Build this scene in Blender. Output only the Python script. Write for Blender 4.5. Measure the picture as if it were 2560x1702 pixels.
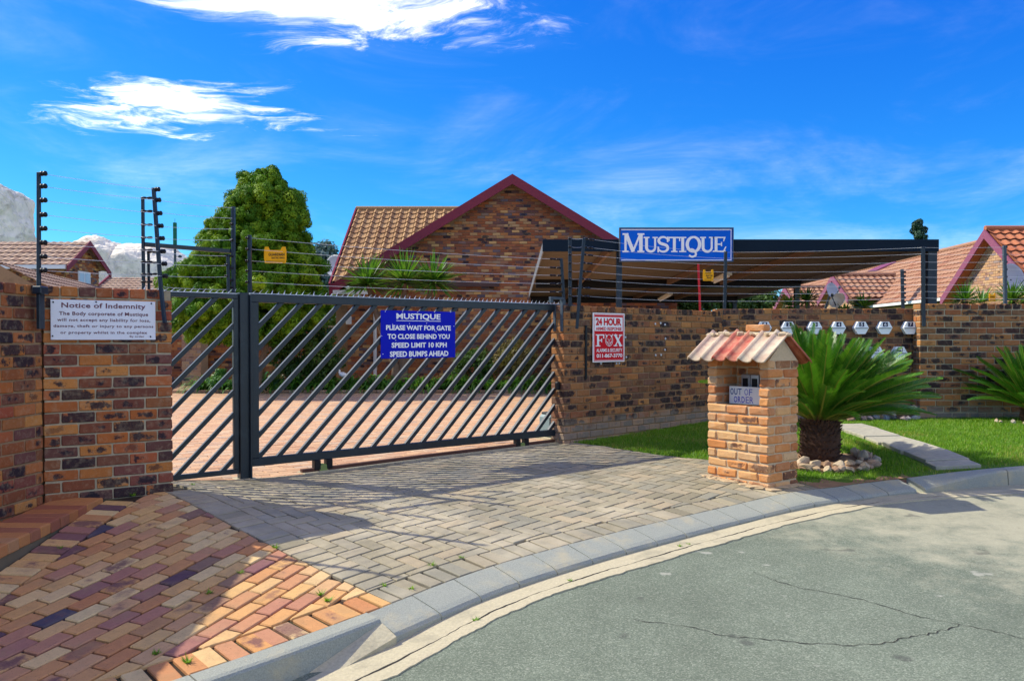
import bpy, math, random
import numpy as np
from mathutils import Vector, Matrix, Euler

for o in list(bpy.data.objects):
    bpy.data.objects.remove(o, do_unlink=True)
SC = bpy.context.scene
COL = SC.collection
R = math.radians
rng = random.Random(7)
NR = np.random.RandomState(11)

# ---------------------------------------------------------------- camera
F_PX = 2050.0            # focal length in photograph pixels (2560 wide)
PITCH = R(0.8)
HZN = 845.0              # horizon row in the photograph
EYE = 1.6
CY = HZN + F_PX * math.tan(PITCH)
cam_d = bpy.data.cameras.new('camera')
cam_d.sensor_width = 36.0
cam_d.lens = 36.0 * F_PX / 2560.0
cam_d.shift_y = (CY - 851.0) / 2560.0
cam_d.clip_end = 3000.0
cam = bpy.data.objects.new('camera', cam_d)
cam.location = (0, 0, EYE)
cam.rotation_euler = (R(90) - PITCH, 0, 0)
COL.objects.link(cam)
SC.camera = cam

# ---------------------------------------------------------------- sun, sky, exposure
LDIR = Vector((1.0, -0.33, -1.0)).normalized()
SUN_EL = math.asin(-LDIR.z)
sun_d = bpy.data.lights.new('sun', 'SUN')
sun_d.energy = 2.75
sun_d.angle = R(0.53)
sun_d.color = (1.0, 0.94, 0.79)
sun = bpy.data.objects.new('sun', sun_d)
sun.rotation_euler = LDIR.to_track_quat('-Z', 'Y').to_euler()
sun.location = (-30, 10, 40)
COL.objects.link(sun)

SC.view_settings.view_transform = 'Standard'
SC.view_settings.look = 'None'
SC.view_settings.gamma = 1.0
SC.view_settings.use_curve_mapping = False
SC.view_settings.exposure = 1.2


class NT:
    def __init__(s, tree):
        s.t = tree
        for n in list(tree.nodes):
            tree.nodes.remove(n)

    def n(s, typ, ins=None, **attrs):
        nd = s.t.nodes.new(typ)
        for k, v in attrs.items():
            setattr(nd, k, v)
        for k, v in (ins or {}).items():
            sk = nd.inputs[k]
            if isinstance(v, bpy.types.NodeSocket):
                s.t.links.new(v, sk)
            else:
                sk.default_value = v
        return nd

    def math(s, op, a, b=0.0, c=None, clamp=False):
        ins = {0: a, 1: b}
        if c is not None:
            ins[2] = c
        return s.n('ShaderNodeMath', ins, operation=op, use_clamp=clamp).outputs[0]

    def vmath(s, op, a, b=(0, 0, 0)):
        nd = s.n('ShaderNodeVectorMath', {0: a, 1: b}, operation=op)
        return nd.outputs[0]

    def mix(s, fac, a, b, typ='MIX'):
        nd = s.n('ShaderNodeMix', data_type='RGBA', blend_type=typ)
        for i, v in ((0, fac), (6, a), (7, b)):
            if isinstance(v, bpy.types.NodeSocket):
                s.t.links.new(v, nd.inputs[i])
            else:
                nd.inputs[i].default_value = v if i == 0 else (*v[:3], 1)
        return nd.outputs[2]

    def ramp(s, fac, stops, interp='LINEAR'):
        nd = s.n('ShaderNodeValToRGB', {0: fac})
        cr = nd.color_ramp
        cr.interpolation = interp
        while len(cr.elements) < len(stops):
            cr.elements.new(0.5)
        for e, (p, c) in zip(cr.elements, stops):
            e.position = p
            e.color = (c, c, c, 1) if isinstance(c, (int, float)) else (*c[:3], 1)
        return nd.outputs[0]

    def noise(s, vec, scale, detail=4, rough=0.55, dist=0.0, out=0):
        return s.n('ShaderNodeTexNoise', {'Vector': vec, 'Scale': scale, 'Detail': detail,
                                          'Roughness': rough, 'Distortion': dist}).outputs[out]

    def smooth(s, v, lo, hi):
        nd = s.n('ShaderNodeMapRange', {0: v, 1: lo, 2: hi, 3: 0.0, 4: 1.0}, interpolation_type='SMOOTHSTEP')
        return nd.outputs[0]


world = bpy.data.worlds.new('World')
SC.world = world
world.use_nodes = True
w = NT(world.node_tree)
sky = w.n('ShaderNodeTexSky', sky_type='NISHITA', sun_disc=False, sun_elevation=SUN_EL,
          sun_rotation=R(-71.7),
          altitude=1600.0, air_density=0.9, dust_density=0.35, ozone_density=3.0)
# high-altitude winter sky: each channel re-curved so that the blue is deep overhead and pale low down
sc_ = w.n('ShaderNodeSeparateColor', {0: sky.outputs[0]})
chn = []
for i_, (p_, k_) in enumerate(((2.1, 0.032), (1.20, 0.275), (0.50, 1.36))):
    chn.append(w.math('MULTIPLY', w.math('POWER', sc_.outputs[i_], p_), k_))
skyc = w.n('ShaderNodeCombineColor', {0: chn[0], 1: chn[1], 2: chn[2]}).outputs[0]
gen = w.n('ShaderNodeTexCoord').outputs['Generated']
sep = w.n('ShaderNodeSeparateXYZ', {0: gen})
zc = w.math('MAXIMUM', sep.outputs[2], 0.03)
# point of each view direction on a flat cloud layer one unit up
cu = w.math('DIVIDE', sep.outputs[0], zc)
cv = w.math('DIVIDE', sep.outputs[1], zc)
cp = w.n('ShaderNodeCombineXYZ', {0: cu, 1: cv, 2: 0.0}).outputs[0]


def blob(cx, cy, rx, ry, rot=0.0):
    d = w.n('ShaderNodeMapping', {'Vector': cp, 'Location': (0, 0, 0)}, vector_type='POINT')
    c, s_ = math.cos(rot), math.sin(rot)
    a = w.math('ADD', w.math('MULTIPLY', w.math('SUBTRACT', cu, cx), c / rx), w.math('MULTIPLY', w.math('SUBTRACT', cv, cy), s_ / rx))
    b = w.math('ADD', w.math('MULTIPLY', w.math('SUBTRACT', cu, cx), -s_ / ry), w.math('MULTIPLY', w.math('SUBTRACT', cv, cy), c / ry))
    r2 = w.math('ADD', w.math('MULTIPLY', a, a), w.math('MULTIPLY', b, b))
    return w.math('EXPONENT', w.math('MULTIPLY', r2, -1.0))


warp = w.n('ShaderNodeTexNoise', {'Vector': cp, 'Scale': 1.3, 'Detail': 3.0}).outputs[1]
cpw = w.vmath('ADD', cp, w.vmath('MULTIPLY', w.vmath('SUBTRACT', warp, (0.5, 0.5, 0.5)), (0.9, 0.5, 0)))
st = w.n('ShaderNodeMapping', {'Vector': cpw, 'Rotation': (0, 0, R(12)), 'Scale': (0.8, 1.25, 1.0)}).outputs[0]
fbm = w.noise(st, 2.2, 10, 0.67, 0.6)
fine = w.noise(st, 9.0, 6, 0.6)
body = w.math('ADD', w.math('MULTIPLY', fbm, 0.88), w.math('MULTIPLY', fine, 0.12))
m = blob(-0.62, 2.50, 0.52, 0.42, R(-10))
m = w.math('MAXIMUM', m, blob(-0.15, 2.58, 0.50, 0.30, R(12)))
m = w.math('MAXIMUM', m, w.math('MULTIPLY', blob(-1.45, 3.66, 0.70, 0.50, R(-20)), 1.05))
m = w.math('MAXIMUM', m, w.math('MULTIPLY', blob(-0.95, 3.92, 0.90, 0.24, R(8)), 0.55))
m = w.math('MAXIMUM', m, w.math('MULTIPLY', blob(0.25, 2.16, 0.2, 0.08), 0.8))
m = w.math('MAXIMUM', m, w.math('MULTIPLY', blob(-2.3, 3.1, 0.35, 0.12), 0.5))
# same kind of cloud, scattered unseen outside the view, added for neutral fill light
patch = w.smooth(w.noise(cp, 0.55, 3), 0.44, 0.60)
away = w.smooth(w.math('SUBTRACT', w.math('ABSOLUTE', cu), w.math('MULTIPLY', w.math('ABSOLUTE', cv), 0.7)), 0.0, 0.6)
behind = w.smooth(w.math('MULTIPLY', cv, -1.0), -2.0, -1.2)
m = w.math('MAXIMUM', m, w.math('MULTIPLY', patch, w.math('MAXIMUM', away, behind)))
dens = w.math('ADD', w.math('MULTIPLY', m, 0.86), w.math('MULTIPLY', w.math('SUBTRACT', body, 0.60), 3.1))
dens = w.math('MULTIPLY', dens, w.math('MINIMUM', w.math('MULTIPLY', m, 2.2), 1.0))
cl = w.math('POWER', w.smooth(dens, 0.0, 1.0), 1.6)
veil = w.math('MULTIPLY', w.smooth(w.noise(w.vmath('MULTIPLY', gen, (2.5, 2.5, 7.0)), 1.6, 6, 0.6, 0.6), 0.42, 0.9), 0.13)
lowz = w.smooth(sep.outputs[2], 0.32, 0.02)
veil = w.math('MULTIPLY', veil, w.math('ADD', 0.35, lowz))
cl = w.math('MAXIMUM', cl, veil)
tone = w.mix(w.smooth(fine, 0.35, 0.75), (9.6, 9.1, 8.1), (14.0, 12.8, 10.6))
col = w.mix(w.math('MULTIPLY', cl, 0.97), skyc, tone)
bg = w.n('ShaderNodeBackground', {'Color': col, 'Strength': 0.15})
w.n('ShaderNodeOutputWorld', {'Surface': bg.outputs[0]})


# ---------------------------------------------------------------- picture geometry -> place
def ray(px, py):
    xc = (px - 1280.0) / F_PX
    yc = -(py - CY) / F_PX
    return Vector((xc, math.cos(PITCH) + yc * math.sin(PITCH), -math.sin(PITCH) + yc * math.cos(PITCH)))


def at(px, py, Y):
    d = ray(px, py)
    return Vector((0, 0, EYE)) + d * (Y / d.y)


def gat(px, py, drop):
    d = ray(px, py)
    return Vector((0, 0, EYE)) + d * (drop / -d.z)


# ground behind the kerb: drop below the eye, thin plate spline through surveyed points
CTRL = [(-2.69, 6.49, 1.21), (-3.42, 5.98, 1.22), (-2.95, 5.35, 1.33), (-2.4, 4.5, 1.47), (-3.5, 4.4, 1.42),
        (-1.36, 3.86, 1.54), (-.845, 4.476, 1.50), (-.2, 5.17, 1.44), (.89, 6.09, 1.40), (1.88, 6.875, 1.385),
        (2.945, 7.51, 1.37), (3.74, 7.65, 1.345), (2.28, 7.4, 1.335), (-2.5, 7.45, 1.28), (-1.0, 8.6, 1.275),
        (.62, 9.74, 1.26), (3.0, 11.9, 1.20), (5.8, 11.4, 1.14), (8.5, 11.4, 1.10), (4.9, 7.95, 1.26),
        (7.5, 8.1, 1.24), (3.22, 8.5, 1.28), (0, 22.4, 1.5), (-8, 22.4, 1.5), (7, 22.4, 1.5), (-1, 15, 1.37),
        (-6, 13, 1.37), (5, 15, 1.36), (-3.0, 2.6, 1.62), (-5, 4, 1.35), (-6, 8, 1.27), (1.7, 9.0, 1.30)]
_P = np.array(CTRL)


def _U(r2):
    return np.where(r2 > 1e-12, r2 * np.log(r2 + 1e-12), 0)


_n = len(_P)
_K = _U(((_P[:, None, :2] - _P[None, :, :2]) ** 2).sum(2)) + np.eye(_n) * 0.15
_A = np.zeros((_n + 3, _n + 3))
_A[:_n, :_n] = _K
_A[:_n, _n] = 1
_A[:_n, _n + 1:] = _P[:, :2]
_A[_n, :_n] = 1
_A[_n + 1:, :_n] = _P[:, :2].T
_W = np.linalg.solve(_A, np.concatenate([_P[:, 2], np.zeros(3)]))


def GZ(x, y):
    x = np.asarray(x, float)
    y = np.asarray(y, float)
    xs, ys = x.ravel(), y.ravel()
    k = _U((xs[:, None] - _P[None, :, 0]) ** 2 + (ys[:, None] - _P[None, :, 1]) ** 2)
    d = k @ _W[:_n] + _W[_n] + xs * _W[_n + 1] + ys * _W[_n + 2]
    return (EYE - d).reshape(x.shape)


def gz(x, y):
    return float(GZ(x, y))


def gpos(x, y, dz=0.0):
    return Vector((x, y, gz(x, y) + dz))


def grot(x, y, a=0.0):
    e = 0.05
    dx = (gz(x + e, y) - gz(x - e, y)) / (2 * e)
    dy = (gz(x, y + e) - gz(x, y - e)) / (2 * e)
    q = Vector((0, 0, 1)).rotation_difference(Vector((-dx, -dy, 1)).normalized())
    return q.to_matrix() @ Matrix.Rotation(a, 3, 'Z')


# ---------------------------------------------------------------- mesh helpers
_cb = []
for sx in (-1, 1):
    for sy in (-1, 1):
        for sz in (-1, 1):
            for ax in range(3):
                _cb.append((sx, sy, sz, ax))
_cbi = {k: i for i, k in enumerate(_cb)}


def _cbfaces():
    fs = []
    for ax in range(3):
        o = [a for a in range(3) if a != ax]
        for s in (-1, 1):
            loop = []
            for a, b in ((-1, -1), (1, -1), (1, 1), (-1, 1)):
                k = [0, 0, 0]
                k[ax] = s; k[o[0]] = a; k[o[1]] = b
                loop.append(_cbi[(*k, ax)])
            if (s > 0) == (ax == 1):
                loop = loop[::-1]
            fs.append(loop)
    for ax in range(3):
        o = [a for a in range(3) if a != ax]
        for a in (-1, 1):
            for b in (-1, 1):
                k0 = [0, 0, 0]; k1 = [0, 0, 0]
                k0[o[0]] = k1[o[0]] = a; k0[o[1]] = k1[o[1]] = b
                k0[ax] = -1; k1[ax] = 1
                loop = [_cbi[(*k0, o[0])], _cbi[(*k1, o[0])], _cbi[(*k1, o[1])], _cbi[(*k0, o[1])]]
                fs.append(loop)
    for sx in (-1, 1):
        for sy in (-1, 1):
            for sz in (-1, 1):
                fs.append([_cbi[(sx, sy, sz, 0)], _cbi[(sx, sy, sz, 1)], _cbi[(sx, sy, sz, 2)]])
    # make all faces point outwards
    out = []
    for f in fs:
        P = []
        for i in f:
            sx, sy, sz, ax = _cb[i]
            v = Vector((sx, sy, sz)) * 0.9
            v[ax] = (sx, sy, sz)[ax]
            P.append(v)
        nrm = (P[1] - P[0]).cross(P[2] - P[0])
        c = sum(P, Vector()) / len(P)
        out.append(f if nrm.dot(c) > 0 else f[::-1])
    return out


CBF = _cbfaces()


def chamf(L, D, H, bev, jit=0.0, r=rng):
    """chamfered box centred on the origin in x and y, z from 0 to H: 24 verts"""
    cj = {}
    vs = []
    for sx, sy, sz, ax in _cb:
        k = (sx, sy, sz)
        if k not in cj:
            cj[k] = (r.uniform(-jit, jit), r.uniform(-jit, jit), r.uniform(-jit, jit))
        j = cj[k]
        v = [sx * (L / 2 - bev), sy * (D / 2 - bev), sz * (H / 2 - bev)]
        v[ax] += (sx, sy, sz)[ax] * bev
        vs.append((v[0] + j[0], v[1] + j[1], v[2] + j[2] + H / 2))
    return vs, CBF


class MB:
    """collects geometry; build() links it as one mesh object"""

    def __init__(s):
        s.v = []; s.f = []; s.rnd = []; s.loc = []; s.mi = []

    def add(s, vs, fs, M=None, rnd=None, loc=None, mi=0):
        b = len(s.v)
        if M is not None:
            vs2 = [M @ Vector(v) for v in vs]
        else:
            vs2 = vs
        s.v.extend([tuple(v) for v in vs2])
        s.f.extend([[i + b for i in f] for f in fs])
        s.mi.extend([mi] * len(fs))
        if rnd is None:
            rnd = (rng.random(), rng.random(), rng.random())
        s.rnd.extend([rnd] * len(vs))
        s.loc.extend(loc if loc is not None else [tuple(v) for v in vs])
        return s

    def brick(s, L, D, H, M, bev=0.006, jit=0.002):
        vs, fs = chamf(L, D, H, bev, jit)
        loc = [(2 * v[0] / L, 2 * v[1] / D, 2 * v[2] / H - 1) for v in vs]
        return s.add(vs, fs, M, loc=loc)

    def box(s, x0, x1, y0, y1, z0, z1, M=None, bev=0.0, mi=0):
        if bev > 0:
            vs, fs = chamf(x1 - x0, y1 - y0, z1 - z0, bev)
            T = Matrix.Translation(((x0 + x1) / 2, (y0 + y1) / 2, z0))
            return s.add(vs, fs, T if M is None else M @ T, mi=mi)
        vs = [(x, y, z) for x in (x0, x1) for y in (y0, y1) for z in (z0, z1)]
        fs = [(0, 1, 3, 2), (4, 6, 7, 5), (0, 4, 5, 1), (2, 3, 7, 6), (0, 2, 6, 4), (1, 5, 7, 3)]
        return s.add(vs, fs, M, mi=mi)

    def beam(s, p, q, w, h, up=(0, 0, 1), bev=0.0, mi=0):
        p = Vector(p); q = Vector(q)
        x = (q - p)
        L = x.length
        x.normalize()
        y = Vector(up).cross(x)
        if y.length < 1e-5:
            y = Vector((0, 1, 0)).cross(x)
        y.normalize()
        z = x.cross(y)
        M = Matrix((x, y, z)).transposed().to_4x4()
        M.translation = p
        return s.box(0, L, -w / 2, w / 2, -h / 2, h / 2, M, bev, mi)

    def tube(s, pts, r, n=6, cap=True, mi=0):
        pts = [Vector(p) for p in pts]
        rs = r if isinstance(r, (list, tuple)) else [r] * len(pts)
        vs = []; fs = []
        for i, p in enumerate(pts):
            t = (pts[min(i + 1, len(pts) - 1)] - pts[max(i - 1, 0)])
            t.normalize()
            a = t.cross(Vector((0, 0, 1)) if abs(t.z) < 0.9 else Vector((1, 0, 0)))
            a.normalize()
            b = t.cross(a)
            for k in range(n):
                an = 2 * math.pi * k / n
                vs.append(p + (a * math.cos(an) + b * math.sin(an)) * rs[i])
        for i in range(len(pts) - 1):
            for k in range(n):
                k2 = (k + 1) % n
                fs.append((i * n + k, i * n + k2, (i + 1) * n + k2, (i + 1) * n + k))
        if cap:
            fs.append(tuple(range(n)))
            fs.append(tuple((len(pts) - 1) * n + k for k in range(n - 1, -1, -1)))
        return s.add(vs, fs, mi=mi)

    def lathe(s, prof, n=16, M=None, mi=0):
        vs = []; fs = []
        for (r, z) in prof:
            for k in range(n):
                an = 2 * math.pi * k / n
                vs.append((r * math.cos(an), r * math.sin(an), z))
        for i in range(len(prof) - 1):
            for k in range(n):
                k2 = (k + 1) % n
                fs.append((i * n + k, i * n + k2, (i + 1) * n + k2, (i + 1) * n + k))
        fs.append(tuple(range(n - 1, -1, -1)))
        fs.append(tuple((len(prof) - 1) * n + k for k in range(n)))
        return s.add(vs, fs, M, mi=mi)

    def prism(s, poly, z0, z1, M=None, mi=0, rnd=None, bev=0.0):
        """polygon (ccw) extruded from z0 to z1, optional chamfer of the top edge"""
        n = len(poly)
        if bev > 0:
            c = Vector((sum(p[0] for p in poly) / n, sum(p[1] for p in poly) / n))
            ins = []
            for p in poly:
                d = Vector((p[0], p[1])) - c
                l = max(d.length, 1e-4)
                ins.append(c + d * max(0.2, (l - bev * 1.3) / l))
            vs = [(p[0], p[1], z0) for p in poly] + [(p[0], p[1], z1 - bev) for p in poly] + [(p[0], p[1], z1) for p in ins]
            fs = [tuple(range(n - 1, -1, -1)), tuple(range(2 * n, 3 * n))]
            for k in range(n):
                k2 = (k + 1) % n
                fs.append((k, k2, n + k2, n + k))
                fs.append((n + k, n + k2, 2 * n + k2, 2 * n + k))
        else:
            vs = [(p[0], p[1], z0) for p in poly] + [(p[0], p[1], z1) for p in poly]
            fs = [tuple(range(n - 1, -1, -1)), tuple(range(n, 2 * n))]
            for k in range(n):
                k2 = (k + 1) % n
                fs.append((k, k2, n + k2, n + k))
        return s.add(vs, fs, M, mi=mi, rnd=rnd)

    def mesh(s, name, mats, smooth=False):
        me = bpy.data.meshes.new(name)
        me.from_pydata(s.v, [], s.f)
        a = me.attributes.new('rnd', 'FLOAT_VECTOR', 'POINT')
        a.data.foreach_set('vector', np.array(s.rnd, np.float32).ravel())
        a = me.attributes.new('loc', 'FLOAT_VECTOR', 'POINT')
        a.data.foreach_set('vector', np.array(s.loc, np.float32).ravel())
        if not isinstance(mats, (list, tuple)):
            mats = [mats]
        for m_ in mats:
            me.materials.append(m_)
        if len(mats) > 1:
            me.polygons.foreach_set('material_index', np.array(s.mi, np.int32))
        if smooth:
            me.polygons.foreach_set('use_smooth', [True] * len(me.polygons))
        me.update()
        return me

    def build(s, name, mats, parent=None, kind=None, smooth=False):
        return ob(name, s.mesh(name, mats, smooth), parent, kind=kind)


def npmesh(name, V, Fq, mat, rnd=None, smooth=False):
    """fast mesh from numpy arrays; Fq has rows of 3 or 4 indices"""
    me = bpy.data.meshes.new(name)
    k = Fq.shape[1]
    me.vertices.add(len(V))
    me.vertices.foreach_set('co', V.astype(np.float32).ravel())
    me.loops.add(Fq.size)
    me.loops.foreach_set('vertex_index', Fq.astype(np.int32).ravel())
    me.polygons.add(len(Fq))
    me.polygons.foreach_set('loop_start', np.arange(0, Fq.size, k, dtype=np.int32))
    me.polygons.foreach_set('loop_total', np.full(len(Fq), k, np.int32))
    if smooth:
        me.polygons.foreach_set('use_smooth', np.ones(len(Fq), bool))
    me.update(calc_edges=True)
    a = me.attributes.new('rnd', 'FLOAT_VECTOR', 'POINT')
    if rnd is None:
        rnd = NR.rand(len(V), 3)
    a.data.foreach_set('vector', rnd.astype(np.float32).ravel())
    me.materials.append(mat)
    return me


def ob(name, me, parent=None, M=None, kind=None):
    o = bpy.data.objects.new(name, me)
    COL.objects.link(o)
    if parent is not None:
        o.parent = parent
    if M is not None:
        o.matrix_local = M
    if kind:
        o['kind'] = kind
    return o


def tag(o, label, cat, group=None):
    o['label'] = label
    o['category'] = cat
    if group:
        o['group'] = group
    return o


def thing(name, label, cat, loc=(0, 0, 0), rz=0.0, group=None):
    o = bpy.data.objects.new(name, None)
    o.empty_display_size = 0.1
    COL.objects.link(o)
    o.location = loc
    o.rotation_euler = (0, 0, rz)
    return tag(o, label, cat, group)


def struct(o):
    o['kind'] = 'structure'
    return o


def TR(x, y, z, rz=0.0):
    return Matrix.Translation((x, y, z)) @ Matrix.Rotation(rz, 4, 'Z')


def inpoly(x, y, poly):
    c = False
    n = len(poly)
    j = n - 1
    for i in range(n):
        xi, yi = poly[i][0], poly[i][1]
        xj, yj = poly[j][0], poly[j][1]
        if (yi > y) != (yj > y) and x < (xj - xi) * (y - yi) / (yj - yi) + xi:
            c = not c
        j = i
    return c


def catmull(P, n=8):
    P = [Vector(p) for p in P]
    out = []
    for i in range(len(P) - 1):
        p0 = P[max(i - 1, 0)]; p1 = P[i]; p2 = P[i + 1]; p3 = P[min(i + 2, len(P) - 1)]
        for k in range(n):
            t = k / n
            out.append(0.5 * ((2 * p1) + (p2 - p0) * t + (2 * p0 - 5 * p1 + 4 * p2 - p3) * t * t + (3 * p1 - p0 - 3 * p2 + p3) * t ** 3))
    out.append(P[-1])
    return out


def resample(P, step):
    out = [P[0].copy()]
    acc = 0.0
    for a, b in zip(P, P[1:]):
        L = (b - a).length
        while acc + L >= step:
            t = (step - acc) / L
            a = a + (b - a) * t
            out.append(a.copy())
            L = (b - a).length
            acc = 0.0
        acc += L
    out.append(P[-1].copy())
    return out


def clip(poly, px, py, nx, ny):
    """keep the side of the polygon where (p - P) . n <= 0"""
    out = []
    n = len(poly)
    for i in range(n):
        a = poly[i]; b = poly[(i + 1) % n]
        da = (a[0] - px) * nx + (a[1] - py) * ny
        db = (b[0] - px) * nx + (b[1] - py) * ny
        if da <= 0:
            out.append(a)
        if (da < 0 < db) or (db < 0 < da):
            t = da / (da - db)
            out.append((a[0] + (b[0] - a[0]) * t, a[1] + (b[1] - a[1]) * t))
    return out


def parea(p):
    return 0.5 * abs(sum(p[i][0] * p[(i + 1) % len(p)][1] - p[(i + 1) % len(p)][0] * p[i][1] for i in range(len(p))))


# ---------------------------------------------------------------- materials
def newmat(name):
    m_ = bpy.data.materials.new(name)
    m_.use_nodes = True
    return m_, NT(m_.node_tree)


def finish(t, color, rough=0.8, bump=None, bstr=0.3, bdist=0.01, metal=0.0, spec=0.1, **kw):
    ins = {'Base Color': color if isinstance(color, bpy.types.NodeSocket) else (*color[:3], 1), 'Roughness': rough,
           'Metallic': metal, 'Specular IOR Level': spec}
    ins.update(kw)
    if bump is not None:
        b = t.n('ShaderNodeBump', {'Strength': bstr, 'Distance': bdist, 'Height': bump})
        ins['Normal'] = b.outputs[0]
    p = t.n('ShaderNodeBsdfPrincipled', ins)
    t.n('ShaderNodeOutputMaterial', {'Surface': p.outputs[0]})


def brick_mat(name, stops, patch=0.6, pcol=(0.028, 0.026, 0.034), rough=0.85, fleck=0.3, bstr=0.5, soft=0.35, dust=None, splash=None):
    m_, t = newmat(name)
    rn = t.n('ShaderNodeAttribute', attribute_name='rnd').outputs['Vector']
    lc = t.n('ShaderNodeAttribute', attribute_name='loc').outputs['Vector']
    oi = t.n('ShaderNodeObjectInfo').outputs['Random']
    s3 = t.n('ShaderNodeSeparateXYZ', {0: rn})
    a = t.math('FRACT', t.math('ADD', s3.outputs[0], oi))
    b = t.math('FRACT', t.math('ADD', s3.outputs[1], t.math('MULTIPLY', oi, 7.31)))
    c = t.math('FRACT', t.math('ADD', s3.outputs[2], t.math('MULTIPLY', oi, 13.7)))
    pos = t.n('ShaderNodeNewGeometry').outputs['Position']
    base = t.ramp(a, stops)
    n1 = t.noise(pos, 28, 4, 0.6)
    n2 = t.noise(pos, 110, 3, 0.6)
    # burnt patch in the middle of a clinker brick
    ls = t.n('ShaderNodeSeparateXYZ', {0: lc})
    ex = t.math('ADD', ls.outputs[0], t.math('MULTIPLY', t.math('SUBTRACT', c, 0.5), 0.8))
    r2 = t.math('SQRT', t.math('ADD', t.math('MULTIPLY', ex, ex), t.math('MULTIPLY', t.math('MULTIPLY', ls.outputs[2], ls.outputs[2]), 0.75)))
    r2 = t.math('ADD', r2, t.math('MULTIPLY', t.math('SUBTRACT', t.noise(pos, 16, 5, 0.7), 0.5), 3.0))
    e_ = t.math('FRACT', t.math('ADD', t.math('MULTIPLY', a, 5.7), t.math('MULTIPLY', c, 3.3)))
    lim = t.math('ADD', 0.45, t.math('MULTIPLY', t.math('POWER', e_, 1.6), 1.1))
    pm = t.smooth(t.math('SUBTRACT', r2, lim), 0.0, -soft)
    pm = t.math('MULTIPLY', pm, t.smooth(b, 1.0 - patch, 1.0 - patch + 0.15))
    pm = t.math('MULTIPLY', pm, t.math('ADD', 0.72, t.math('MULTIPLY', n2, 0.4)), clamp=True)
    col_ = t.mix(pm, base, pcol)
    v = t.math('ADD', 1.0 - fleck * 0.5, t.math('MULTIPLY', n1, fleck))
    col_ = t.mix(1.0, col_, t.n('ShaderNodeCombineXYZ', {0: v, 1: v, 2: v}).outputs[0], 'MULTIPLY')
    col_ = t.mix(t.math('MULTIPLY', t.smooth(n2, 0.60, 0.72), 0.55), col_, (0.05, 0.035, 0.03))
    if dust:
        d = t.smooth(t.noise(pos, dust[1], 4, 0.65), 0.45, 0.75)
        col_ = t.mix(t.math('MULTIPLY', d, dust[2]), col_, dust[0])
    if splash:
        zz = t.n('ShaderNodeSeparateXYZ', {0: pos}).outputs[2]
        zz = t.math('ADD', zz, t.math('MULTIPLY', t.math('SUBTRACT', t.noise(pos, 4.0, 5, 0.7), 0.5), 0.5))
        col_ = t.mix(t.math('MULTIPLY', t.smooth(zz, splash[0] + 0.06, splash[0] - 0.1), 0.6), col_, splash[1])
    finish(t, col_, rough, t.math('ADD', n1, t.math('MULTIPLY', n2, 0.6)), bstr, 0.006)
    return m_


CL_STOPS = [(0.0, (0.15, 0.055, 0.04)), (0.16, (0.26, 0.085, 0.036)), (0.34, (0.42, 0.13, 0.036)), (0.46, (0.10, 0.05, 0.048)),
            (0.60, (0.46, 0.165, 0.042)), (0.72, (0.52, 0.225, 0.065)), (0.84, (0.36, 0.085, 0.04)), (1.0, (0.11, 0.062, 0.06))]
M_CLINK = brick_mat('clinker_brick', CL_STOPS, patch=0.70, pcol=(0.026, 0.022, 0.030), dust=((0.46, 0.37, 0.23), 24.0, 0.28))
M_CLINK2 = brick_mat('clinker_brick_dark', [(0, (0.22, 0.10, 0.042)), (0.22, (0.38, 0.165, 0.055)), (0.42, (0.11, 0.062, 0.046)),
                                          (0.60, (0.47, 0.21, 0.065)), (0.8, (0.31, 0.11, 0.042)), (1.0, (0.14, 0.08, 0.058))], patch=0.76, pcol=(0.024, 0.020, 0.024), dust=((0.44, 0.34, 0.20), 22.0, 0.25), splash=(0.62, (0.30, 0.26, 0.20)))
M_GABLE = brick_mat('gable_brick', [(0, (0.26, 0.085, 0.04)), (0.22, (0.38, 0.13, 0.05)), (0.40, (0.13, 0.07, 0.065)), (0.52, (0.32, 0.11, 0.05)),
                                    (0.66, (0.48, 0.20, 0.065)), (0.77, (0.11, 0.095, 0.12)), (0.90, (0.66, 0.38, 0.13)), (1.0, (0.20, 0.10, 0.085))],
                    patch=0.25, fleck=0.3, bstr=0.15)
M_PED = brick_mat('pedestal_brick', [(0, (0.48, 0.175, 0.055)), (0.3, (0.58, 0.25, 0.085)), (0.55, (0.62, 0.36, 0.16)), (0.75, (0.42, 0.145, 0.05)), (1, (0.62, 0.42, 0.22))],
                  patch=0.28, pcol=(0.13, 0.06, 0.04), dust=((0.66, 0.52, 0.33), 9.0, 0.30))
M_VERGE = brick_mat('verge_paver_clay', [(0, (0.54, 0.27, 0.10)), (0.17, (0.62, 0.38, 0.15)), (0.30, (0.47, 0.20, 0.085)), (0.46, (0.58, 0.31, 0.12)), (0.62, (0.66, 0.48, 0.23)),
                                         (0.74, (0.50, 0.25, 0.12)), (0.87, (0.40, 0.18, 0.12)), (0.945, (0.28, 0.13, 0.11)), (0.970, (0.11, 0.06, 0.075)), (0.985, (0.06, 0.07, 0.10)), (1, (0.52, 0.26, 0.10))],
                    patch=0.22, pcol=(0.17, 0.08, 0.075), soft=0.9, fleck=0.35, bstr=0.35, dust=((0.34, 0.23, 0.12), 5.0, 0.45))
M_DRIVE = brick_mat('drive_paver_concrete', [(0, (0.22, 0.195, 0.13)), (0.3, (0.33, 0.285, 0.185)), (0.55, (0.23, 0.215, 0.16)), (0.8, (0.37, 0.30, 0.19)), (1, (0.25, 0.235, 0.175))],
                    patch=0.0, fleck=0.3, bstr=0.3, dust=((0.52, 0.45, 0.31), 1.1, 0.75))
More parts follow.
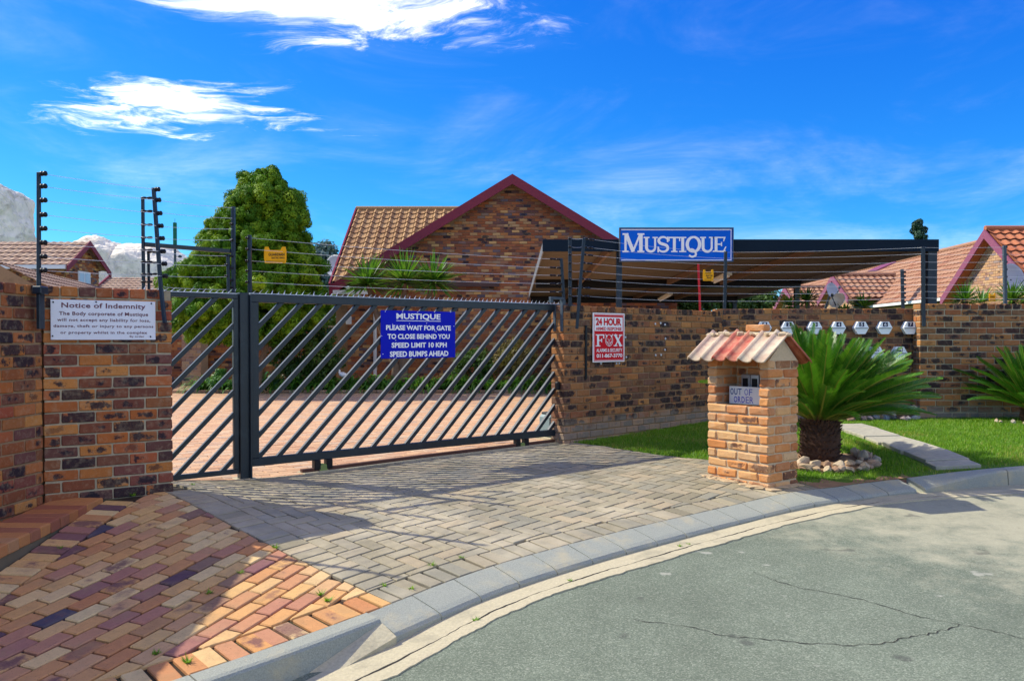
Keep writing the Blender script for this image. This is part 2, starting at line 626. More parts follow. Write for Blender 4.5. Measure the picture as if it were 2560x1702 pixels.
M_COURT = brick_mat('courtyard_paver_clay', [(0, (0.52, 0.30, 0.17)), (0.3, (0.60, 0.38, 0.22)), (0.6, (0.47, 0.26, 0.155)), (0.85, (0.56, 0.40, 0.26)), (1, (0.40, 0.27, 0.20))],
                    patch=0.0, fleck=0.2, bstr=0.15)


def tile_mat(name, stops, fleck=0.25):
    m_, t = newmat(name)
    rn = t.n('ShaderNodeAttribute', attribute_name='rnd').outputs['Vector']
    oi = t.n('ShaderNodeObjectInfo').outputs['Random']
    s3 = t.n('ShaderNodeSeparateXYZ', {0: rn})
    a = t.math('FRACT', t.math('ADD', s3.outputs[0], oi))
    pos = t.n('ShaderNodeNewGeometry').outputs['Position']
    base = t.ramp(a, stops)
    n1 = t.noise(pos, 6, 5, 0.65)
    v = t.math('ADD', 1.0 - fleck, t.math('MULTIPLY', n1, 2 * fleck))
    col_ = t.mix(1.0, base, t.n('ShaderNodeCombineXYZ', {0: v, 1: v, 2: v}).outputs[0], 'MULTIPLY')
    finish(t, col_, 0.8, t.noise(pos, 60, 3), 0.2, 0.005)
    return m_


M_TILE = tile_mat('roof_tile_brown', [(0, (0.33, 0.19, 0.09)), (0.5, (0.41, 0.25, 0.12)), (1, (0.28, 0.155, 0.075))])
M_TILE_R = tile_mat('roof_tile_red', [(0, (0.40, 0.12, 0.055)), (0.5, (0.46, 0.17, 0.08)), (1, (0.36, 0.13, 0.07))])
M_TILE_P = tile_mat('roof_tile_pink', [(0, (0.32, 0.165, 0.10)), (0.5, (0.37, 0.21, 0.135)), (1, (0.29, 0.125, 0.075))])
M_TILE_F = tile_mat('roof_tile_faded', [(0, (0.34, 0.23, 0.16)), (0.5, (0.40, 0.28, 0.20)), (1, (0.28, 0.17, 0.12))])


def plain(name, colr, rough=0.6, var=0.15, scale=8.0, bstr=0.0, metal=0.0, spec=0.2, second=None, sfac=0.4, sscale=3.0, **kw):
    m_, t = newmat(name)
    pos = t.n('ShaderNodeNewGeometry').outputs['Position']
    n1 = t.noise(pos, scale, 5, 0.6)
    v = t.math('ADD', 1.0 - var, t.math('MULTIPLY', n1, 2 * var))
    c = t.mix(1.0, colr, t.n('ShaderNodeCombineXYZ', {0: v, 1: v, 2: v}).outputs[0], 'MULTIPLY')
    if second is not None:
        c = t.mix(t.math('MULTIPLY', t.smooth(t.noise(pos, sscale, 5, 0.65), 0.48, 0.72), sfac), c, second)
    finish(t, c, rough, n1 if bstr > 0 else None, bstr, 0.01, metal, spec, **kw)
    return m_


M_MORTAR = plain('mortar', (0.42, 0.36, 0.24), 0.95, 0.25, 40, 0.5, second=(0.16, 0.12, 0.08), sfac=0.5, sscale=3.0)
M_MORTAR_D = plain('mortar_brown', (0.30, 0.195, 0.105), 0.95, 0.25, 40, 0.5, second=(0.14, 0.09, 0.05), sfac=0.5, sscale=3.0)
M_MORTAR_P = plain('mortar_sandy', (0.50, 0.39, 0.25), 0.95, 0.25, 40, 0.5)
M_SAND = plain('joint_sand', (0.04, 0.026, 0.018), 0.95, 0.35, 30, 0.3, second=(0.05, 0.07, 0.02), sfac=0.5)
M_SAND_D = plain('joint_sand_drive', (0.06, 0.047, 0.032), 0.95, 0.35, 30, 0.3)
M_SAND_C = plain('joint_sand_court', (0.13, 0.07, 0.045), 0.95, 0.3, 30, 0.3)
M_STEEL = plain('dark_painted_steel', (0.010, 0.018, 0.027), 0.36, 0.25, 14, 0.05, 0.0, 0.42, second=(0.03, 0.05, 0.065), sfac=0.35, sscale=9.0)
M_STEEL2 = plain('grey_painted_steel', (0.06, 0.08, 0.10), 0.45, 0.2, 14)
M_RUST = plain('rusty_steel', (0.085, 0.04, 0.028), 0.7, 0.35, 20, 0.2)
M_GALV = plain('galvanised_wire', (0.68, 0.70, 0.72), 0.4, 0.1, 20, 0, 0.25)
M_BLACK = plain('black_plastic', (0.012, 0.012, 0.014), 0.35, 0.2, 20)
M_MAROON = plain('maroon_fascia', (0.20, 0.028, 0.045), 0.5, 0.12, 5)
M_WHITE = plain('white_paint', (0.78, 0.78, 0.76), 0.5, 0.05, 6, second=(0.55, 0.52, 0.46), sfac=0.25)
M_PIPE = plain('pale_pipe', (0.62, 0.63, 0.62), 0.4, 0.06, 6)
M_CONC = plain('kerb_concrete', (0.31, 0.32, 0.265), 0.92, 0.45, 130, 0.6, second=(0.47, 0.40, 0.25), sfac=0.75, sscale=3.5)
M_CONC2 = plain('gutter_concrete', (0.46, 0.405, 0.265), 0.92, 0.3, 60, 0.5, second=(0.27, 0.245, 0.17), sfac=0.65, sscale=4.0)
M_DIRT = plain('dry_soil', (0.27, 0.16, 0.09), 0.95, 0.35, 12, 0.6, second=(0.42, 0.31, 0.19), sfac=0.6, sscale=5.0)
M_SLATE = plain('path_slate', (0.36, 0.34, 0.26), 0.9, 0.35, 20, 0.6, second=(0.54, 0.46, 0.31), sfac=0.5, sscale=4.0)
M_SOFFIT = plain('carport_sheet', (0.15, 0.125, 0.095), 0.6, 0.15, 3)
M_PURLIN = plain('timber_purlin', (0.16, 0.10, 0.065), 0.75, 0.2, 8)
M_YELLOW = plain('warning_yellow', (0.95, 0.42, 0.004), 0.45, 0.06, 6)
M_INK = plain('print_black', (0.03, 0.025, 0.02), 0.6, 0.0, 6)
M_REDP = plain('red_paint', (0.55, 0.02, 0.03), 0.4, 0.08, 6)
M_GLASS_D = plain('dark_glass', (0.02, 0.025, 0.03), 0.1, 0.1, 3, spec=0.6)
M_GLASS_L = plain('window_pane_pale', (0.45, 0.52, 0.58), 0.12, 0.1, 3, spec=0.6)


def rock_mat(name, a, b, c, scale=6.0):
    m_, t = newmat(name)
    pos = t.n('ShaderNodeNewGeometry').outputs['Position']
    rn = t.n('ShaderNodeAttribute', attribute_name='rnd').outputs['Vector']
    oi = t.n('ShaderNodeObjectInfo').outputs['Random']
    base = t.ramp(t.math('FRACT', t.math('ADD', t.n('ShaderNodeSeparateXYZ', {0: rn}).outputs[0], oi)), [(0, a), (0.5, b), (1, c)])
    n1 = t.noise(pos, scale, 7, 0.7)
    v = t.math('ADD', 0.55, t.math('MULTIPLY', n1, 0.9))
    col_ = t.mix(1.0, base, t.n('ShaderNodeCombineXYZ', {0: v, 1: v, 2: v}).outputs[0], 'MULTIPLY')
    if scale < 1:
        wp = t.vmath('ADD', pos, t.vmath('MULTIPLY', t.n('ShaderNodeTexNoise', {'Vector': pos, 'Scale': 0.6, 'Detail': 4.0}).outputs[1], (2.5, 2.5, 2.5)))
        cr = t.n('ShaderNodeTexVoronoi', {'Vector': wp, 'Scale': 0.42}, feature='DISTANCE_TO_EDGE').outputs['Distance']
        col_ = t.mix(t.math('MULTIPLY', t.smooth(cr, 0.02, 0.0), 0.25), col_, (0.25, 0.21, 0.16))
        col_ = t.mix(t.math('MULTIPLY', t.smooth(t.noise(pos, 0.7, 7, 0.75, 0.8), 0.50, 0.68), 0.62), col_, (0.26, 0.23, 0.18))
    finish(t, col_, 0.9, n1, 0.7 if scale > 1 else 0.35, 0.02 * 6 / scale)
    return m_


M_STONE = rock_mat('garden_stone', (0.42, 0.30, 0.19), (0.50, 0.42, 0.31), (0.36, 0.20, 0.12))
M_STONE2 = rock_mat('wall_foot_stone', (0.30, 0.17, 0.10), (0.36, 0.36, 0.36), (0.48, 0.26, 0.12))
M_HILL = rock_mat('pale_hill_rock', (0.78, 0.70, 0.56), (0.80, 0.73, 0.60), (0.76, 0.68, 0.55), 0.6)


def leaf_mat(name, stops, rough=0.5, trans=0.25, spec=0.35):
    m_, t = newmat(name)
    rn = t.n('ShaderNodeAttribute', attribute_name='rnd').outputs['Vector']
    a = t.n('ShaderNodeSeparateXYZ', {0: rn}).outputs[0]
    c = t.ramp(a, stops)
    p = t.n('ShaderNodeBsdfPrincipled', {'Base Color': c, 'Roughness': rough, 'Specular IOR Level': spec})
    tr = t.n('ShaderNodeBsdfTranslucent', {'Color': t.mix(1.0, c, (1.0, 1.0, 0.55), 'MULTIPLY')})
    mx = t.n('ShaderNodeMixShader', {0: trans, 1: p.outputs[0], 2: tr.outputs[0]})
    t.n('ShaderNodeOutputMaterial', {'Surface': mx.outputs[0]})
    return m_


M_CONIFER = leaf_mat('golden_conifer_leaf', [(0, (0.04, 0.13, 0.008)), (0.35, (0.09, 0.21, 0.010)), (0.7, (0.17, 0.30, 0.012)), (1, (0.27, 0.37, 0.014))], 0.6, 0.25, 0.15)
M_BLUETREE = leaf_mat('blue_green_leaf', [(0, (0.07, 0.13, 0.12)), (1, (0.16, 0.24, 0.22))], 0.6, 0.2)
M_DARKCON = leaf_mat('dark_conifer_leaf', [(0, (0.015, 0.05, 0.03)), (1, (0.04, 0.10, 0.05))], 0.6, 0.1)
M_BUSH = leaf_mat('bush_leaf', [(0, (0.03, 0.085, 0.014)), (0.6, (0.06, 0.14, 0.02)), (1, (0.13, 0.20, 0.03))], 0.5, 0.3)
M_BUSH_Y = leaf_mat('dry_bush_leaf', [(0, (0.16, 0.12, 0.035)), (0.5, (0.22, 0.18, 0.05)), (1, (0.12, 0.15, 0.03))], 0.6, 0.3)
M_STRAP = leaf_mat('strap_leaf', [(0, (0.045, 0.16, 0.018)), (0.6, (0.09, 0.25, 0.026)), (1, (0.17, 0.32, 0.04))], 0.4, 0.35)
M_YUCCA = leaf_mat('yucca_leaf', [(0, (0.05, 0.15, 0.02)), (0.5, (0.10, 0.24, 0.025)), (1, (0.20, 0.32, 0.05))], 0.35, 0.35)
M_CYCAD = leaf_mat('cycad_leaf', [(0, (0.035, 0.14, 0.012)), (0.5, (0.075, 0.22, 0.016)), (0.8, (0.18, 0.31, 0.025)), (1, (0.46, 0.42, 0.08))], 0.35, 0.3, 0.4)
M_GRASS = leaf_mat('lawn_grass', [(0, (0.10, 0.25, 0.012)), (0.5, (0.18, 0.37, 0.018)), (0.9, (0.28, 0.44, 0.03)), (1, (0.44, 0.40, 0.10))], 0.5, 0.45)
M_BARK = plain('bark', (0.17, 0.115, 0.075), 0.9, 0.35, 14, 0.6)
M_CYTRUNK = plain('cycad_trunk', (0.085, 0.045, 0.03), 0.95, 0.4, 30, 0.7)
M_CYFIBRE = plain('cycad_fibre', (0.20, 0.085, 0.04), 0.9, 0.3, 30)
M_LAWN = plain('lawn_soil', (0.085, 0.16, 0.016), 0.95, 0.3, 12, 0.5, second=(0.14, 0.11, 0.05), sfac=0.3)

# asphalt
M_ASPH, t = newmat('asphalt')
pos = t.n('ShaderNodeNewGeometry').outputs['Position']
vor = t.n('ShaderNodeTexVoronoi', {'Vector': pos, 'Scale': 150.0}).outputs['Color']
vs = t.n('ShaderNodeSeparateXYZ', {0: vor}).outputs[0]
agg = t.ramp(vs, [(0.0, (0.108, 0.127, 0.092)), (0.45, (0.148, 0.173, 0.126)), (0.8, (0.178, 0.202, 0.148)), (1.0, (0.255, 0.275, 0.205))])
n1 = t.noise(pos, 0.8, 6, 0.65)
n2 = t.noise(pos, 3.5, 5, 0.7)
v = t.math('ADD', 0.48, t.math('ADD', t.math('MULTIPLY', n2, 0.44), t.math('MULTIPLY', n1, 0.66)))
c = t.mix(1.0, agg, t.n('ShaderNodeCombineXYZ', {0: v, 1: v, 2: v}).outputs[0], 'MULTIPLY')
# wind-blown dust gathered along the right-hand edge of the road
sx = t.n('ShaderNodeSeparateXYZ', {0: pos})
dd = t.math('ADD', t.math('MULTIPLY', sx.outputs[0], 0.30), t.math('MULTIPLY', sx.outputs[1], 0.22))
dm = t.math('ADD', t.smooth(dd, 1.35, 2.6), t.math('MULTIPLY', t.math('SUBTRACT', n2, 0.5), 1.6))
c = t.mix(t.math('MULTIPLY', t.smooth(dm, 0.30, 1.15), 0.66), c, (0.46, 0.42, 0.29))
spots = t.smooth(t.noise(pos, 5.5, 2, 0.4), 0.71, 0.76)
c = t.mix(t.math('MULTIPLY', spots, 0.5), c, (0.48, 0.46, 0.38))
oil = t.smooth(t.noise(t.vmath('ADD', pos, (7, 3, 0)), 4.2, 2, 0.4), 0.70, 0.76)
c = t.mix(t.math('MULTIPLY', oil, 0.55), c, (0.06, 0.06, 0.055))
finish(t, c, 0.92, vs, 0.5, 0.006)

# ================================================================ SETTING: ground, road, kerb, paving
def grid_sheet(name, mat, inside, x0, x1, y0, y1, step, zf, kind='structure', parent=None, smooth=True):
    nx = int((x1 - x0) / step) + 1
    ny = int((y1 - y0) / step) + 1
    X, Y = np.meshgrid(np.linspace(x0, x1, nx), np.linspace(y0, y1, ny))
    Z = zf(X, Y)
    V = np.stack([X.ravel(), Y.ravel(), Z.ravel()], 1)
    fs = []
    cxs = (X[:-1, :-1] + X[1:, 1:]) / 2
    cys = (Y[:-1, :-1] + Y[1:, 1:]) / 2
    for j in range(ny - 1):
        for i in range(nx - 1):
            if inside is None or inside(cxs[j, i], cys[j, i]):
                a = j * nx + i
                fs.append((a, a + 1, a + nx + 1, a + nx))
    fs = np.array(fs)
    used = np.unique(fs)
    mp = np.zeros(len(V), int)
    mp[used] = np.arange(len(used))
    o = ob(name, npmesh(name, V[used], mp[fs], mat, smooth=smooth), parent)
    if kind:
        o['kind'] = kind
    return o


# far ground, one sheet to the horizon
far = MB()
far.add([(-900, -60, -0.7), (900, -60, -0.7), (900, 1800, -0.7), (-900, 1800, -0.7)], [(0, 1, 2, 3)])
o = far.build('ground', M_DIRT); struct(o)

# ---- kerb line
KB0 = [(-5.2, 0.2), (-4.2, 1.2), (-3.2, 2.15), (-2.2, 3.1), (-1.36, 3.86), (-.845, 4.40), (-.2, 5.10), (.89, 6.04), (1.88, 6.83),
       (2.945, 7.5), (3.74, 7.78), (4.69, 7.95), (6.0, 8.05), (9, 7.9), (13, 7.2)]
KB = resample(catmull([(*p, 0) for p in KB0], 14), 0.03)
KN = []
for i in range(len(KB)):
    tt = KB[min(i + 1, len(KB) - 1)] - KB[max(i - 1, 0)]
    tt.normalize()
    KN.append(Vector((tt.y, -tt.x, 0)))       # towards the road
KBa = np.array([(p.x, p.y) for p in KB])
i_drop0 = int(np.argmin(((KBa - np.array([-.80, 4.45])) ** 2).sum(1)))
i_drop1 = int(np.argmin(((KBa - np.array([3.74, 7.78])) ** 2).sum(1)))
KZ = GZ(KBa[:, 0], KBa[:, 1])


def kerb_near(x, y):
    i = int(np.argmin((KBa[:, 0] - x) ** 2 + (KBa[:, 1] - y) ** 2))
    return i, KB[i], KN[i]


# level of the gutter beside the kerb: upright kerb is 0.14 high, dropped kerb 0.075
idx = np.arange(len(KB))
up = np.clip(np.where(idx < i_drop0, (i_drop0 - idx) / 14.0, np.where(idx > i_drop1, (idx - i_drop1) / 20.0, 0)), 0, 1)
GUT = KZ - 0.078 - 0.062 * up
_k = np.ones(41) / 41
GUT = np.convolve(np.pad(GUT, 20, mode='edge'), _k, mode='valid')
_sel = list(range(0, len(KB), 22))
RP = np.array([(KBa[i, 0] + KN[i].x * 0.4, KBa[i, 1] + KN[i].y * 0.4, GUT[i]) for i in _sel] +
              [(0, 0, -0.10), (-3, -1, -0.25), (4, 0, -0.02), (4, 4, 0.06), (9, 3, 0.08), (9, 6, 0.14), (2, -4, -0.15), (12, 0, 0.0), (0.5, 3.4, -0.02)])
_m = len(RP)
_A2 = np.zeros((_m + 3, _m + 3))
_A2[:_m, :_m] = _U(((RP[:, None, :2] - RP[None, :, :2]) ** 2).sum(2)) + np.eye(_m) * 0.02
_A2[:_m, _m] = 1; _A2[:_m, _m + 1:] = RP[:, :2]; _A2[_m, :_m] = 1; _A2[_m + 1:, :_m] = RP[:, :2].T
_W2 = np.linalg.solve(_A2, np.concatenate([RP[:, 2], np.zeros(3)]))


def RZ(x, y):
    x = np.asarray(x, float); y = np.asarray(y, float)
    xs, ys = x.ravel(), y.ravel()
    k = _U((xs[:, None] - RP[None, :, 0]) ** 2 + (ys[:, None] - RP[None, :, 1]) ** 2)
    return (k @ _W2[:_m] + _W2[_m] + xs * _W2[_m + 1] + ys * _W2[_m + 2]).reshape(x.shape)


def rat(px, py):
    d = 1.55
    for _ in range(12):
        p = gat(px, py, d)
        d = EYE - float(RZ(p.x, p.y))
    return gat(px, py, d)


def roadside(x, y):
    i, p, nn = kerb_near(x, y)
    return (x - p.x) * nn.x + (y - p.y) * nn.y


road = grid_sheet('road', M_ASPH, lambda x, y: roadside(x, y) > 0.12, -6, 13, -5, 8.3, 0.12, lambda X, Y: RZ(X, Y) - 0.006)
M_CRACK = plain('crack_dirt', (0.035, 0.03, 0.025), 0.95, 0.3, 30)


def ribbon(pts, w, name, parent, mat, wob=0.012):
    P = resample(catmull([Vector((p.x, p.y, 0)) for p in pts], 10), 0.03)
    mb = MB(); vs = []; fs = []
    for i, p in enumerate(P):
        tt = (P[min(i + 1, len(P) - 1)] - P[max(i - 1, 0)]).normalized()
        nn = Vector((tt.y, -tt.x, 0))
        c = p + nn * rng.uniform(-wob, wob)
        ww = w * rng.uniform(0.4, 1.5)
        for s in (-1, 1):
            q = c + nn * ww * s
            vs.append((q.x, q.y, float(RZ(q.x, q.y)) - 0.003))
    for i in range(len(P) - 1):
        fs.append((2 * i, 2 * i + 1, 2 * i + 3, 2 * i + 2))
    mb.add(vs, fs)
    return mb.build(name, mat, parent)


def c7(x, y):
    return rat(1700 + x / 2.605, 1100 + y / 2.605)


ribbon([c7(*p) for p in ((470, 855), (700, 935), (860, 970), (1060, 1005), (1230, 1045), (1400, 1095), (1560, 1140), (1740, 1180), (1830, 1195), (2000, 1225), (2240, 1290))],
       0.0024, 'crack', road, M_CRACK)
ribbon([c7(*p) for p in ((-300, 1160), (0, 1205), (150, 1230), (300, 1270), (520, 1285), (720, 1305), (1030, 1325), (1320, 1315), (1480, 1275), (1640, 1250), (1830, 1195))],
       0.0024, 'crack', road, M_CRACK)

# ---- concrete gutter in two cracked strips
gut = MB()
wn = np.cumsum(NR.randn(len(KB)) * 0.0022); wn = wn - np.convolve(np.pad(wn, 30, mode='edge'), np.ones(61) / 61, 'valid')
wn2 = np.cumsum(NR.randn(len(KB)) * 0.004); wn2 = wn2 - np.convolve(np.pad(wn2, 30, mode='edge'), np.ones(61) / 61, 'valid')
gap = np.abs(0.008 + 0.006 * np.sin(idx * 0.23) + NR.rand(len(KB)) * 0.007)


def kw(i):
    u = float(up[i])
    return 0.25 * (1 - u) + 0.16 * u


strip_a = []; strip_b = []
for i in range(len(KB)):
    a0 = kw(i) - 0.02
    a1 = 0.40 + wn[i] * 1.5
    b0 = a1 + gap[i]
    b1 = 0.50 + wn2[i]
    for st_, (q0, q1) in ((strip_a, (a0, a1)), (strip_b, (b0, b1))):
        row = []
        for q in (q0, q1):
            p = KB[i] + KN[i] * q
            row.append((p.x, p.y, float(GUT[i]) - 0.001 + 0.003 * math.sin(i * 0.11) * (q - 0.25)))
        st_.append(row)
for st_ in (strip_a, strip_b):
    vs = [v for r in st_ for v in r]
    vs2 = vs + [(v[0], v[1], v[2] - 0.06) for v in vs]
    n0 = len(vs)
    fs = []
    for i in range(len(st_) - 1):
        fs.append((2 * i, 2 * i + 2, 2 * i + 3, 2 * i + 1))
        fs.append((2 * i + 1, 2 * i + 3, n0 + 2 * i + 3, n0 + 2 * i + 1))
        fs.append((2 * i, n0 + 2 * i, n0 + 2 * i + 2, 2 * i + 2))
    gut.add(vs2, fs)
o = gut.build('road_gutter', M_CONC2); struct(o)
ribbon([KB[q] + KN[q] * (0.40 + wn[q] * 1.5 + 0.006) for q in range(max(0, i_drop0 - 60), min(len(KB) - 1, i_drop1 + 40), 2)], 0.022, 'crack', o, M_CRACK, 0.0)

# ---- kerb blocks
kerb_root = bpy.data.objects.new('kerb', None); COL.objects.link(kerb_root); struct(kerb_root)


def kerb_block(ia, ib, upright, seed, blend=False):
    r = random.Random(seed)
    mb = MB()
    n = max(2, int((ib - ia) / 3))
    rings = []
    for k in range(n + 1):
        i = ia + (ib - ia) * k / n
        i0 = int(i); f = i - i0; i1 = min(i0 + 1, len(KB) - 1)
        p = KB[i0].lerp(KB[i1], f); nn = KN[i0].lerp(KN[i1], f).normalized()
        z = KZ[i0] * (1 - f) + KZ[i1] * f
        g = GUT[i0] * (1 - f) + GUT[i1] * f
        h = z + 0.012
        pu = [(0.004, g - 0.15), (0.004, h - 0.01), (0.014, h), (0.110, h - 0.003), (0.128, h - 0.010), (0.138, h - 0.022), (0.165, g - 0.15)]
        h = z + 0.004
        pd = [(0.004, g - 0.15), (0.004, h - 0.008), (0.012, h), (0.20, h - 0.040), (0.235, h - 0.052), (0.252, h - 0.07), (0.256, g - 0.15)]
        prof = pu if upright else pd
        if blend:
            e_ = min(1.0, k / n * 1.15)
            prof = [(a0 + (b0 - a0) * e_, a1 + (b1 - a1) * e_) for (a0, a1), (b0, b1) in zip(pd, pu)]
        ring = []
        for q, zz in prof:
            x = p + nn * q
            ring.append((x.x + r.uniform(-.0008, .0008), x.y + r.uniform(-.0008, .0008), zz + r.uniform(-.0008, .0008)))
        rings.append(ring)
    m_ = len(rings[0])
    vs = [v for r_ in rings for v in r_]
    fs = []
    for k in range(n):
        for j in range(m_ - 1):
            fs.append((k * m_ + j, k * m_ + j + 1, (k + 1) * m_ + j + 1, (k + 1) * m_ + j))
    fs.append(tuple(range(m_ - 1, -1, -1)))
    fs.append(tuple(n * m_ + j for j in range(m_)))
    mb.add(vs, fs)
    return mb.build('kerb_block', M_CONC, kerb_root)


i = i_drop0
sd = 0
while i < i_drop1 - 4:
    j = min(i + 11, i_drop1)
    kerb_block(i + 0.15, j - 0.15, False, sd); sd += 1
    i = j
i = i_drop0
while i > 3:
    j = max(i - 33, 0)
    kerb_block(j + 0.2, i - 0.1, True, sd); sd += 1
    i = j
# the raised kerb on the right climbs out of the dropped kerb
i = i_drop1
while i < len(KB) - 3:
    j = min(i + 33, len(KB) - 2)
    kerb_block(i + 0.15, j - 0.15, True, sd, blend=(i == i_drop1)); sd += 1
    i = j
# concrete fillet in the corner where the tall kerb meets the dropped kerb
fl = MB()
pj = KB[i_drop0]; nj = KN[i_drop0]
A = pj + nj * 0.135; A.z = KZ[i_drop0] - 0.012
B = pj + nj * 0.262; B.z = KZ[i_drop0] - 0.06
B0 = B.copy(); B0.z = GUT[i_drop0] - 0.02
k0 = i_drop0 - 17
C = KB[k0] + KN[k0] * 0.15; C.z = GUT[k0] - 0.01
D = KB[k0 + 3] + KN[k0 + 3] * 0.245; D.z = GUT[k0] - 0.006
A0 = A.copy(); A0.z = GUT[i_drop0] - 0.05
fl.add([A, B, C, D, B0, A0], [(0, 1, 3), (0, 3, 2), (1, 4, 3), (0, 2, 5), (2, 3, 4, 5), (0, 5, 4, 1)])
fl.build('kerb_fillet', M_CONC2, kerb_root)

# ---- paving
GL0 = Vector((-2.40, 7.50)); GL1 = Vector((0.575, 9.93))          # gate line
GD = (GL1 - GL0).normalized(); GN = Vector((GD.y, -GD.x))          # GN points to the street
V0 = Vector((-2.70, 6.42)); V1 = Vector((-0.70, 4.62))             # verge / driveway boundary
VD = (V1 - V0).normalized(); VN = Vector((-VD.y, VD.x))            # VN points to the driveway side (right)
if VN.x < 0:
    VN = -VN
PL, PW, PT = 0.222, 0.110, 0.05


def paver_variants(n, L, W, bev, r):
    out = []
    for _ in range(n):
        vs, fs = chamf(L, W, PT, bev, 0.0015, r)
        vs = [(a, b, c - PT) for a, b, c in vs]
        out.append((vs, fs))
    return out


class Paving:
    def __init__(s, name, base_mat, mat, inside, bbox, planes, joint=0.006, bev=0.004, tilt=0.006, seed=1, step=0.1):
        s.root = grid_sheet(name, base_mat, inside, *bbox, step, lambda X, Y: GZ(X, Y) - 0.018)
        s.mat = mat; s.planes = planes; s.j = joint; s.bev = bev; s.tilt = tilt
        s.r = random.Random(seed)
        s.var = []
        for vs, fs in paver_variants(8, PL - joint, PW - joint, bev, s.r):
            mb = MB(); mb.add(vs, fs, loc=[(2 * v[0] / PL, v[2] / PT, 2 * v[1] / PW) for v in vs])
            s.var.append(mb.mesh('paver', mat))
        s.items = []

    def put(s, cx, cy, ang, test=None, planes=None, L=PL, W=PW):
        c_, s_ = math.cos(ang), math.sin(ang)
        j = s.j / 2
        rect = [(-L / 2 + j, -W / 2 + j), (L / 2 - j, -W / 2 + j), (L / 2 - j, W / 2 - j), (-L / 2 + j, W / 2 - j)]
        poly = [(cx + a * c_ - b * s_, cy + a * s_ + b * c_) for a, b in rect]
        a0 = parea(poly)
        for pl in (planes if planes is not None else s.planes):
            q = pl(cx, cy) if callable(pl) else pl
            if q is None:
                return
            poly = clip(poly, *q)
            if len(poly) < 3:
                return
        if test is not None and not test(cx, cy):
            return
        ar = parea(poly)
        if ar < 0.12 * a0:
            return
        full = ar > 0.995 * a0 and L == PL
        s.items.append((cx, cy, ang, None if full else poly))

    def emit(s, limit=300):
        s.items.sort(key=lambda it: it[0] ** 2 + it[1] ** 2)
        for it in s.items[:limit]:
            cx, cy, ang, poly = it
            Rm = grot(cx, cy, ang) @ Euler((s.r.gauss(0, s.tilt), s.r.gauss(0, s.tilt), 0)).to_matrix()
            M = Rm.to_4x4()
            M.translation = gpos(cx, cy, s.r.uniform(-0.0025, 0.0025))
            if poly is None:
                me = s.r.choice(s.var)
            else:
                c_, s_ = math.cos(ang), math.sin(ang)
                lp = [((x - cx) * c_ + (y - cy) * s_, -(x - cx) * s_ + (y - cy) * c_) for x, y in poly]
                if sum(lp[i][0] * lp[(i + 1) % len(lp)][1] - lp[(i + 1) % len(lp)][0] * lp[i][1] for i in range(len(lp))) < 0:
                    lp = lp[::-1]
                mb = MB(); mb.prism(lp, -PT, 0, bev=s.bev, rnd=(s.r.random(), s.r.random(), s.r.random()))
                me = mb.mesh('paver', s.mat)
            ob('paver', me, s.root, M)
        rest = s.items[limit:]
        if rest:
            mb = MB()
            for cx, cy, ang, poly in rest:
                if poly is None:
                    c_, s_ = math.cos(ang), math.sin(ang)
                    j = s.j / 2
                    poly = [(cx + a * c_ - b * s_, cy + a * s_ + b * c_) for a, b in
                            ((-PL / 2 + j, -PW / 2 + j), (PL / 2 - j, -PW / 2 + j), (PL / 2 - j, PW / 2 - j), (-PL / 2 + j, PW / 2 - j))]
                n = len(poly)
                z = gz(cx, cy) + s.r.uniform(-0.002, 0.002)
                e = 0.1
                zx = (gz(cx + e, cy) - z) / e if len(rest) < 900 else 0.0
                zy = (gz(cx, cy + e) - z) / e if len(rest) < 900 else -0.01
                top = [(x, y, z + (x - cx) * zx + (y - cy) * zy) for x, y in poly]
                bot = [(x, y, q - 0.03) for x, y, q in top]
                fs = [tuple(range(n))] + [(k, n + k, n + (k + 1) % n, (k + 1) % n) for k in range(n)]
                mb.add(top + bot, fs, loc=[(0, 0, 0)] * (2 * n))
            mb.build('paver', s.mat, s.root, kind='stuff')


def kerb_plane(off):
    def f(x, y):
        i, p, nn = kerb_near(x, y)
        return (p.x - nn.x * off, p.y - nn.y * off, nn.x, nn.y)
    return f


def side_v(x, y):
    return (x - V0.x) * VN.x + (y - V0.y) * VN.y


LEDGE_X = -3.06
# verge: clay pavers in running bond, header course along kerb and ledge
WR0 = Vector((-3.42, 5.98)); WR1 = Vector((-2.69, 6.49))
WRD = (WR1 - WR0).normalized(); WRN = Vector((WRD.y, -WRD.x))


def verge_in(x, y):
    return side_v(x, y) < 0.02 and roadside(x, y) < 0.03 and x > -3.6 and (x - WR0.x) * WRN.x + (y - WR0.y) * WRN.y > -0.05


pl_v = (V0.x, V0.y, VN.x, VN.y)
pl_led = (LEDGE_X + 0.225, 5, -1, 0)
pl_wall = (WR0.x, WR0.y, -WRN.x, -WRN.y)
verge = Paving('brick_verge', M_SAND, M_VERGE, verge_in, (-3.6, -0.4, 1.8, 6.7), [pl_v, kerb_plane(0.232), pl_led, pl_wall], joint=0.013, bev=0.006, tilt=0.009, seed=3)
VA = R(70)
ca, sa = math.cos(VA), math.sin(VA)
ox, oy = -1.6, 4.4
for a in range(-22, 22):
    for b in range(-30, 30):
        u = (a + (0.5 if b % 2 else 0.0)) * PL
        v = b * PW
        x = ox + u * ca - v * sa
        y = oy + u * sa + v * ca
        if -3.3 < x < -0.5 and 2.2 < y < 6.7:
            verge.put(x, y, VA, test=lambda x, y: roadside(x, y) < 0 and y > 2.3)
i = i_drop0 + 10
while i > 60:
    i -= 3.72
    k = int(i); p = KB[k]; nn = KN[k]
    c = p - nn * (PL / 2 + 0.004)
    verge.put(c.x, c.y, math.atan2(nn.y, nn.x), planes=[pl_v, pl_led])
y = 6.1
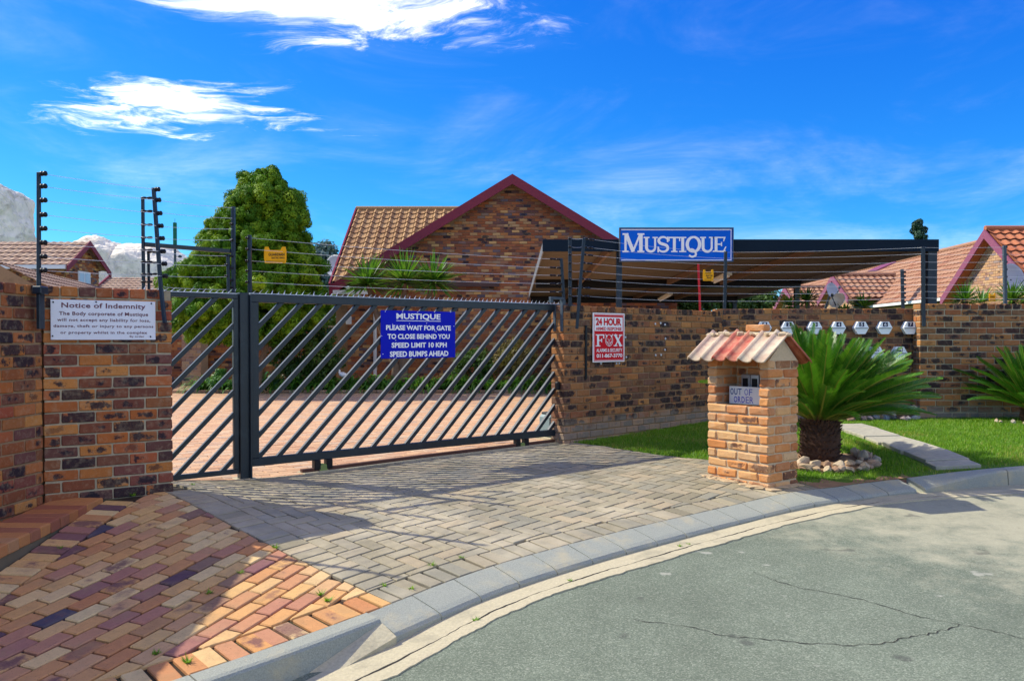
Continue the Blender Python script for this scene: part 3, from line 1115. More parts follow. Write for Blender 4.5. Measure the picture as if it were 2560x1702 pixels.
while y > 2.6:
    verge.put(LEDGE_X + 0.111, y, 0.0, planes=[pl_wall, kerb_plane(0.232)], test=lambda x, y: roadside(x, y) < -0.2)
    y -= PW
verge.emit()

# driveway: grey concrete pavers in herringbone, header course at the verge and the kerb
GR = [Vector((0.80, 9.82)), Vector((1.02, 9.68)), Vector((1.68, 9.05)), Vector((2.12, 8.72)), Vector((2.62, 7.95)), Vector((2.72, 7.40))]   # grass edge


def right_of_grass(x, y):
    best = None
    for a, b in zip(GR, GR[1:]):
        d = (b - a); L = d.length; d = d / L
        q = Vector((x, y)) - a
        tt = min(max(q.dot(d), 0), L)
        dist = (q - d * tt).length
        sgn = q.x * -d.y + q.y * d.x
        if best is None or dist < best[0]:
            best = (dist, sgn, a, d)
    return best


def grass_plane(x, y):
    _, s_, a, d = right_of_grass(x, y)
    return (a.x, a.y, -d.y, d.x)


def drive_in(x, y):
    return side_v(x, y) > -0.03 and roadside(x, y) < 0.03 and (x - GL0.x) * GN.x + (y - GL0.y) * GN.y > 0.0 and right_of_grass(x, y)[1] < 0.03


pl_vd = (V0.x + VN.x * 0.226, V0.y + VN.y * 0.226, -VN.x, -VN.y)
TRO = 0.05
pl_gate = (GL0.x + GN.x * TRO, GL0.y + GN.y * TRO, -GN.x, -GN.y)
drive = Paving('driveway', M_SAND_D, M_DRIVE, drive_in, (-3.0, 3.2, 4.2, 10.2), [pl_vd, kerb_plane(0.232), pl_gate, grass_plane], joint=0.009, bev=0.004, tilt=0.005, seed=5)
HA = math.atan2(VD.y, VD.x)
ca, sa = math.cos(HA), math.sin(HA)


def hpos(u, v):
    return (V0.x + u * ca - v * sa, V0.y + u * sa + v * ca)


W1 = PL / 2
okd = lambda x, y: -3 < x < 3.1 and 4.3 < y < 10.1 and roadside(x, y) < 0 and side_v(x, y) > 0.1
for n_ in range(-26, 27):
    for k in range(-60, 61):
        hx, hy = (k + 2 * n_), (k - 2 * n_)
        x, y = hpos((hx + 1) * W1, (hy + 0.5) * W1)
        if okd(x, y):
            drive.put(x, y, HA, L=PL, W=PW)
        x, y = hpos((hx + 2.5) * W1, (hy) * W1)
        if okd(x, y):
            drive.put(x, y, HA + R(90), L=PL, W=PW)
Ld = (V1 - V0).length
kk = 0
while kk * PW < Ld + 0.2:
    c = V0 + VD * (kk * PW) + VN * (PL / 2 + 0.003)
    drive.put(c.x, c.y, math.atan2(VN.y, VN.x), planes=[kerb_plane(0.232), pl_gate])
    kk += 1
i = float(i_drop0)
while i < i_drop1 - 12:
    i += 3.72
    k = int(i); p = KB[k]; nn = KN[k]
    c = p - nn * (PL / 2 + 0.004)
    if side_v(c.x, c.y) > -0.05 and c.x < 2.75:
        drive.put(c.x, c.y, math.atan2(nn.y, nn.x), planes=[(V0.x, V0.y, -VN.x, -VN.y)])
drive.emit()

# courtyard: clay pavers behind the gate
CY_FAR = 22.4


def court_in(x, y):
    return (x - GL0.x) * GN.x + (y - GL0.y) * GN.y < TRO and y < CY_FAR


pl_court = (GL0.x + GN.x * (TRO - 0.006), GL0.y + GN.y * (TRO - 0.006), GN.x, GN.y)
court = Paving('courtyard_paving', M_SAND_C, M_COURT, court_in, (-12, 8, 6.3, 22.7), [pl_court], joint=0.008, bev=0.004, tilt=0.004, seed=9, step=0.25)
CA = R(33)
ca, sa = math.cos(CA), math.sin(CA)
for a in range(-60, 70):
    for b in range(-120, 120):
        u = (a + (0.5 if b % 2 else 0.0)) * PL
        v = b * PW
        x = -2 + u * ca - v * sa
        y = 13 + u * sa + v * ca
        if abs(x) > 0.47 * y * 1.35 or not (6.4 < y < CY_FAR) or x > 0.3 * y + 1.5:
            continue
        if x > 0.9 and y < 9.7 + (x - 0.6) * 0.9:
            continue
        court.put(x, y, CA)
court.emit()
bed = grid_sheet('planting_bed', M_DIRT, lambda x, y: y > CY_FAR + 0.02, -14, 9, CY_FAR - 0.1, 28, 0.5, lambda X, Y: GZ(X, np.minimum(Y, 22.4)) + 0.03)
yard = MB()
yard.add([(-60, 27, -0.02), (60, 27, -0.02), (60, 140, -0.02), (-60, 140, -0.02)], [(0, 1, 2, 3)])
o = yard.build('far_garden_ground', M_LAWN); struct(o)
# edging course between courtyard and bed
ek = MB()
for q in range(110):
    x = -12 + q * 0.2
    vs, fs = chamf(0.19, 0.10, 0.14, 0.006, 0.002)
    ek.add(vs, fs, TR(x, CY_FAR, gz(x, CY_FAR) - 0.06))
o = ek.build('bed_edging', M_COURT); tag(o, 'low brick edging in front of the planting bed in the courtyard', 'edging')

# ---- lawn
WA0 = Vector((0.62, 9.74)); WA1 = Vector((3.10, 12.0))
WAD = (WA1 - WA0).normalized(); WAN = Vector((WAD.y, -WAD.x))
PATH = (4.16, 4.62)


def lawn_in(x, y):
    if roadside(x, y) > -0.01 or y > 11.75:
        return False
    if right_of_grass(x, y)[1] < 0:
        return False
    return (x - WA0.x) * WAN.x + (y - WA0.y) * WAN.y > -0.02 or x > 3.1


lawn = grid_sheet('lawn', M_LAWN, lawn_in, 0.5, 12, 7.2, 11.8, 0.08, lambda X, Y: GZ(X, Y) - 0.004)

# ================================================================ BRICK WALLS
BL, BH, BD, CO = 0.222, 0.073, 0.106, 0.085
_bm = {}


def brick_mesh(L, D, mat, k, H=BH, jit=0.0022, bev=0.006):
    key = (round(L, 2), round(D, 2), mat.name, k, round(H, 3))
    if key not in _bm:
        mb = MB()
        mb.brick(L, D, H, Matrix.Identity(4), bev, jit)
        _bm[key] = mb.mesh('brick', mat)
    return _bm[key]


class Frame:
    """vertical plane frame: x along P0->P1, y away from the street, z up (world height)"""

    def __init__(s, P0, P1):
        s.P0 = Vector((P0[0], P0[1])); s.P1 = Vector((P1[0], P1[1]))
        s.d = (s.P1 - s.P0); s.L = s.d.length; s.d = s.d / s.L
        s.n = Vector((-s.d.y, s.d.x))
        s.rz = math.atan2(s.d.y, s.d.x)

    def hit(s, px, py, off=0.0):
        r_ = ray(px, py)
        a = s.P0 + s.n * off
        t_ = a.dot(s.n) / (r_.x * s.n.x + r_.y * s.n.y)
        return ((Vector((r_.x * t_, r_.y * t_)) - a).dot(s.d), EYE + r_.z * t_)

    def pt(s, u, off, z):
        q = s.P0 + s.d * u + s.n * off
        return Vector((q.x, q.y, z))


def brick_wall(name, label, P0, P1, ztop, n, mat, mortar, start=False, end=False, cap=True, seed=1, thick=0.222, lo=None, hi=None, hide_to=None):
    fr = Frame(P0, P1)
    r = random.Random(seed)
    z0 = ztop - n * CO
    root = thing(name, label, 'wall', (fr.P0.x, fr.P0.y, 0), fr.rz)
    core = MB()
    core.box(0.008, fr.L - 0.008, 0.009, thick - 0.009, z0, ztop - 0.014)
    core.build('mortar', mortar, root)
    L = fr.L
    rest = MB()

    def put(u, y, z, l, d, rot=0.0):
        q = fr.pt(u, y, z)
        if z + BH < gz(q.x, q.y) - 0.02:
            return
        M = TR(u, y + r.uniform(-.003, .003), z + r.uniform(-.002, .002), rot + r.uniform(-.006, .006))
        if hide_to is not None and u < hide_to:
            rest.brick(l, d, BH, M)
            return
        ob('brick', brick_mesh(l, d, mat, r.randrange(8)), root, M)

    for c in range(n):
        z = ztop - (c + 1) * CO + 0.006
        if c == 0 and cap:
            u = 0.056
            while u < L - 0.04:
                put(u, thick / 2, z, 0.106 + r.uniform(-.004, .004), thick + 0.004)
                u += 0.117
            continue
        a, b = 0.0, L
        odd = c % 2
        if start:
            if odd:
                put(0.053, 0.111, z, 0.106, 0.222); a = 0.116
            else:
                put(0.111, thick - 0.053, z, 0.222, 0.106)
        if end:
            if odd:
                put(L - 0.053, 0.111, z, 0.106, 0.222); b = L - 0.116
            else:
                put(L - 0.111, thick - 0.053, z, 0.222, 0.106)
        u = a if (start or not odd) else a - 0.116
        while u < b - 0.02:
            s_ = max(u, a); e_ = min(u + BL, b)
            if e_ - s_ > 0.045:
                put((s_ + e_) / 2, 0.053, z, e_ - s_ + (r.uniform(-.004, .003)), 0.106)
            u += BL + 0.010
    if rest.v:
        rest.build('brick', mat, root, kind='stuff')
    return root, fr


lw, F_LW = brick_wall('brick_wall', 'dark clinker brick wall carrying the white indemnity notice', WR0, WR1, 1.985, 20, M_CLINK, M_MORTAR, end=True, seed=21)
ls, F_LS = brick_wall('brick_wall', 'clinker brick wall at the left edge of the photo, behind the low ledge', (-3.68, 2.9), (-3.42, 5.97), 1.985, 21, M_CLINK, M_MORTAR_D, seed=22, hide_to=1.6)
_c = MB(); _c.box(F_LS.L - 0.03, F_LS.L + 0.16, 0.03, 0.30, 0.28, 1.96); _c.build('corner_fill', M_MORTAR_D, ls)
wa, F_WA = brick_wall('brick_wall', 'brown brick wall running back from the gate, with the red alarm sign', WA0, WA1, 1.995, 21, M_CLINK2, M_MORTAR_D, start=True, seed=23)
mp_, F_MP = brick_wall('brick_wall', 'recessed brick wall panel with the white letter boxes', (2.96, 11.965), (5.95, 11.765), 2.03, 20, M_CLINK2, M_MORTAR_D, seed=24)
rw, F_RW = brick_wall('brick_wall', 'right-hand brick wall with brick-on-edge top behind the small cycad', (5.74, 11.54), (9.4, 11.44), 2.085, 21, M_CLINK2, M_MORTAR, start=True, seed=25, hide_to=None)

# low brick ledge at the foot of the left wall
M_LEDGE = brick_mat('ledge_brick', [(0, (0.40, 0.15, 0.06)), (0.4, (0.50, 0.22, 0.08)), (0.7, (0.30, 0.10, 0.06)), (1, (0.46, 0.24, 0.11))], patch=0.1, bstr=0.3)
led = thing('brick_ledge', 'low step of orange bricks along the foot of the left wall', 'ledge', (LEDGE_X, 6.08, 0))
mb = MB()
mb.add([(-0.4, 0.02, 0.15), (-0.006, 0.02, 0.15), (-0.006, 0.02, 0.335), (-0.4, 0.02, 0.335), (-0.42, -3.1, -0.3), (-0.006, -3.1, -0.3), (-0.006, -3.1, 0.195), (-0.42, -3.1, 0.195)],
       [(0, 3, 2, 1), (4, 5, 6, 7), (1, 2, 6, 5), (0, 4, 7, 3), (3, 7, 6, 2), (0, 1, 5, 4)])
mb.build('plinth', plain('dark_plaster', (0.17, 0.13, 0.085), 0.95, 0.3, 12, 0.5, second=(0.03, 0.045, 0.02), sfac=0.6), led)
for k in range(27):
    M = TR(-0.165, -0.02 - k * 0.116, 0.336 - k * 0.116 * 0.0452, rng.uniform(-.01, .01)) @ Matrix.Rotation(0.045, 4, 'X')
    ob('brick', brick_mesh(0.34, 0.11, M_LEDGE, k % 8), led, M)

# ================================================================ TEXT AND SIGNS
_tx = {}


def text_geo(txt, bold=0.0, space=1.0):
    key = (txt, bold, space)
    if key not in _tx:
        cu_ = bpy.data.curves.new('t', 'FONT')
        cu_.body = txt
        cu_.size = 1.0
        cu_.offset = bold
        cu_.space_character = space
        cu_.resolution_u = 3
        o_ = bpy.data.objects.new('t', cu_)
        COL.objects.link(o_)
        dg = bpy.context.evaluated_depsgraph_get()
        dg.update()
        me = bpy.data.meshes.new_from_object(o_.evaluated_get(dg))
        V = [(v.co.x, v.co.y) for v in me.vertices]
        Fs = [tuple(p.vertices) for p in me.polygons]
        bpy.data.objects.remove(o_)
        bpy.data.meshes.remove(me)
        bpy.data.curves.remove(cu_)
        _tx[key] = (V, Fs)
    return _tx[key]


def put_text(name, txt, u0, u1, z0, z1, y, mat, parent, bold=0.02, space=1.0, shear=0.0):
    """flat lettering fitted into a box of the plane y = const"""
    V, Fs = text_geo(txt, bold, space)
    xs = [v[0] for v in V]; ys = [v[1] for v in V]
    ax, bx, ay, by = min(xs), max(xs), min(ys), max(ys)
    # one mesh for each word: letters whose gap is wider than a letter space start a new word
    par = list(range(len(V)))

    def find(i_):
        while par[i_] != i_:
            par[i_] = par[par[i_]]; i_ = par[i_]
        return i_
    for f_ in Fs:
        for q_ in f_[1:]:
            par[find(q_)] = find(f_[0])
    ext = {}
    for i_, (x, _) in enumerate(V):
        r_ = find(i_)
        a_, b_ = ext.get(r_, (9e9, -9e9))
        ext[r_] = (min(a_, x), max(b_, x))
    order = sorted(ext, key=lambda r_: ext[r_][0])
    word = {}; w_ = 0; edge = None
    for r_ in order:
        if edge is not None and ext[r_][0] - edge > 0.17 * space:
            w_ += 1
        word[r_] = w_
        edge = ext[r_][1] if edge is None else max(edge, ext[r_][1])
    out = None
    for k_ in range(w_ + 1):
        ids = [i_ for i_ in range(len(V)) if word[find(i_)] == k_]
        mp_i = {q_: j_ for j_, q_ in enumerate(ids)}
        mb = MB()
        mb.add([(u0 + (V[q_][0] - ax) / (bx - ax) * (u1 - u0), y, z0 + (V[q_][1] - ay) / (by - ay) * (z1 - z0)) for q_ in ids],
               [tuple(mp_i[q_] for q_ in f_) for f_ in Fs if f_[0] in mp_i])
        out = mb.build(name, mat, parent)
    return out


def flat(mb, poly, y, depth=0.0012):
    """polygon in the x-z plane, front at y, given a little thickness"""
    n = len(poly)
    vs = [(p[0], y, p[1]) for p in poly] + [(p[0], y + depth, p[1]) for p in poly]
    fs = [tuple(range(n)), tuple(range(2 * n - 1, n - 1, -1))] + [(k, n + k, n + (k + 1) % n, (k + 1) % n) for k in range(n)]
    mb.add(vs, fs)


def plate(parent, name, u0, u1, z0, z1, y, mat, th=0.004, bev=0.001):
    mb = MB()
    mb.box(u0, u1, y, y + th, z0, z1, None, bev)
    return mb.build(name, mat, parent)


def stroke(mb, pts, w, y):
    for k in range(len(pts) - 1):
        a = Vector(pts[k]); b = Vector(pts[k + 1])
        wa_ = w[k] if isinstance(w, (list, tuple)) else w
        wb_ = w[k + 1] if isinstance(w, (list, tuple)) else w
        d = (b - a)
        if d.length < 1e-6:
            continue
        d.normalize(); nn = Vector((-d.y, d.x))
        a2 = a - d * 0.15 * wa_; b2 = b + d * 0.15 * wb_
        flat(mb, [a2 - nn * wa_ / 2, b2 - nn * wb_ / 2, b2 + nn * wb_ / 2, a2 + nn * wa_ / 2], y - 0.00004 * k)


def arc(cx, cy, rx, ry, a0, a1, n=14):
    return [(cx + rx * math.cos(R(a0 + (a1 - a0) * k / n)), cy + ry * math.sin(R(a0 + (a1 - a0) * k / n))) for k in range(n + 1)]


def glyph(ch, u0, u1, z0, z1, y, mat, parent, tail=0.0):
    """slab-serif capital drawn in the box u0..u1, z0..z1"""
    mb = MB()
    W = u1 - u0; H = z1 - z0
    s = 0.13 * H * 1.15      # stem
    h = 0.085 * H            # serif thickness
    X = lambda f: u0 + f * W
    Z = lambda f: z0 + f * H

    def bar(xa, xb, za, zb, dy=0.0):
        flat(mb, [(xa, za), (xb, za), (xb, zb), (xa, zb)], y - dy)

    def stem(xc, sw, za, zb, foot=True, head=True, ww=None, dy=0.0):
        ww = ww or sw * 2.1
        bar(xc - sw / 2, xc + sw / 2, za, zb, dy)
        if foot:
            bar(xc - ww / 2, xc + ww / 2, za, za + h, dy + 0.0003)
        if head:
            bar(xc - ww / 2, xc + ww / 2, zb - h, zb, dy + 0.0003)
    if ch == 'M':
        stem(X(0.13), s * 0.75, z0, z1, True, True, W * 0.28)
        stem(X(0.84), s * 1.25, z0, z1, True, True, W * 0.32)
        stroke(mb, [(X(0.16), Z(0.96)), (X(0.48), Z(0.06))], s * 1.25, y - 0.0006)
        stroke(mb, [(X(0.48), Z(0.06)), (X(0.80), Z(0.94))], s * 0.7, y - 0.0009)
    elif ch == 'U':
        lw_ = s * 1.25
        stem(X(0.2), lw_, Z(0.30), z1, False, True, W * 0.42)
        stem(X(0.82), s * 0.85, Z(0.30), z1, False, True, W * 0.38)
        stroke(mb, arc(X(0.51), Z(0.32), X(0.82) - X(0.51), 0.27 * H, 180, 360, 16), [lw_ - (lw_ - s * .85) * k / 16 for k in range(17)], y - 0.0006)
    elif ch == 'S':
        P = arc(X(0.5), Z(0.74), 0.36 * W, 0.215 * H, 25, 250, 14) + arc(X(0.5), Z(0.27), 0.38 * W, 0.225 * H, 75, -155, 14)
        wv = [s * (0.72 + 0.5 * math.sin(math.pi * k / (len(P) - 1)) ** 2) for k in range(len(P))]
        stroke(mb, P, wv, y)
        bar(X(0.80), X(0.92), Z(0.64), Z(0.98), 0.0012)
        bar(X(0.04), X(0.17), Z(0.0), Z(0.36), 0.0012)
    elif ch == 'T':
        stem(X(0.5), s * 1.25, z0, z1, True, False, W * 0.55)
        bar(X(0.0), X(1.0), z1 - h * 1.1, z1, 0.0003)
        bar(X(0.0), X(0.09), Z(0.72), z1, 0.0006)
        bar(X(0.91), X(1.0), Z(0.72), z1, 0.0006)
    elif ch == 'I':
        stem(X(0.5), s * 1.25, z0, z1, True, True, W)
    elif ch == 'Q':
        P = arc(X(0.5), Z(0.5), 0.41 * W, 0.44 * H, 90, 450, 36)
        stroke(mb, P, [s * (0.8 + 0.5 * abs(math.cos(R(90 + 10 * k)))) for k in range(37)], y)
        T_ = [(X(0.20), Z(0.10)), (X(0.38), Z(0.20)), (X(0.55), Z(0.12)), (X(0.66), Z(-0.06)), (X(0.60), Z(-0.20)), (X(0.40), Z(-0.25)), (X(0.22), Z(-0.18))]
        stroke(mb, [tuple(p)[:2] for p in catmull([(*q, 0) for q in T_], 5)], s * 0.8, y - 0.003)
    elif ch == 'E':
        stem(X(0.24), s * 1.25, z0, z1, True, True, W * 0.48)
        bar(X(0.2), X(0.92), z1 - h, z1, 0.0006)
        bar(X(0.2), X(0.95), z0, z0 + h, 0.0009)
        bar(X(0.2), X(0.66), Z(0.47), Z(0.47) + h, 0.0012)
        flat(mb, [(X(0.82), Z(0.70)), (X(0.94), z1), (X(0.80), z1), (X(0.76), Z(0.70))], y - 0.0015)
        flat(mb, [(X(0.84), z0), (X(1.0), Z(0.36)), (X(0.92), Z(0.36)), (X(0.76), z0 + h)], y - 0.0018)
        bar(X(0.60), X(0.68), Z(0.38), Z(0.66), 0.0021)
    elif ch == 'F':
        stem(X(0.28), s * 1.6, z0, z1, True, True, W * 0.55)
        bar(X(0.2), X(1.0), z1 - h * 1.2, z1, 0.0006)
        bar(X(0.88), X(1.0), Z(0.66), z1, 0.0009)
        bar(X(0.2), X(0.72), Z(0.46), Z(0.46) + h, 0.0012)
        bar(X(0.64), X(0.74), Z(0.34), Z(0.66), 0.0015)
    elif ch == 'X':
        stroke(mb, [(X(0.18), Z(0.97)), (X(0.82), Z(0.03))], s * 1.6, y)
        stroke(mb, [(X(0.80), Z(0.97)), (X(0.20), Z(0.03))], s * 0.8, y - 0.0006)
        for a, b in ((0.0, 0.42), (0.60, 1.0)):
            bar(X(a), X(b), z1 - h, z1, 0.0009)
            bar(X(a), X(b), z0, z0 + h, 0.0012)
    return mb.build('letter', mat, parent)


# --- white indemnity notice on the left wall
def boxes(fr, conv, x0, x1, y0, y1, off):
    a = fr.hit(*conv(x0, (y0 + y1) / 2), off); b = fr.hit(*conv(x1, (y0 + y1) / 2), off)
    c = fr.hit(*conv((x0 + x1) / 2, y1), off); d = fr.hit(*conv((x0 + x1) / 2, y0), off)
    return a[0], b[0], c[1], d[1]


M_NOTICE = plain('notice_white', (0.74, 0.76, 0.80), 0.5, 0.04, 6)
M_PLUM = plain('notice_lettering', (0.16, 0.06, 0.08), 0.6, 0.0, 6)
c5 = lambda x, y: (x / 5.06, 690 + y / 5.06)
u0, u1, z0, z1 = boxes(F_LW, c5, 640, 1966, 310, 806, -0.02)
sg = thing('notice_board', 'white indemnity notice board screwed to the left brick wall', 'sign', (F_LW.P0.x, F_LW.P0.y, 0), F_LW.rz)
plate(sg, 'panel', u0, u1, z0, z1, -0.022, M_NOTICE, 0.006)
for txt, a, b, c, d, bold, sp in (('Notice of Indemnity', 775, 1840, 345, 428, 0.022, 1.06), ('The Body corporate of Mustique', 745, 1872, 455, 515, 0.022, 1.08),
                                  ('will not accept any liability for loss,', 722, 1900, 538, 588, 0.02, 1.1), ('damage, theft or injury to any persons', 675, 1940, 616, 662, 0.02, 1.1),
                                  ('or property whilst in the complex', 763, 1862, 697, 742, 0.02, 1.1), ('By order', 1640, 1825, 752, 782, 0.016, 1.05)):
    q = boxes(F_LW, c5, a, b, c, d, -0.02)
    put_text('word', txt, *q, -0.0235, M_PLUM, sg, bold, sp)
for a, b in ((672, 330), (1215, 328), (1914, 348), (664, 758), (1904, 766)):
    q = F_LW.hit(*c5(a, b), -0.02)
    mb = MB(); mb.lathe([(0.006, 0), (0.006, 0.004), (0.003, 0.006)], 8, Matrix.Translation((q[0], -0.022, q[1])) @ Matrix.Rotation(R(90), 4, 'X'))
    mb.build('screw', M_BLACK, sg)

# --- red alarm sign on the wall beside the gate
M_SIGNRED = plain('sign_red', (0.62, 0.008, 0.016), 0.55, 0.05, 4, spec=0.12)
M_SIGNWHT = plain('sign_white', (0.88, 0.88, 0.84), 0.55, 0.03, 4, spec=0.2)
c3 = lambda x, y: (1380 + x / 8.25, 740 + y / 8.25)
sg = thing('alarm_sign', 'red and white 24 hour armed response sign on the brick wall right of the gate', 'sign', (F_WA.P0.x, F_WA.P0.y, 0), F_WA.rz)
B_ = lambda *a: boxes(F_WA, c3, *a, -0.03)
q = B_(842, 1496, 352, 1358)
plate(sg, 'panel', *q, -0.03, M_SIGNWHT, 0.006)
plate(sg, 'red_field', *B_(862, 1478, 376, 1334), -0.0315, M_SIGNRED, 0.0015, 0)
qa = B_(869, 1470, 388, 1322)
fr_ = MB()
for (a, b, c, d) in ((qa[0], qa[1], qa[3] - 0.004, qa[3]), (qa[0], qa[1], qa[2], qa[2] + 0.004), (qa[0], qa[0] + 0.004, qa[2], qa[3]), (qa[1] - 0.004, qa[1], qa[2], qa[3])):
    fr_.box(a, b, -0.0322, -0.0312, c, d)
fr_.build('border_line', M_SIGNWHT, sg)
plate(sg, 'white_field', *B_(876, 1452, 436, 722), -0.0330, M_SIGNWHT, 0.0015, 0)
put_text('word', '24 HOUR', *B_(897, 1427, 457, 610), -0.0345, M_SIGNRED, sg, 0.045, 0.95)
put_text('word', 'ARMED RESPONSE', *B_(897, 1432, 640, 708), -0.0345, M_SIGNRED, sg, 0.03, 0.95)
put_text('word', 'ALARMS & SECURITY', *B_(910, 1446, 1080, 1152), -0.0335, M_SIGNWHT, sg, 0.02, 0.95)
put_text('word', '011-867-3770', *B_(915, 1446, 1186, 1266), -0.0335, M_SIGNWHT, sg, 0.03, 0.95)
glyph('F', *B_(895, 1072, 790, 1038), -0.0345, M_SIGNWHT, sg)
glyph('X', *B_(1265, 1445, 795, 1032), -0.0345, M_SIGNWHT, sg)
q = B_(1090, 1255, 775, 1040)
X = lambda f: q[0] + f * (q[1] - q[0])
Z = lambda f: q[2] + f * (q[3] - q[2])
mb = MB()
stroke(mb, arc(X(0.5), Z(0.48), 0.46 * (q[1] - q[0]), 0.44 * (q[3] - q[2]), 0, 360, 28), 0.006, -0.0345)
for pts in (((0.0, 1.0), (0.32, 0.80), (0.18, 0.70)), ((1.0, 1.0), (0.68, 0.80), (0.82, 0.70)), ((0.12, 0.40), (0.44, 0.10), (0.34, 0.28), (0.22, 0.42)), ((0.88, 0.40), (0.56, 0.10), (0.66, 0.28), (0.78, 0.42)),
            ((0.42, 0.10), (0.58, 0.10), (0.5, -0.02))):
    P = [(X(a), Z(b)) for a, b in pts]
    if sum(P[i][0] * P[(i + 1) % len(P)][1] - P[(i + 1) % len(P)][0] * P[i][1] for i in range(len(P))) < 0:
        P = P[::-1]
    flat(mb, P, -0.0350)
for pts in (((0.30, 0.62), (0.46, 0.50)), ((0.70, 0.62), (0.54, 0.50)), ((0.46, 0.50), (0.42, 0.12)), ((0.54, 0.50), (0.58, 0.12)), ((0.2, 0.7), (0.14, 0.42)), ((0.8, 0.7), (0.86, 0.42))):
    stroke(mb, [(X(a), Z(b)) for a, b in pts], 0.004, -0.0355)
mb.build('fox_head', M_SIGNWHT, sg)
bk = MB()
for a, b in ((1010, 1390), (1330, 1390), (1385, 1385), (1515, 850), (1530, 1260)):
    h_ = F_WA.hit(*c3(a, b), -0.006)
    bk.lathe([(0.014, 0), (0.014, 0.006), (0.006, 0.010)], 8, Matrix.Translation((h_[0], -0.004, h_[1])) @ Matrix.Rotation(R(90), 4, 'X'))
bk.build('old_plug', M_PIPE, wa)
for a, b in ((2130, 575), (2240, 560), (2330, 590), (2340, 880), (2138, 1220), (2250, 1215), (2330, 1110)):
    h_ = F_WA.hit(*c3(a, b), -0.006)
    mb = MB(); mb.lathe([(0.016, 0), (0.015, 0.006), (0.006, 0.010)], 8, Matrix.Translation((h_[0], -0.004, h_[1])) @ Matrix.Rotation(R(90), 4, 'X'))
    mb.build('old_plug', M_PIPE, wa)
a = F_WA.hit(1466, 813, -0.015); b = F_WA.hit(1469, 948, -0.015)
cv_ = thing('cable_cover', 'black vertical cable cover strip left of the red alarm sign', 'cable cover', (F_WA.P0.x, F_WA.P0.y, 0), F_WA.rz)
mb = MB(); mb.box(a[0] - 0.018, a[0] + 0.018, -0.018, 0.0, b[1], a[1], None, 0.004); mb.build('strip', M_BLACK, cv_)

# ================================================================ GATE
GLEN = (GL1 - GL0).length
F_G = Frame(GL0, GL1)
ZB, ZT = 0.425, 2.005
gate = thing('sliding_gate', 'dark steel sliding gate of slanting bars across the driveway', 'gate', (GL0.x, GL0.y, 0), F_G.rz)


def part(fn, name, mat, parent, **k):
    mb = MB(); fn(mb); return mb.build(name, mat, parent, **k)


part(lambda m_: m_.box(0.0, GLEN + 0.25, -0.03, 0.03, ZT - 0.078, ZT, None, 0.004), 'top_rail', M_STEEL, gate)
part(lambda m_: m_.box(0.0, GLEN + 0.25, -0.03, 0.03, ZB, ZB + 0.075, None, 0.004), 'bottom_rail', M_STEEL, gate)
part(lambda m_: m_.box(-0.012, 0.075, -0.032, 0.032, ZB + 0.0755, ZT - 0.0785, None, 0.004), 'stile', M_STEEL, gate)
part(lambda m_: m_.box(GLEN + 0.17, GLEN + 0.25, -0.03, 0.03, ZB + 0.0755, ZT - 0.0785, None, 0.004), 'stile', M_STEEL, gate)


def bars(root, ua, ub, za, zb, first, step, w=0.040, d=0.038):
    k = 0
    H = zb - za
    u = first
    while u + H > ua:
        u -= step
    while u < ub:
        x0_, zz0 = u, za
        x1_, zz1 = u + H, zb
        if x0_ < ua:
            zz0 += ua - x0_; x0_ = ua
        if x1_ > ub:
            zz1 -= x1_ - ub; x1_ = ub
        if x1_ - x0_ > 0.03:
            mb = MB()
            mb.beam((x0_ - 0.012, 0, zz0 - 0.012), (x1_ + 0.012, 0, zz1 + 0.012), d, w, (0, 0, 1), 0.003)
            mb.build('bar', M_STEEL, root)
        u += step


bars(gate, 0.075, GLEN + 0.17, ZB + 0.075, ZT - 0.078, 0.075, 0.2)


def spikes(root, ua, ub, z, sp=0.06, h=0.045, lean=0.03):
    mb = MB()
    u = ua + 0.03
    mb.box(ua, ub, -0.012, 0.012, z, z + 0.006)
    while u < ub:
        x = u; l = lean * rng.uniform(0.6, 1.2); hh = h * rng.uniform(0.7, 1.15)
        mb.add([(x - 0.006, -0.004, z + 0.005), (x + 0.006, -0.004, z + 0.005), (x, 0.006, z + 0.005), (x + l, rng.uniform(-.02, .02), z + hh)],
               [(0, 1, 3), (1, 2, 3), (2, 0, 3), (0, 2, 1)])
        u += sp
    return mb.build('spike_strip', M_GALV, root, kind='stuff')


spikes(gate, 0.0, GLEN, ZT)
for px, py in ((806, 1160), (1303, 1098)):
    u, _ = F_G.hit(px, py)
    wh = part(lambda m_: (m_.box(u - 0.095, u - 0.03, -0.035, 0.035, ZB - 0.095, ZB, None, 0.006), m_.box(u + 0.03, u + 0.095, -0.035, 0.035, ZB - 0.095, ZB, None, 0.006)), 'wheel_housing', M_BLACK, gate)
    part(lambda m_: m_.lathe([(0.012, -0.022), (0.045, -0.022), (0.045, -0.006), (0.036, 0.0), (0.045, 0.006), (0.045, 0.022), (0.012, 0.022)], 18,
                             Matrix.Translation((u, -0.01, ZB - 0.085)) @ Matrix.Rotation(R(90), 4, 'X')), 'wheel', plain('wheel_hub_green', (0.20, 0.26, 0.08), 0.5), wh)

post = thing('gate_post', 'dark steel gate post between the fixed panel and the sliding gate', 'post', (GL0.x, GL0.y, 0), F_G.rz)
part(lambda m_: m_.box(-0.105, -0.020, -0.045, 0.04, 0.1, 2.01, None, 0.004), 'shaft', M_STEEL, post)
part(lambda m_: m_.box(-0.022, -0.006, -0.075, -0.04, 0.2, 1.995, None, 0.003), 'catch_plate', M_STEEL, post)
part(lambda m_: m_.box(-0.14, 0.03, -0.10, 0.09, 0.1, gz(GL0.x, GL0.y) + 0.008, None, 0.004), 'footing', M_CONC2, post)

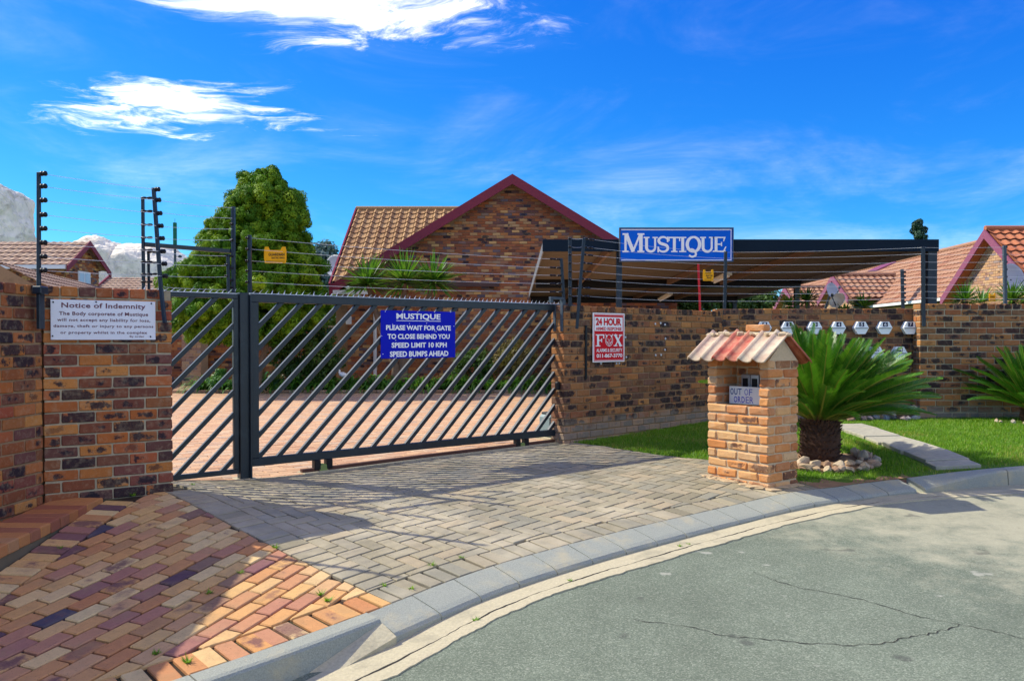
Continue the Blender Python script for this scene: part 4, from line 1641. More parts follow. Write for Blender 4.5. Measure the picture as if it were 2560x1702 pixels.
fp = thing('fixed_gate_panel', 'narrow fixed panel of slanting bars left of the gate post', 'gate panel', (GL0.x, GL0.y, 0), F_G.rz)
part(lambda m_: m_.box(-1.1, -0.107, -0.02, 0.02, 1.955, 1.998, None, 0.003), 'top_rail', M_STEEL, fp)
part(lambda m_: m_.box(-1.1, -0.107, -0.02, 0.02, 0.372, 0.415, None, 0.003), 'bottom_rail', M_STEEL, fp)
part(lambda m_: m_.box(-0.155, -0.107, -0.02, 0.02, 0.416, 1.954, None, 0.003), 'stile', M_STEEL, fp)
bars(fp, -1.1, -0.155, 0.415, 1.955, -1.05, 0.2, 0.038, 0.034)
spikes(fp, -1.0, -0.12, 1.998, 0.055, 0.05, 0.045)

tr = thing('gate_track', 'rusty steel rail on the ground under the sliding gate', 'track')
P = [GL0 + GD * u for u in np.linspace(0.5, GLEN + 0.35, 12)]
mb = MB()
for a, b in zip(P, P[1:]):
    mb.beam((a.x, a.y, gz(a.x, a.y) + 0.018), (b.x, b.y, gz(b.x, b.y) + 0.018), 0.05, 0.04)
mb.build('rail', M_RUST, tr)
mb = MB()
for a, b in zip(P, P[1:]):
    a2 = a + GN * 0.0; b2 = b + GN * 0.0
    mb.beam((a2.x, a2.y, gz(a2.x, a2.y) - 0.012), (b2.x, b2.y, gz(b2.x, b2.y) - 0.012), 0.17, 0.04)
mb.build('bedding', M_CONC2, tr)

# --- blue gate notice
M_SIGNBLU = plain('gate_sign_blue', (0.003, 0.010, 0.42), 0.55, 0.05, 4, spec=0.12)
c8 = lambda x, y: (600 + x / 2.904, 700 + y / 2.904)
sg = thing('gate_notice', 'dark blue notice board on the sliding gate asking drivers to wait', 'sign', (GL0.x, GL0.y, 0), F_G.rz)
B_ = lambda *a: boxes(F_G, c8, *a, -0.035)
plate(sg, 'panel', *B_(1022, 1563, 225, 566), -0.035, M_SIGNBLU, 0.004)
for txt, a, b, c, d, bo in (('MUSTIQUE', 1135, 1455, 244, 292, 0.028), ('PLEASE WAIT FOR GATE', 1060, 1530, 329, 365, 0.035), ('TO CLOSE BEHIND YOU', 1071, 1522, 391, 428, 0.035),
                            ('SPEED LIMIT 10 KPH', 1100, 1500, 453, 490, 0.035), ('SPEED BUMPS AHEAD', 1088, 1512, 515, 555, 0.035)):
    put_text('word', txt, *B_(a, b, c, d), -0.0365, M_SIGNWHT, sg, bo, 1.0)
q = B_(1135, 1457, 295, 299)
plate(sg, 'underline', *q, -0.0365, M_SIGNWHT, 0.001, 0)
for a, b in ((1055, 228), (1180, 228), (1290, 234), (1412, 232), (1530, 233), (1108, 322), (1230, 316), (1355, 313), (1415, 372), (1425, 373), (1130, 437), (1028, 405), (1552, 335), (1038, 537), (1133, 566)):
    h_ = F_G.hit(*c8(a, b), -0.035)
    mb = MB(); mb.lathe([(0.0045, 0), (0.0045, 0.002), (0.002, 0.003)], 6, Matrix.Translation((h_[0], -0.035, h_[1])) @ Matrix.Rotation(R(90), 4, 'X'))
    mb.build('rivet', M_SIGNWHT, sg)

# --- steel receivers and guide bracket on the end of the right wall
br = thing('gate_guide_bracket', 'dark steel guide bracket on top of the wall end where the gate closes', 'bracket', (WA0.x, WA0.y, 0), F_WA.rz)
part(lambda m_: m_.box(-0.014, 0.0, 0.015, 0.055, 1.68, 2.0, None, 0.002), 'channel', M_STEEL2, br)
part(lambda m_: m_.box(-0.014, 0.0, 0.135, 0.175, 1.68, 2.0, None, 0.002), 'channel', M_STEEL2, br)
part(lambda m_: m_.box(-0.20, 0.03, 0.02, 0.06, 2.055, 2.085, None, 0.002), 'arm', M_STEEL2, br)
part(lambda m_: m_.box(-0.004, 0.036, 0.01, 0.07, 1.998, 2.054, None, 0.002), 'arm_foot', M_STEEL2, br)
part(lambda m_: m_.box(-0.20, -0.16, 0.022, 0.058, 2.012, 2.054, None, 0.002), 'guide_roller_holder', M_STEEL2, br)
q = F_G.hit(1400, 985, 0.12)
p = F_G.pt(q[0] - 0.02, 0.14, q[1])
o = thing('gate_motor', 'grey-green gate motor box on the ground behind the right end of the gate', 'gate motor', (p.x, p.y, gz(p.x, p.y) - 0.02), F_G.rz)
mp2 = plain('motor_cover', (0.20, 0.27, 0.27), 0.45, 0.08, 6)
part(lambda m_: m_.box(-0.13, 0.13, -0.02, 0.22, 0.05, 0.33, None, 0.03), 'cover', mp2, o)
part(lambda m_: m_.box(-0.15, 0.15, -0.04, 0.24, 0.0, 0.055, None, 0.005), 'base', M_CONC2, o)
part(lambda m_: m_.box(-0.10, 0.10, 0.0, 0.20, 0.33, 0.36, None, 0.012), 'lid', M_BLACK, o)
p = at(1417, 868, 10.5)
o = thing('red_reel_cover', 'red rounded cover just behind the right end of the gate', 'reel cover', (p.x + 0.03, 10.5, p.z - 0.15))
mb = MB(); mb.lathe([(0.02, 0.02), (0.08, 0.0), (0.105, 0.05), (0.10, 0.22), (0.085, 0.27), (0.05, 0.30), (0.02, 0.305)], 18); mb.build('drum', M_REDP, o, smooth=True)
part(lambda m_: m_.box(-0.012, 0.012, -0.012, 0.012, -0.9, 0.02), 'stand', M_STEEL2, o)
p = at(1396, 970, 10.1)
o = thing('gate_sensor', 'small black gate sensor at the end of the wall', 'sensor', (WA0.x, WA0.y, 0), F_WA.rz)
part(lambda m_: m_.box(-0.055, -0.0, 0.05, 0.11, 0.98, 1.08, None, 0.012), 'housing', M_BLACK, o)

# ================================================================ ELECTRIC FENCE
def fence_post(label, pts, ins, w=0.036, side=(1, 0, 0), ilen=0.05, irad=0.018, name='fence_post', mat=None):
    """square steel post through pts, bobbin insulators at the given points"""
    base = pts[-1]
    root = thing(name, label, 'fence post', tuple(base), 0, 'electric fence posts')
    mb = MB()
    for a, b in zip(pts, pts[1:]):
        mb.beam(b - base, a - base, w, w, (0, 1, 0), 0.003)
    mb.build('shaft', mat or M_STEEL, root)
    sd = Vector(side).normalized()
    q = Vector((0, 0, 1)).rotation_difference(sd).to_matrix().to_4x4()
    for p in ins:
        mb = MB()
        l = ilen
        mb.lathe([(irad * 0.5, 0), (irad, l * 0.15), (irad, l * 0.35), (irad * 0.55, l * 0.5), (irad, l * 0.65), (irad, l * 0.9), (irad * 0.5, l)], 10,
                 Matrix.Translation(p - base) @ q)
        mb.build('insulator', M_BLACK, root, smooth=True)
    return root


def wire(a, b, label, group, sag=0.006, r=0.0017, strain=None):
    a = Vector(a); b = Vector(b)
    base = a
    mb = MB()
    n = 7
    pts = []
    for k in range(n + 1):
        t_ = k / n
        p = a.lerp(b, t_) - base
        p.z -= sag * (b - a).length * 4 * t_ * (1 - t_)
        pts.append(p)
    mb.tube(pts, r, 5)
    o_ = mb.build('fence_wire', M_GALV, smooth=True)
    o_.location = base
    for t_ in (strain or ()):
        d_ = (b - a).normalized()
        c_ = a.lerp(b, t_) - base
        c_.z -= sag * (b - a).length * 4 * t_ * (1 - t_)
        mb = MB(); mb.tube([c_ - d_ * 0.05, c_ - d_ * 0.03, c_, c_ + d_ * 0.03, c_ + d_ * 0.05], [0.004, 0.014, 0.009, 0.014, 0.004], 8); mb.build('strain_insulator', M_BLACK, o_, smooth=True)
    return tag(o_, label, 'wire', group)


ys1 = (434.5, 466, 501, 537, 571.5, 606.7, 641.5, 676)
YP1 = 5.86
fence_post('tall fence post on the left wall, leftmost in the photo', [at(97, 431, YP1), at(97, 738, YP1)], [at(101, y, YP1 - 0.02) for y in ys1], side=(1, -0.2, 0), w=0.024)
o = thing('post_bracket', 'grey clamp holding the leftmost fence post to the wall', 'bracket', tuple(at(101, 728, YP1)))
part(lambda m_: (m_.box(-0.032, 0.032, -0.05, 0.05, -0.02, 0.035, None, 0.006), m_.box(-0.012, 0.012, -0.035, 0.035, -0.27, -0.02, None, 0.003)), 'clamp', M_STEEL, o)
ins2 = [at(a, b, 6.42) for a, b in ((388, 473.8), (390, 500.4), (393, 533.5), (396, 565), (399, 596), (401.5, 628.4), (405, 659.6), (407, 690))]
fence_post('leaning fence post at the right end of the left wall', [at(384, 470, 6.42), at(402, 720, 6.42), at(412, 808, 6.40)], ins2, side=(1, -0.2, 0), ilen=0.04, w=0.027)
for a, b in zip([at(103, y, YP1 - 0.02) for y in ys1], ins2):
    wire(a, b, 'thin electric fence wire above the left wall', 'wires above the left wall')
YP3 = 7.0
fence_post('dark fence post with long insulators standing behind the left wall', [at(357, 493, YP3), at(359, 760, YP3)],
           [at(352, y, YP3 - 0.03) for y in (495, 528, 562, 594, 625, 655, 686, 704)], side=(1, 0, 0), ilen=0.10, irad=0.011, w=0.024)
fence_post('short fence post beside the dark post behind the left wall', [at(371, 628, YP3 + 0.05), at(373, 760, YP3 + 0.05)],
           [at(367, y, YP3) for y in (630, 657, 685)], side=(1, 0, 0), ilen=0.09, irad=0.010, w=0.02)
o = thing('stay_bar', 'horizontal steel bar tying the left fence posts to the gate post', 'bar', tuple(at(361, 611, YP3)))
mb = MB(); mb.beam((0, 0, 0), at(583, 629, 7.45) - at(361, 611, YP3), 0.035, 0.035, (0, 0, 1), 0.003); mb.build('tube', M_STEEL, o)
YP4 = 7.42
fence_post('tall post above the fixed gate panel', [at(583, 517, YP4), at(584, 741, YP4)], [at(583, y, YP4 - 0.02) for y in (560, 600, 640, 670, 700, 718)], side=(-1, 0, 0), ilen=0.03, irad=0.011, w=0.032)
fence_post('short post above the fixed gate panel', [at(570, 636, YP4 - .02), at(572, 741, YP4 - .02)], [at(570, y, YP4 - 0.03) for y in (638, 662, 690)], side=(-1, 0, 0), ilen=0.03, irad=0.011, w=0.026)
for a, b in (((384, 500), (583, 520)), ((400, 532), (583, 546)), ((393, 566), (583, 573)), ((398, 597), (583, 600)), ((402, 632), (570, 640)), ((405, 660), (570, 664)), ((407, 690), (570, 692)), ((410, 718), (570, 724))):
    wire(at(*a, 6.43), at(*b, YP4), 'thin electric fence wire above the fixed gate panel', 'wires above the fixed panel')
YP5 = 7.56
y5 = (595, 623, 652, 677, 705)
fence_post('fence post on the left end of the sliding gate', [at(624, 588, YP5), at(625, 738, YP5)], [at(622, y, YP5 - 0.02) for y in y5], side=(-1, 0, 0), ilen=0.03, irad=0.012, w=0.032)
YP6 = 9.86
y6 = (648.5, 669.7, 689, 709.6, 730)
fence_post('short fence post on the right end of the sliding gate', [at(1403, 646, YP6), at(1410, 757, YP6)], [at(1401 + 1.5 * k, y, YP6 - 0.02) for k, y in enumerate(y6)], side=(-1, 0, 0), ilen=0.05, irad=0.014, w=0.036)
for k, (a, b) in enumerate(zip(y5, y6)):
    wire(at(625, a, YP5), at(1399, b, YP6), 'thin electric fence wire strung above the sliding gate', 'wires above the sliding gate', strain=(0.972,))
y7l = [540 + y / 3.686 for y in (208, 285, 355, 432, 508, 580, 660, 735)]
YP7 = 9.80
fence_post('upright fence post on the end of the wall beside the gate', [at(1424.8, 593, YP7), at(1425, 766, YP7)], [at(1421, y, YP7 - 0.02) for y in y7l], side=(1, -.3, 0), ilen=0.04, irad=0.013, w=0.04)
xs_ = [1460 - 13 * k / 7 for k in range(8)]
p7 = [at(x, y, YP7 - 0.06) for x, y in zip(xs_, y7l)]
fence_post('leaning fence post bolted to the wall left of the alarm sign', [at(1460, 595.6, YP7 - .06), at(1446.5, 762, YP7 - .06), at(1442, 822, YP7 - .06)], p7, side=(1, 0.5, 0), ilen=0.05, irad=0.014, w=0.036)
for y, p in zip(y7l, p7):
    wire(at(1426, y, YP7), p, 'short link wire between the two posts beside the gate', 'link wires beside the gate', 0.05)
y8 = (631, 646, 662, 680.5, 699.5, 716, 734, 753)
YP8 = 11.98
p8 = [at(1813, y, YP8) for y in y8]
fence_post('fence post at the inner corner of the wall below the name board', [at(1814, 629, YP8), at(1811, 773, YP8), at(1810, 826, YP8)], p8, side=(1, -.2, 0), ilen=0.03, irad=0.014, w=0.042)
y9 = (619, 635, 655, 674, 693, 711.5, 728.6, 745)
YP9 = 11.48
p9 = [at(2307, y, YP9) for y in y9]
fence_post('fence post on the brick pier beside letter box 7', [at(2307, 618, YP9), at(2308, 762, YP9), at(2310, 816, YP9)], p9, side=(1, -.2, 0), ilen=0.03, irad=0.014, w=0.042)
YP10 = 11.6
p10 = [at(2511, 618 + 18.5 * k, YP10) for k in range(8)]
fence_post('rightmost fence post above the right-hand wall', [at(2511, 614, YP10), at(2513, 770, YP10)], p10, side=(1, -.2, 0), ilen=0.04, irad=0.016, w=0.042, mat=M_STEEL2)
for a, b in zip(p7, p8):
    wire(a, b, 'thin electric fence wire above the wall with the alarm sign', 'wires above the alarm sign wall', strain=(0.045,))
for a, b in zip(p8, p9):
    wire(a, b, 'thin electric fence wire above the letter box wall', 'wires above the letter box wall')
for a, b in zip(p9, p10):
    wire(a, b, 'thin electric fence wire above the right-hand wall', 'wires above the right wall')
for a in p10:
    b = a + Vector((3.0, -0.1, 0.02))
    wire(a, b, 'thin electric fence wire running out of the photo on the right', 'wires beyond the last post')
YP11 = 19.0
fence_post('distant fence post in front of the tiled roofs', [at(2255, 673, YP11), at(2258, 800, YP11)], [at(2259, y, YP11) for y in (680, 690, 700, 711, 722, 733, 744, 755)], side=(1, 0, 0), ilen=0.05, irad=0.025, w=0.06)


def warn_sign(label, px0, px1, py0, py1, Y, lines):
    a = at(px0, py0, Y); b = at(px1, py1, Y)
    W = b.x - a.x; H = a.z - b.z
    o_ = thing('warning_sign', label, 'sign', (a.x, Y, b.z), 0, 'yellow electric fence warning signs')
    prof = [(0.04, 0), (0.96, 0), (1.0, 0.25), (1.0, 0.75), (0.96, 1.0), (0.80, 1.0), (0.74, 0.80), (0.26, 0.80), (0.20, 1.0), (0.04, 1.0), (0, 0.75), (0, 0.25)]
    mb = MB(); flat(mb, [(x * W, z * H) for x, z in prof], 0.0, 0.006); mb.build('panel', M_YELLOW, o_)
    for (tx, x0_, x1_, z0_, z1_) in lines:
        put_text('word', tx, x0_ * W, x1_ * W, z0_ * H, z1_ * H, -0.0015, M_INK, o_, 0.03)
    mb = MB(); mb.box(0.08 * W, 0.92 * W, -0.0012, 0, 0.10 * H, 0.13 * H); mb.build('print_line', M_INK, o_)
    return o_


warn_sign('yellow warning plate hanging on the wires in front of the big tree', 660, 716, 617, 658, 7.75, [('GUARDIAN', 0.2, 0.92, 0.44, 0.62), ('ELECTRIC FENCE', 0.34, 0.92, 0.27, 0.38)])
warn_sign('small yellow electric fence warning plate beside the red pole', 1757.5, 1784, 674, 702, 11.5, [('CAUTION', 0.2, 0.8, 0.62, 0.74), ('ELECTRIC', 0.28, 0.94, 0.40, 0.54), ('FENCE', 0.36, 0.8, 0.20, 0.34)])
warn_sign('yellow warning plate on the wires at the far right', 2473, 2489, 733, 752, 11.7, [('WARNING', 0.15, 0.85, 0.4, 0.6)])
# red pole
p = at(1750, 770, 12.8)
o = thing('red_pole', 'thin red pole standing behind the wall under the name board', 'pole', (p.x, p.y, 0.3))
mb = MB(); mb.tube([(0, 0, 0), (0.0, 0, 1.77), (-0.03, 0, at(1748, 660, 12.8).z - 0.3)], 0.018, 8); mb.build('shaft', M_REDP, o)

# ================================================================ PEDESTAL WITH INTERCOM
PC = Vector((2.285, 7.30))                       # front right corner
PF = Vector((-0.6, 0.8))                          # along the lit front face, to the left
PB = Vector((0.8, 0.6))                           # along the shaded side, away
pr = Matrix(((-PF.x, PB.x, 0, 0), (-PF.y, PB.y, 0, 0), (0, 0, 1, 0), (0, 0, 0, 1)))
PWD, PDP = 0.690, 0.454
PZ0 = gz(PC.x, PC.y) - 0.03
ped = thing('intercom_pedestal', 'free-standing brick pedestal with tiled roof and an intercom niche', 'pedestal', (PC.x, PC.y, PZ0), math.atan2(-PF.y, -PF.x))
# local: x from -PWD (left) to 0 (corner), y inwards 0..PDP, z up
rp = random.Random(41)


def pbrick(x0_, x1_, y0_, y1_, z, mat=M_PED):
    L = x1_ - x0_; D = y1_ - y0_
    mb_ = brick_mesh(L, D, mat, rp.randrange(8), 0.072, 0.005, 0.011)
    ob('brick', mb_, ped, TR((x0_ + x1_) / 2 + rp.uniform(-.002, .002), (y0_ + y1_) / 2 + rp.uniform(-.002, .002), z, rp.uniform(-.008, .008)))


ZC = [k * CO for k in range(20)]
NS = 9           # solid courses up to the sill
for c in range(NS):
    z = ZC[c]
    if c % 2 == 0:
        xs2 = [(-0.690, -0.468), (-0.458, -0.232), (-0.222, 0.0)]
        for a, b in xs2:
            pbrick(a, b, 0, 0.106, z); pbrick(a, b, 0.348, 0.454, z)
        pbrick(-0.106, 0, 0.116, 0.338, z); pbrick(-0.69, -0.584, 0.116, 0.338, z)
    else:
        for a, b in ((-0.690, -0.584), (-0.574, -0.352), (-0.338, -0.116), (-0.106, 0.0)):
            if a == -0.69 or b == 0.0:
                pbrick(a, b, 0, 0.222, z); pbrick(a, b, 0.232, 0.454, z)
            else:
                pbrick(a, b, 0, 0.106, z); pbrick(a, b, 0.348, 0.454, z)
for c in range(NS, NS + 5):
    z = ZC[c]
    for a, b in ((-0.690, -0.584), (-0.106, 0.0)):
        if c % 2:
            pbrick(a, b, 0, 0.106, z); pbrick(a, b, 0.116, 0.338, z); pbrick(a, b, 0.348, 0.454, z)
        else:
            pbrick(a, b, 0, 0.222, z); pbrick(a, b, 0.232, 0.454, z)
    if c % 2:
        pbrick(-0.574, -0.352, 0.30, 0.406, z); pbrick(-0.342, -0.116, 0.30, 0.406, z)
    else:
        pbrick(-0.574, -0.468, 0.30, 0.406, z); pbrick(-0.458, -0.236, 0.30, 0.406, z); pbrick(-0.226, -0.116, 0.30, 0.406, z)
core = MB()
core.box(-0.678, -0.012, 0.013, 0.441, -0.1, ZC[NS] - 0.017)
core.box(-0.678, -0.590, 0.013, 0.441, ZC[NS] - 0.017, ZC[NS + 5] - 0.01)
core.box(-0.099, -0.012, 0.013, 0.441, ZC[NS] - 0.0165, ZC[NS + 5] - 0.01)
core.box(-0.589, -0.1, 0.312, 0.40, ZC[NS] - 0.016, ZC[NS + 5] - 0.01)
# mortared gable ends under the tiles
ZE = ZC[NS + 5]
for xa, xb in ((-0.685, -0.58), (-0.105, -0.005)):
    core.add([(xa, 0.01, ZE - 0.02), (xa, 0.444, ZE - 0.02), (xa, 0.227, ZE + 0.175), (xb, 0.01, ZE - 0.02), (xb, 0.444, ZE - 0.02), (xb, 0.227, ZE + 0.175)],
             [(0, 2, 1), (3, 4, 5), (0, 3, 5, 2), (1, 2, 5, 4), (0, 1, 4, 3)])
core.build('mortar', M_MORTAR_P, ped)
# roof tiles
RZp = ZE + 0.218; EZ = ZE - 0.03; RY = 0.227; EYf = -0.125


def tile_profile(W, rolls, h=0.028, n=10):
    pts = []
    for k in range(rolls):
        for j in range(n):
            f = (k + j / n) / rolls
            g = j / n
            zz = h * (0.5 + 0.5 * math.cos(2 * math.pi * min(g / 0.42, 1.0) - math.pi)) if g < 0.42 else -0.010 * math.sin(math.pi * (g - 0.42) / 0.58)
            pts.append((f * W, zz))
    pts.append((W, 0.0))
    return pts


def tile_mesh(W, rolls, L, th=0.012, h=0.028, nl=3, n=10):
    """tile lying on the slope plane: x across, y up the slope, z outwards"""
    prof = tile_profile(W, rolls, h, n)
    mb = MB(); vs = []; fs = []; edge = []
    m_ = len(prof)
    for j in range(nl):
        yy = L * j / (nl - 1)
        for x, zz in prof:
            vs.append((x, yy, zz + th))
    for j in range(nl):
        yy = L * j / (nl - 1)
        for x, zz in prof:
            vs.append((x, yy, zz))
    b = m_ * nl
    for j in range(nl - 1):
        for k in range(m_ - 1):
            q = j * m_ + k
            fs.append((q, q + 1, q + m_ + 1, q + m_))
            fs.append((b + q, b + q + m_, b + q + m_ + 1, b + q + 1))
    for k in range(m_ - 1):
        edge.append(len(fs)); fs.append((k, b + k, b + k + 1, k + 1))
        q = (nl - 1) * m_ + k
        fs.append((q, q + 1, b + q + 1, b + q))
    for j in range(nl - 1):
        q = j * m_
        fs.append((q, q + m_, b + q + m_, b + q))
        q = j * m_ + m_ - 1
        fs.append((q, b + q, b + q + m_, q + m_))
    mb.add(vs, fs)
    for e_ in edge:
        mb.mi[e_] = 1
    return mb


def slope_mat(o3, across, upslope):
    x = Vector(across).normalized(); y = Vector(upslope).normalized(); z = x.cross(y)
    M = Matrix((x, y, z)).transposed().to_4x4()
    M.translation = o3
    return M


def pink(name, c1, c2, fac):
    m_, t_ = newmat(name)
    pos_ = t_.n('ShaderNodeNewGeometry').outputs['Position']
    n_ = t_.noise(pos_, 11, 6, 0.7)
    cc = t_.mix(t_.math('MULTIPLY', t_.smooth(n_, 0.35, 0.65), fac), c1, c2)
    cc = t_.mix(t_.smooth(t_.noise(pos_, 40, 4, 0.7), 0.66, 0.74), cc, (0.16, 0.12, 0.09))
    finish(t_, cc, 0.75, n_, 0.3, 0.006)
    return m_


M_PT = [pink('tile_cream', (0.46, 0.31, 0.24), (0.58, 0.47, 0.33), 1.0), pink('tile_pink', (0.44, 0.10, 0.075), (0.56, 0.27, 0.17), 0.9), pink('tile_cream_light', (0.52, 0.36, 0.26), (0.60, 0.50, 0.36), 1.0)]
x0_ = -0.83
fl_ = Vector((0, RY - EYf, RZp - EZ)); Lf = fl_.length
tw = 0.302
for k in range(3):
    me = tile_mesh(tw, 2, Lf + 0.015, 0.014, 0.034, 3, 12).mesh('roof_tile', M_PT[k], True)
    ob('roof_tile', me, ped, slope_mat((x0_ + k * (tw - 0.012), EYf, EZ + 0.004 + (0.006 if k == 1 else 0)), (1, 0, 0), fl_))
bk_ = Vector((0, -(0.58 - RY), RZp - EZ))
M_PTR = pink('tile_red', (0.36, 0.09, 0.05), (0.46, 0.17, 0.09), 0.7)
for k in range(3):
    me = tile_mesh(tw, 2, bk_.length, 0.014, 0.034, 3, 12).mesh('roof_tile', M_PTR, True)
    ob('roof_tile', me, ped, slope_mat((0.055 - k * (tw - 0.012), 0.58, EZ - 0.02), (-1, 0, 0), bk_))
mb = MB()
for k in range(26):
    f = k / 25
    vs, fs = chamf(rp.uniform(.05, .09), rp.uniform(.06, .10), rp.uniform(.02, .04), 0.008, 0.006, rp)
    mb.add(vs, fs, TR(x0_ + 0.03 + f * 0.84, RY + rp.uniform(-.03, .02), RZp - 0.012 + rp.uniform(-.006, .006), rp.uniform(0, 3)))
mb.build('ridge_mortar', M_MORTAR_P, ped)
mb = MB(); mb.brick(0.21, 0.10, 0.062, TR(-0.30, RY + 0.02, RZp + 0.030, 0.05), 0.008, 0.004)
o = mb.build('loose_brick', M_PED)
o.matrix_world = Matrix.Translation((PC.x, PC.y, PZ0)) @ Matrix.Rotation(math.atan2(-PF.y, -PF.x), 4, 'Z')
tag(o, 'single loose brick lying on the ridge of the pedestal roof', 'brick')
# intercom units and paper notice in the niche
M_ALU = plain('brushed_aluminium', (0.42, 0.44, 0.46), 0.35, 0.08, 30, 0, 0.7)
for k in range(3):
    xa = -0.50 + k * 0.106
    o = thing('intercom_unit', ['left', 'middle', 'right'][k] + ' of the three metal intercom units in the brick niche', 'intercom',
              tuple(Matrix.Translation((PC.x, PC.y, PZ0)) @ Matrix.Rotation(math.atan2(-PF.y, -PF.x), 4, 'Z') @ Vector((xa, 0.30, ZC[NS] + 0.03))), math.atan2(-PF.y, -PF.x), 'intercom units in the niche')
    part(lambda m_: m_.box(0.0, 0.098, -0.035, 0.0, 0.0, 0.235, None, 0.004), 'housing', M_ALU, o)
    part(lambda m_: m_.box(0.018, 0.080, -0.0385, -0.0345, 0.11, 0.20, None, 0.002), 'screen', M_BLACK, o)
    for j in range(3):
        part(lambda m_: m_.box(0.022 + j * 0.02, 0.036 + j * 0.02, -0.039, -0.0345, 0.088, 0.098, None, 0.001), 'button', M_PIPE, o)
    part(lambda m_: m_.box(0.02, 0.078, -0.0375, -0.0345, 0.03, 0.07, None, 0.001), 'speaker_slot', M_BLACK, o)
M_PAPER = plain('pale_card', (0.66, 0.68, 0.62), 0.7, 0.04, 6)
M_BLUEINK = plain('blue_marker', (0.03, 0.08, 0.22), 0.7, 0.2, 30)
M_BLUEINK2 = plain('violet_marker', (0.12, 0.14, 0.42), 0.7, 0.3, 30)
cn = thing('paper_notice', 'hand-written out of order card propped in the intercom niche', 'notice',
           tuple(Matrix.Translation((PC.x, PC.y, PZ0)) @ Matrix.Rotation(math.atan2(-PF.y, -PF.x), 4, 'Z') @ Vector((-0.535, 0.135, ZC[NS] - 0.008))), math.atan2(-PF.y, -PF.x) + R(4))
part(lambda m_: m_.box(0.0, 0.335, 0.0, 0.003, 0.0, 0.165, None, 0.0008), 'card', M_PAPER, cn)
for ch, a, b, c, mt, bo in (('O', .012, .048, .085, M_BLUEINK, .02), ('U', .055, .09, .085, M_BLUEINK, .02), ('T', .096, .135, .085, M_BLUEINK, .01), ('O', .165, .205, .085, M_BLUEINK2, .005), ('F', .214, .25, .085, M_BLUEINK2, .005),
                             ('O', .05, .088, .012, M_BLUEINK2, .03), ('R', .094, .128, .012, M_BLUEINK2, .03), ('D', .134, .17, .012, M_BLUEINK2, .03), ('E', .18, .214, .012, M_BLUEINK2, .005), ('R', .222, .262, .012, M_BLUEINK2, .005)):
    put_text('letter', ch, a, b, c, c + 0.06, -0.0012, mt, cn, bo)
# sandy rubble where the pedestal meets the paving
mb = MB()
M_ped = Matrix.Translation((PC.x, PC.y, PZ0)) @ Matrix.Rotation(math.atan2(-PF.y, -PF.x), 4, 'Z')
for k in range(46):
    e_ = rp.random()
    q = Vector((-PWD * rp.random(), -0.005 - abs(rp.gauss(0, 0.03)), 0)) if e_ < 0.6 else Vector((abs(rp.gauss(0, 0.03)) + 0.005, PDP * rp.random(), 0))
    wp = M_ped @ q
    vs, fs = chamf(rp.uniform(.03, .14), rp.uniform(.03, .10), rp.uniform(.006, .016), 0.004, 0.004, rp)
    mb.add(vs, fs, TR(wp.x, wp.y, gz(wp.x, wp.y) - 0.003, rp.uniform(0, 3)))
o = mb.build('sand', plain('loose_sand', (0.46, 0.34, 0.20), 0.95, 0.25, 30, 0.4)); o['kind'] = 'stuff'; o['label'] = 'loose sandy rubble around the foot of the brick pedestal'; o['category'] = 'sand'

# ================================================================ LETTER BOXES
M_BOXW = plain('letterbox_white', (0.88, 0.90, 0.86), 0.45, 0.05, 6)
M_NAVY = plain('number_plate', (0.012, 0.015, 0.06), 0.5, 0.1, 8)


def letter_box(num, px, py, label):
    u, z = F_MP.hit(px, py, -0.08)
    hw, hh = 0.100, 0.089
    o_ = thing('letter_box', label, 'letter box', tuple(F_MP.pt(u, 0.0, z - hh)), F_MP.rz, 'numbered letter boxes')
    pts = [(-hw, hh), (-hw * 0.52, 0), (hw * 0.52, 0), (hw, hh), (hw * 0.52, 2 * hh), (-hw * 0.52, 2 * hh)]
    mb_ = MB(); vs = [(x, -0.10, zz) for x, zz in pts] + [(x, 0.05, zz) for x, zz in pts]
    fs_ = [(0, 1, 2, 3, 4, 5), (11, 10, 9, 8, 7, 6)] + [(k, 6 + k, 6 + (k + 1) % 6, (k + 1) % 6) for k in range(6)]
    mb_.add(vs, fs_); mb_.build('box', M_BOXW, o_)
    part(lambda m_: m_.box(-hw * 0.86, hw * 0.86, -0.104, -0.0995, hh - 0.010, hh - 0.002), 'slot', M_BLACK, o_)
    part(lambda m_: m_.box(-hw * 0.84, hw * 0.84, -0.112, -0.1, hh, hh + 0.008), 'slot_hood', M_BOXW, o_)
    part(lambda m_: m_.box(-0.034, 0.034, -0.1025, -0.0995, hh + 0.018, hh + 0.080), 'number_plate', M_NAVY, o_)
    ww = 0.016 if len(num) == 1 else 0.029
    put_text('number', num, -ww, ww, hh + 0.026, hh + 0.072, -0.1035, M_SIGNWHT, o_, 0.03)
    return o_


UPL = {'1': 'letter box numbered one, mostly hidden behind the loose brick on the pedestal roof', '2': 'letter box numbered two, just right of the pedestal roof',
       '3': 'letter box numbered three, behind the upright cycad fronds', '4': 'letter box numbered four, middle of the upper row', '5': 'letter box numbered five, two to the left of number seven',
       '6': 'letter box numbered six, with a wide gap before number seven', '7': 'letter box numbered seven, beside the brick pier'}
LOL = {'11': 'lower letter box numbered eleven, hidden among the cycad fronds', '12': 'lower letter box numbered twelve, hidden behind the cycad fronds',
       '13': 'lower letter box numbered thirteen, half covered by frond tips', '14': 'lower letter box numbered fourteen, the last of the lower row'}
for num, px in (('1', 1911), ('2', 1971), ('3', 2037), ('4', 2096), ('5', 2153), ('6', 2212), ('7', 2275)):
    letter_box(num, px, 819.5, UPL[num])
for num, px in (('11', 2070), ('12', 2132), ('13', 2190), ('14', 2249)):
    letter_box(num, px, 882, LOL[num])

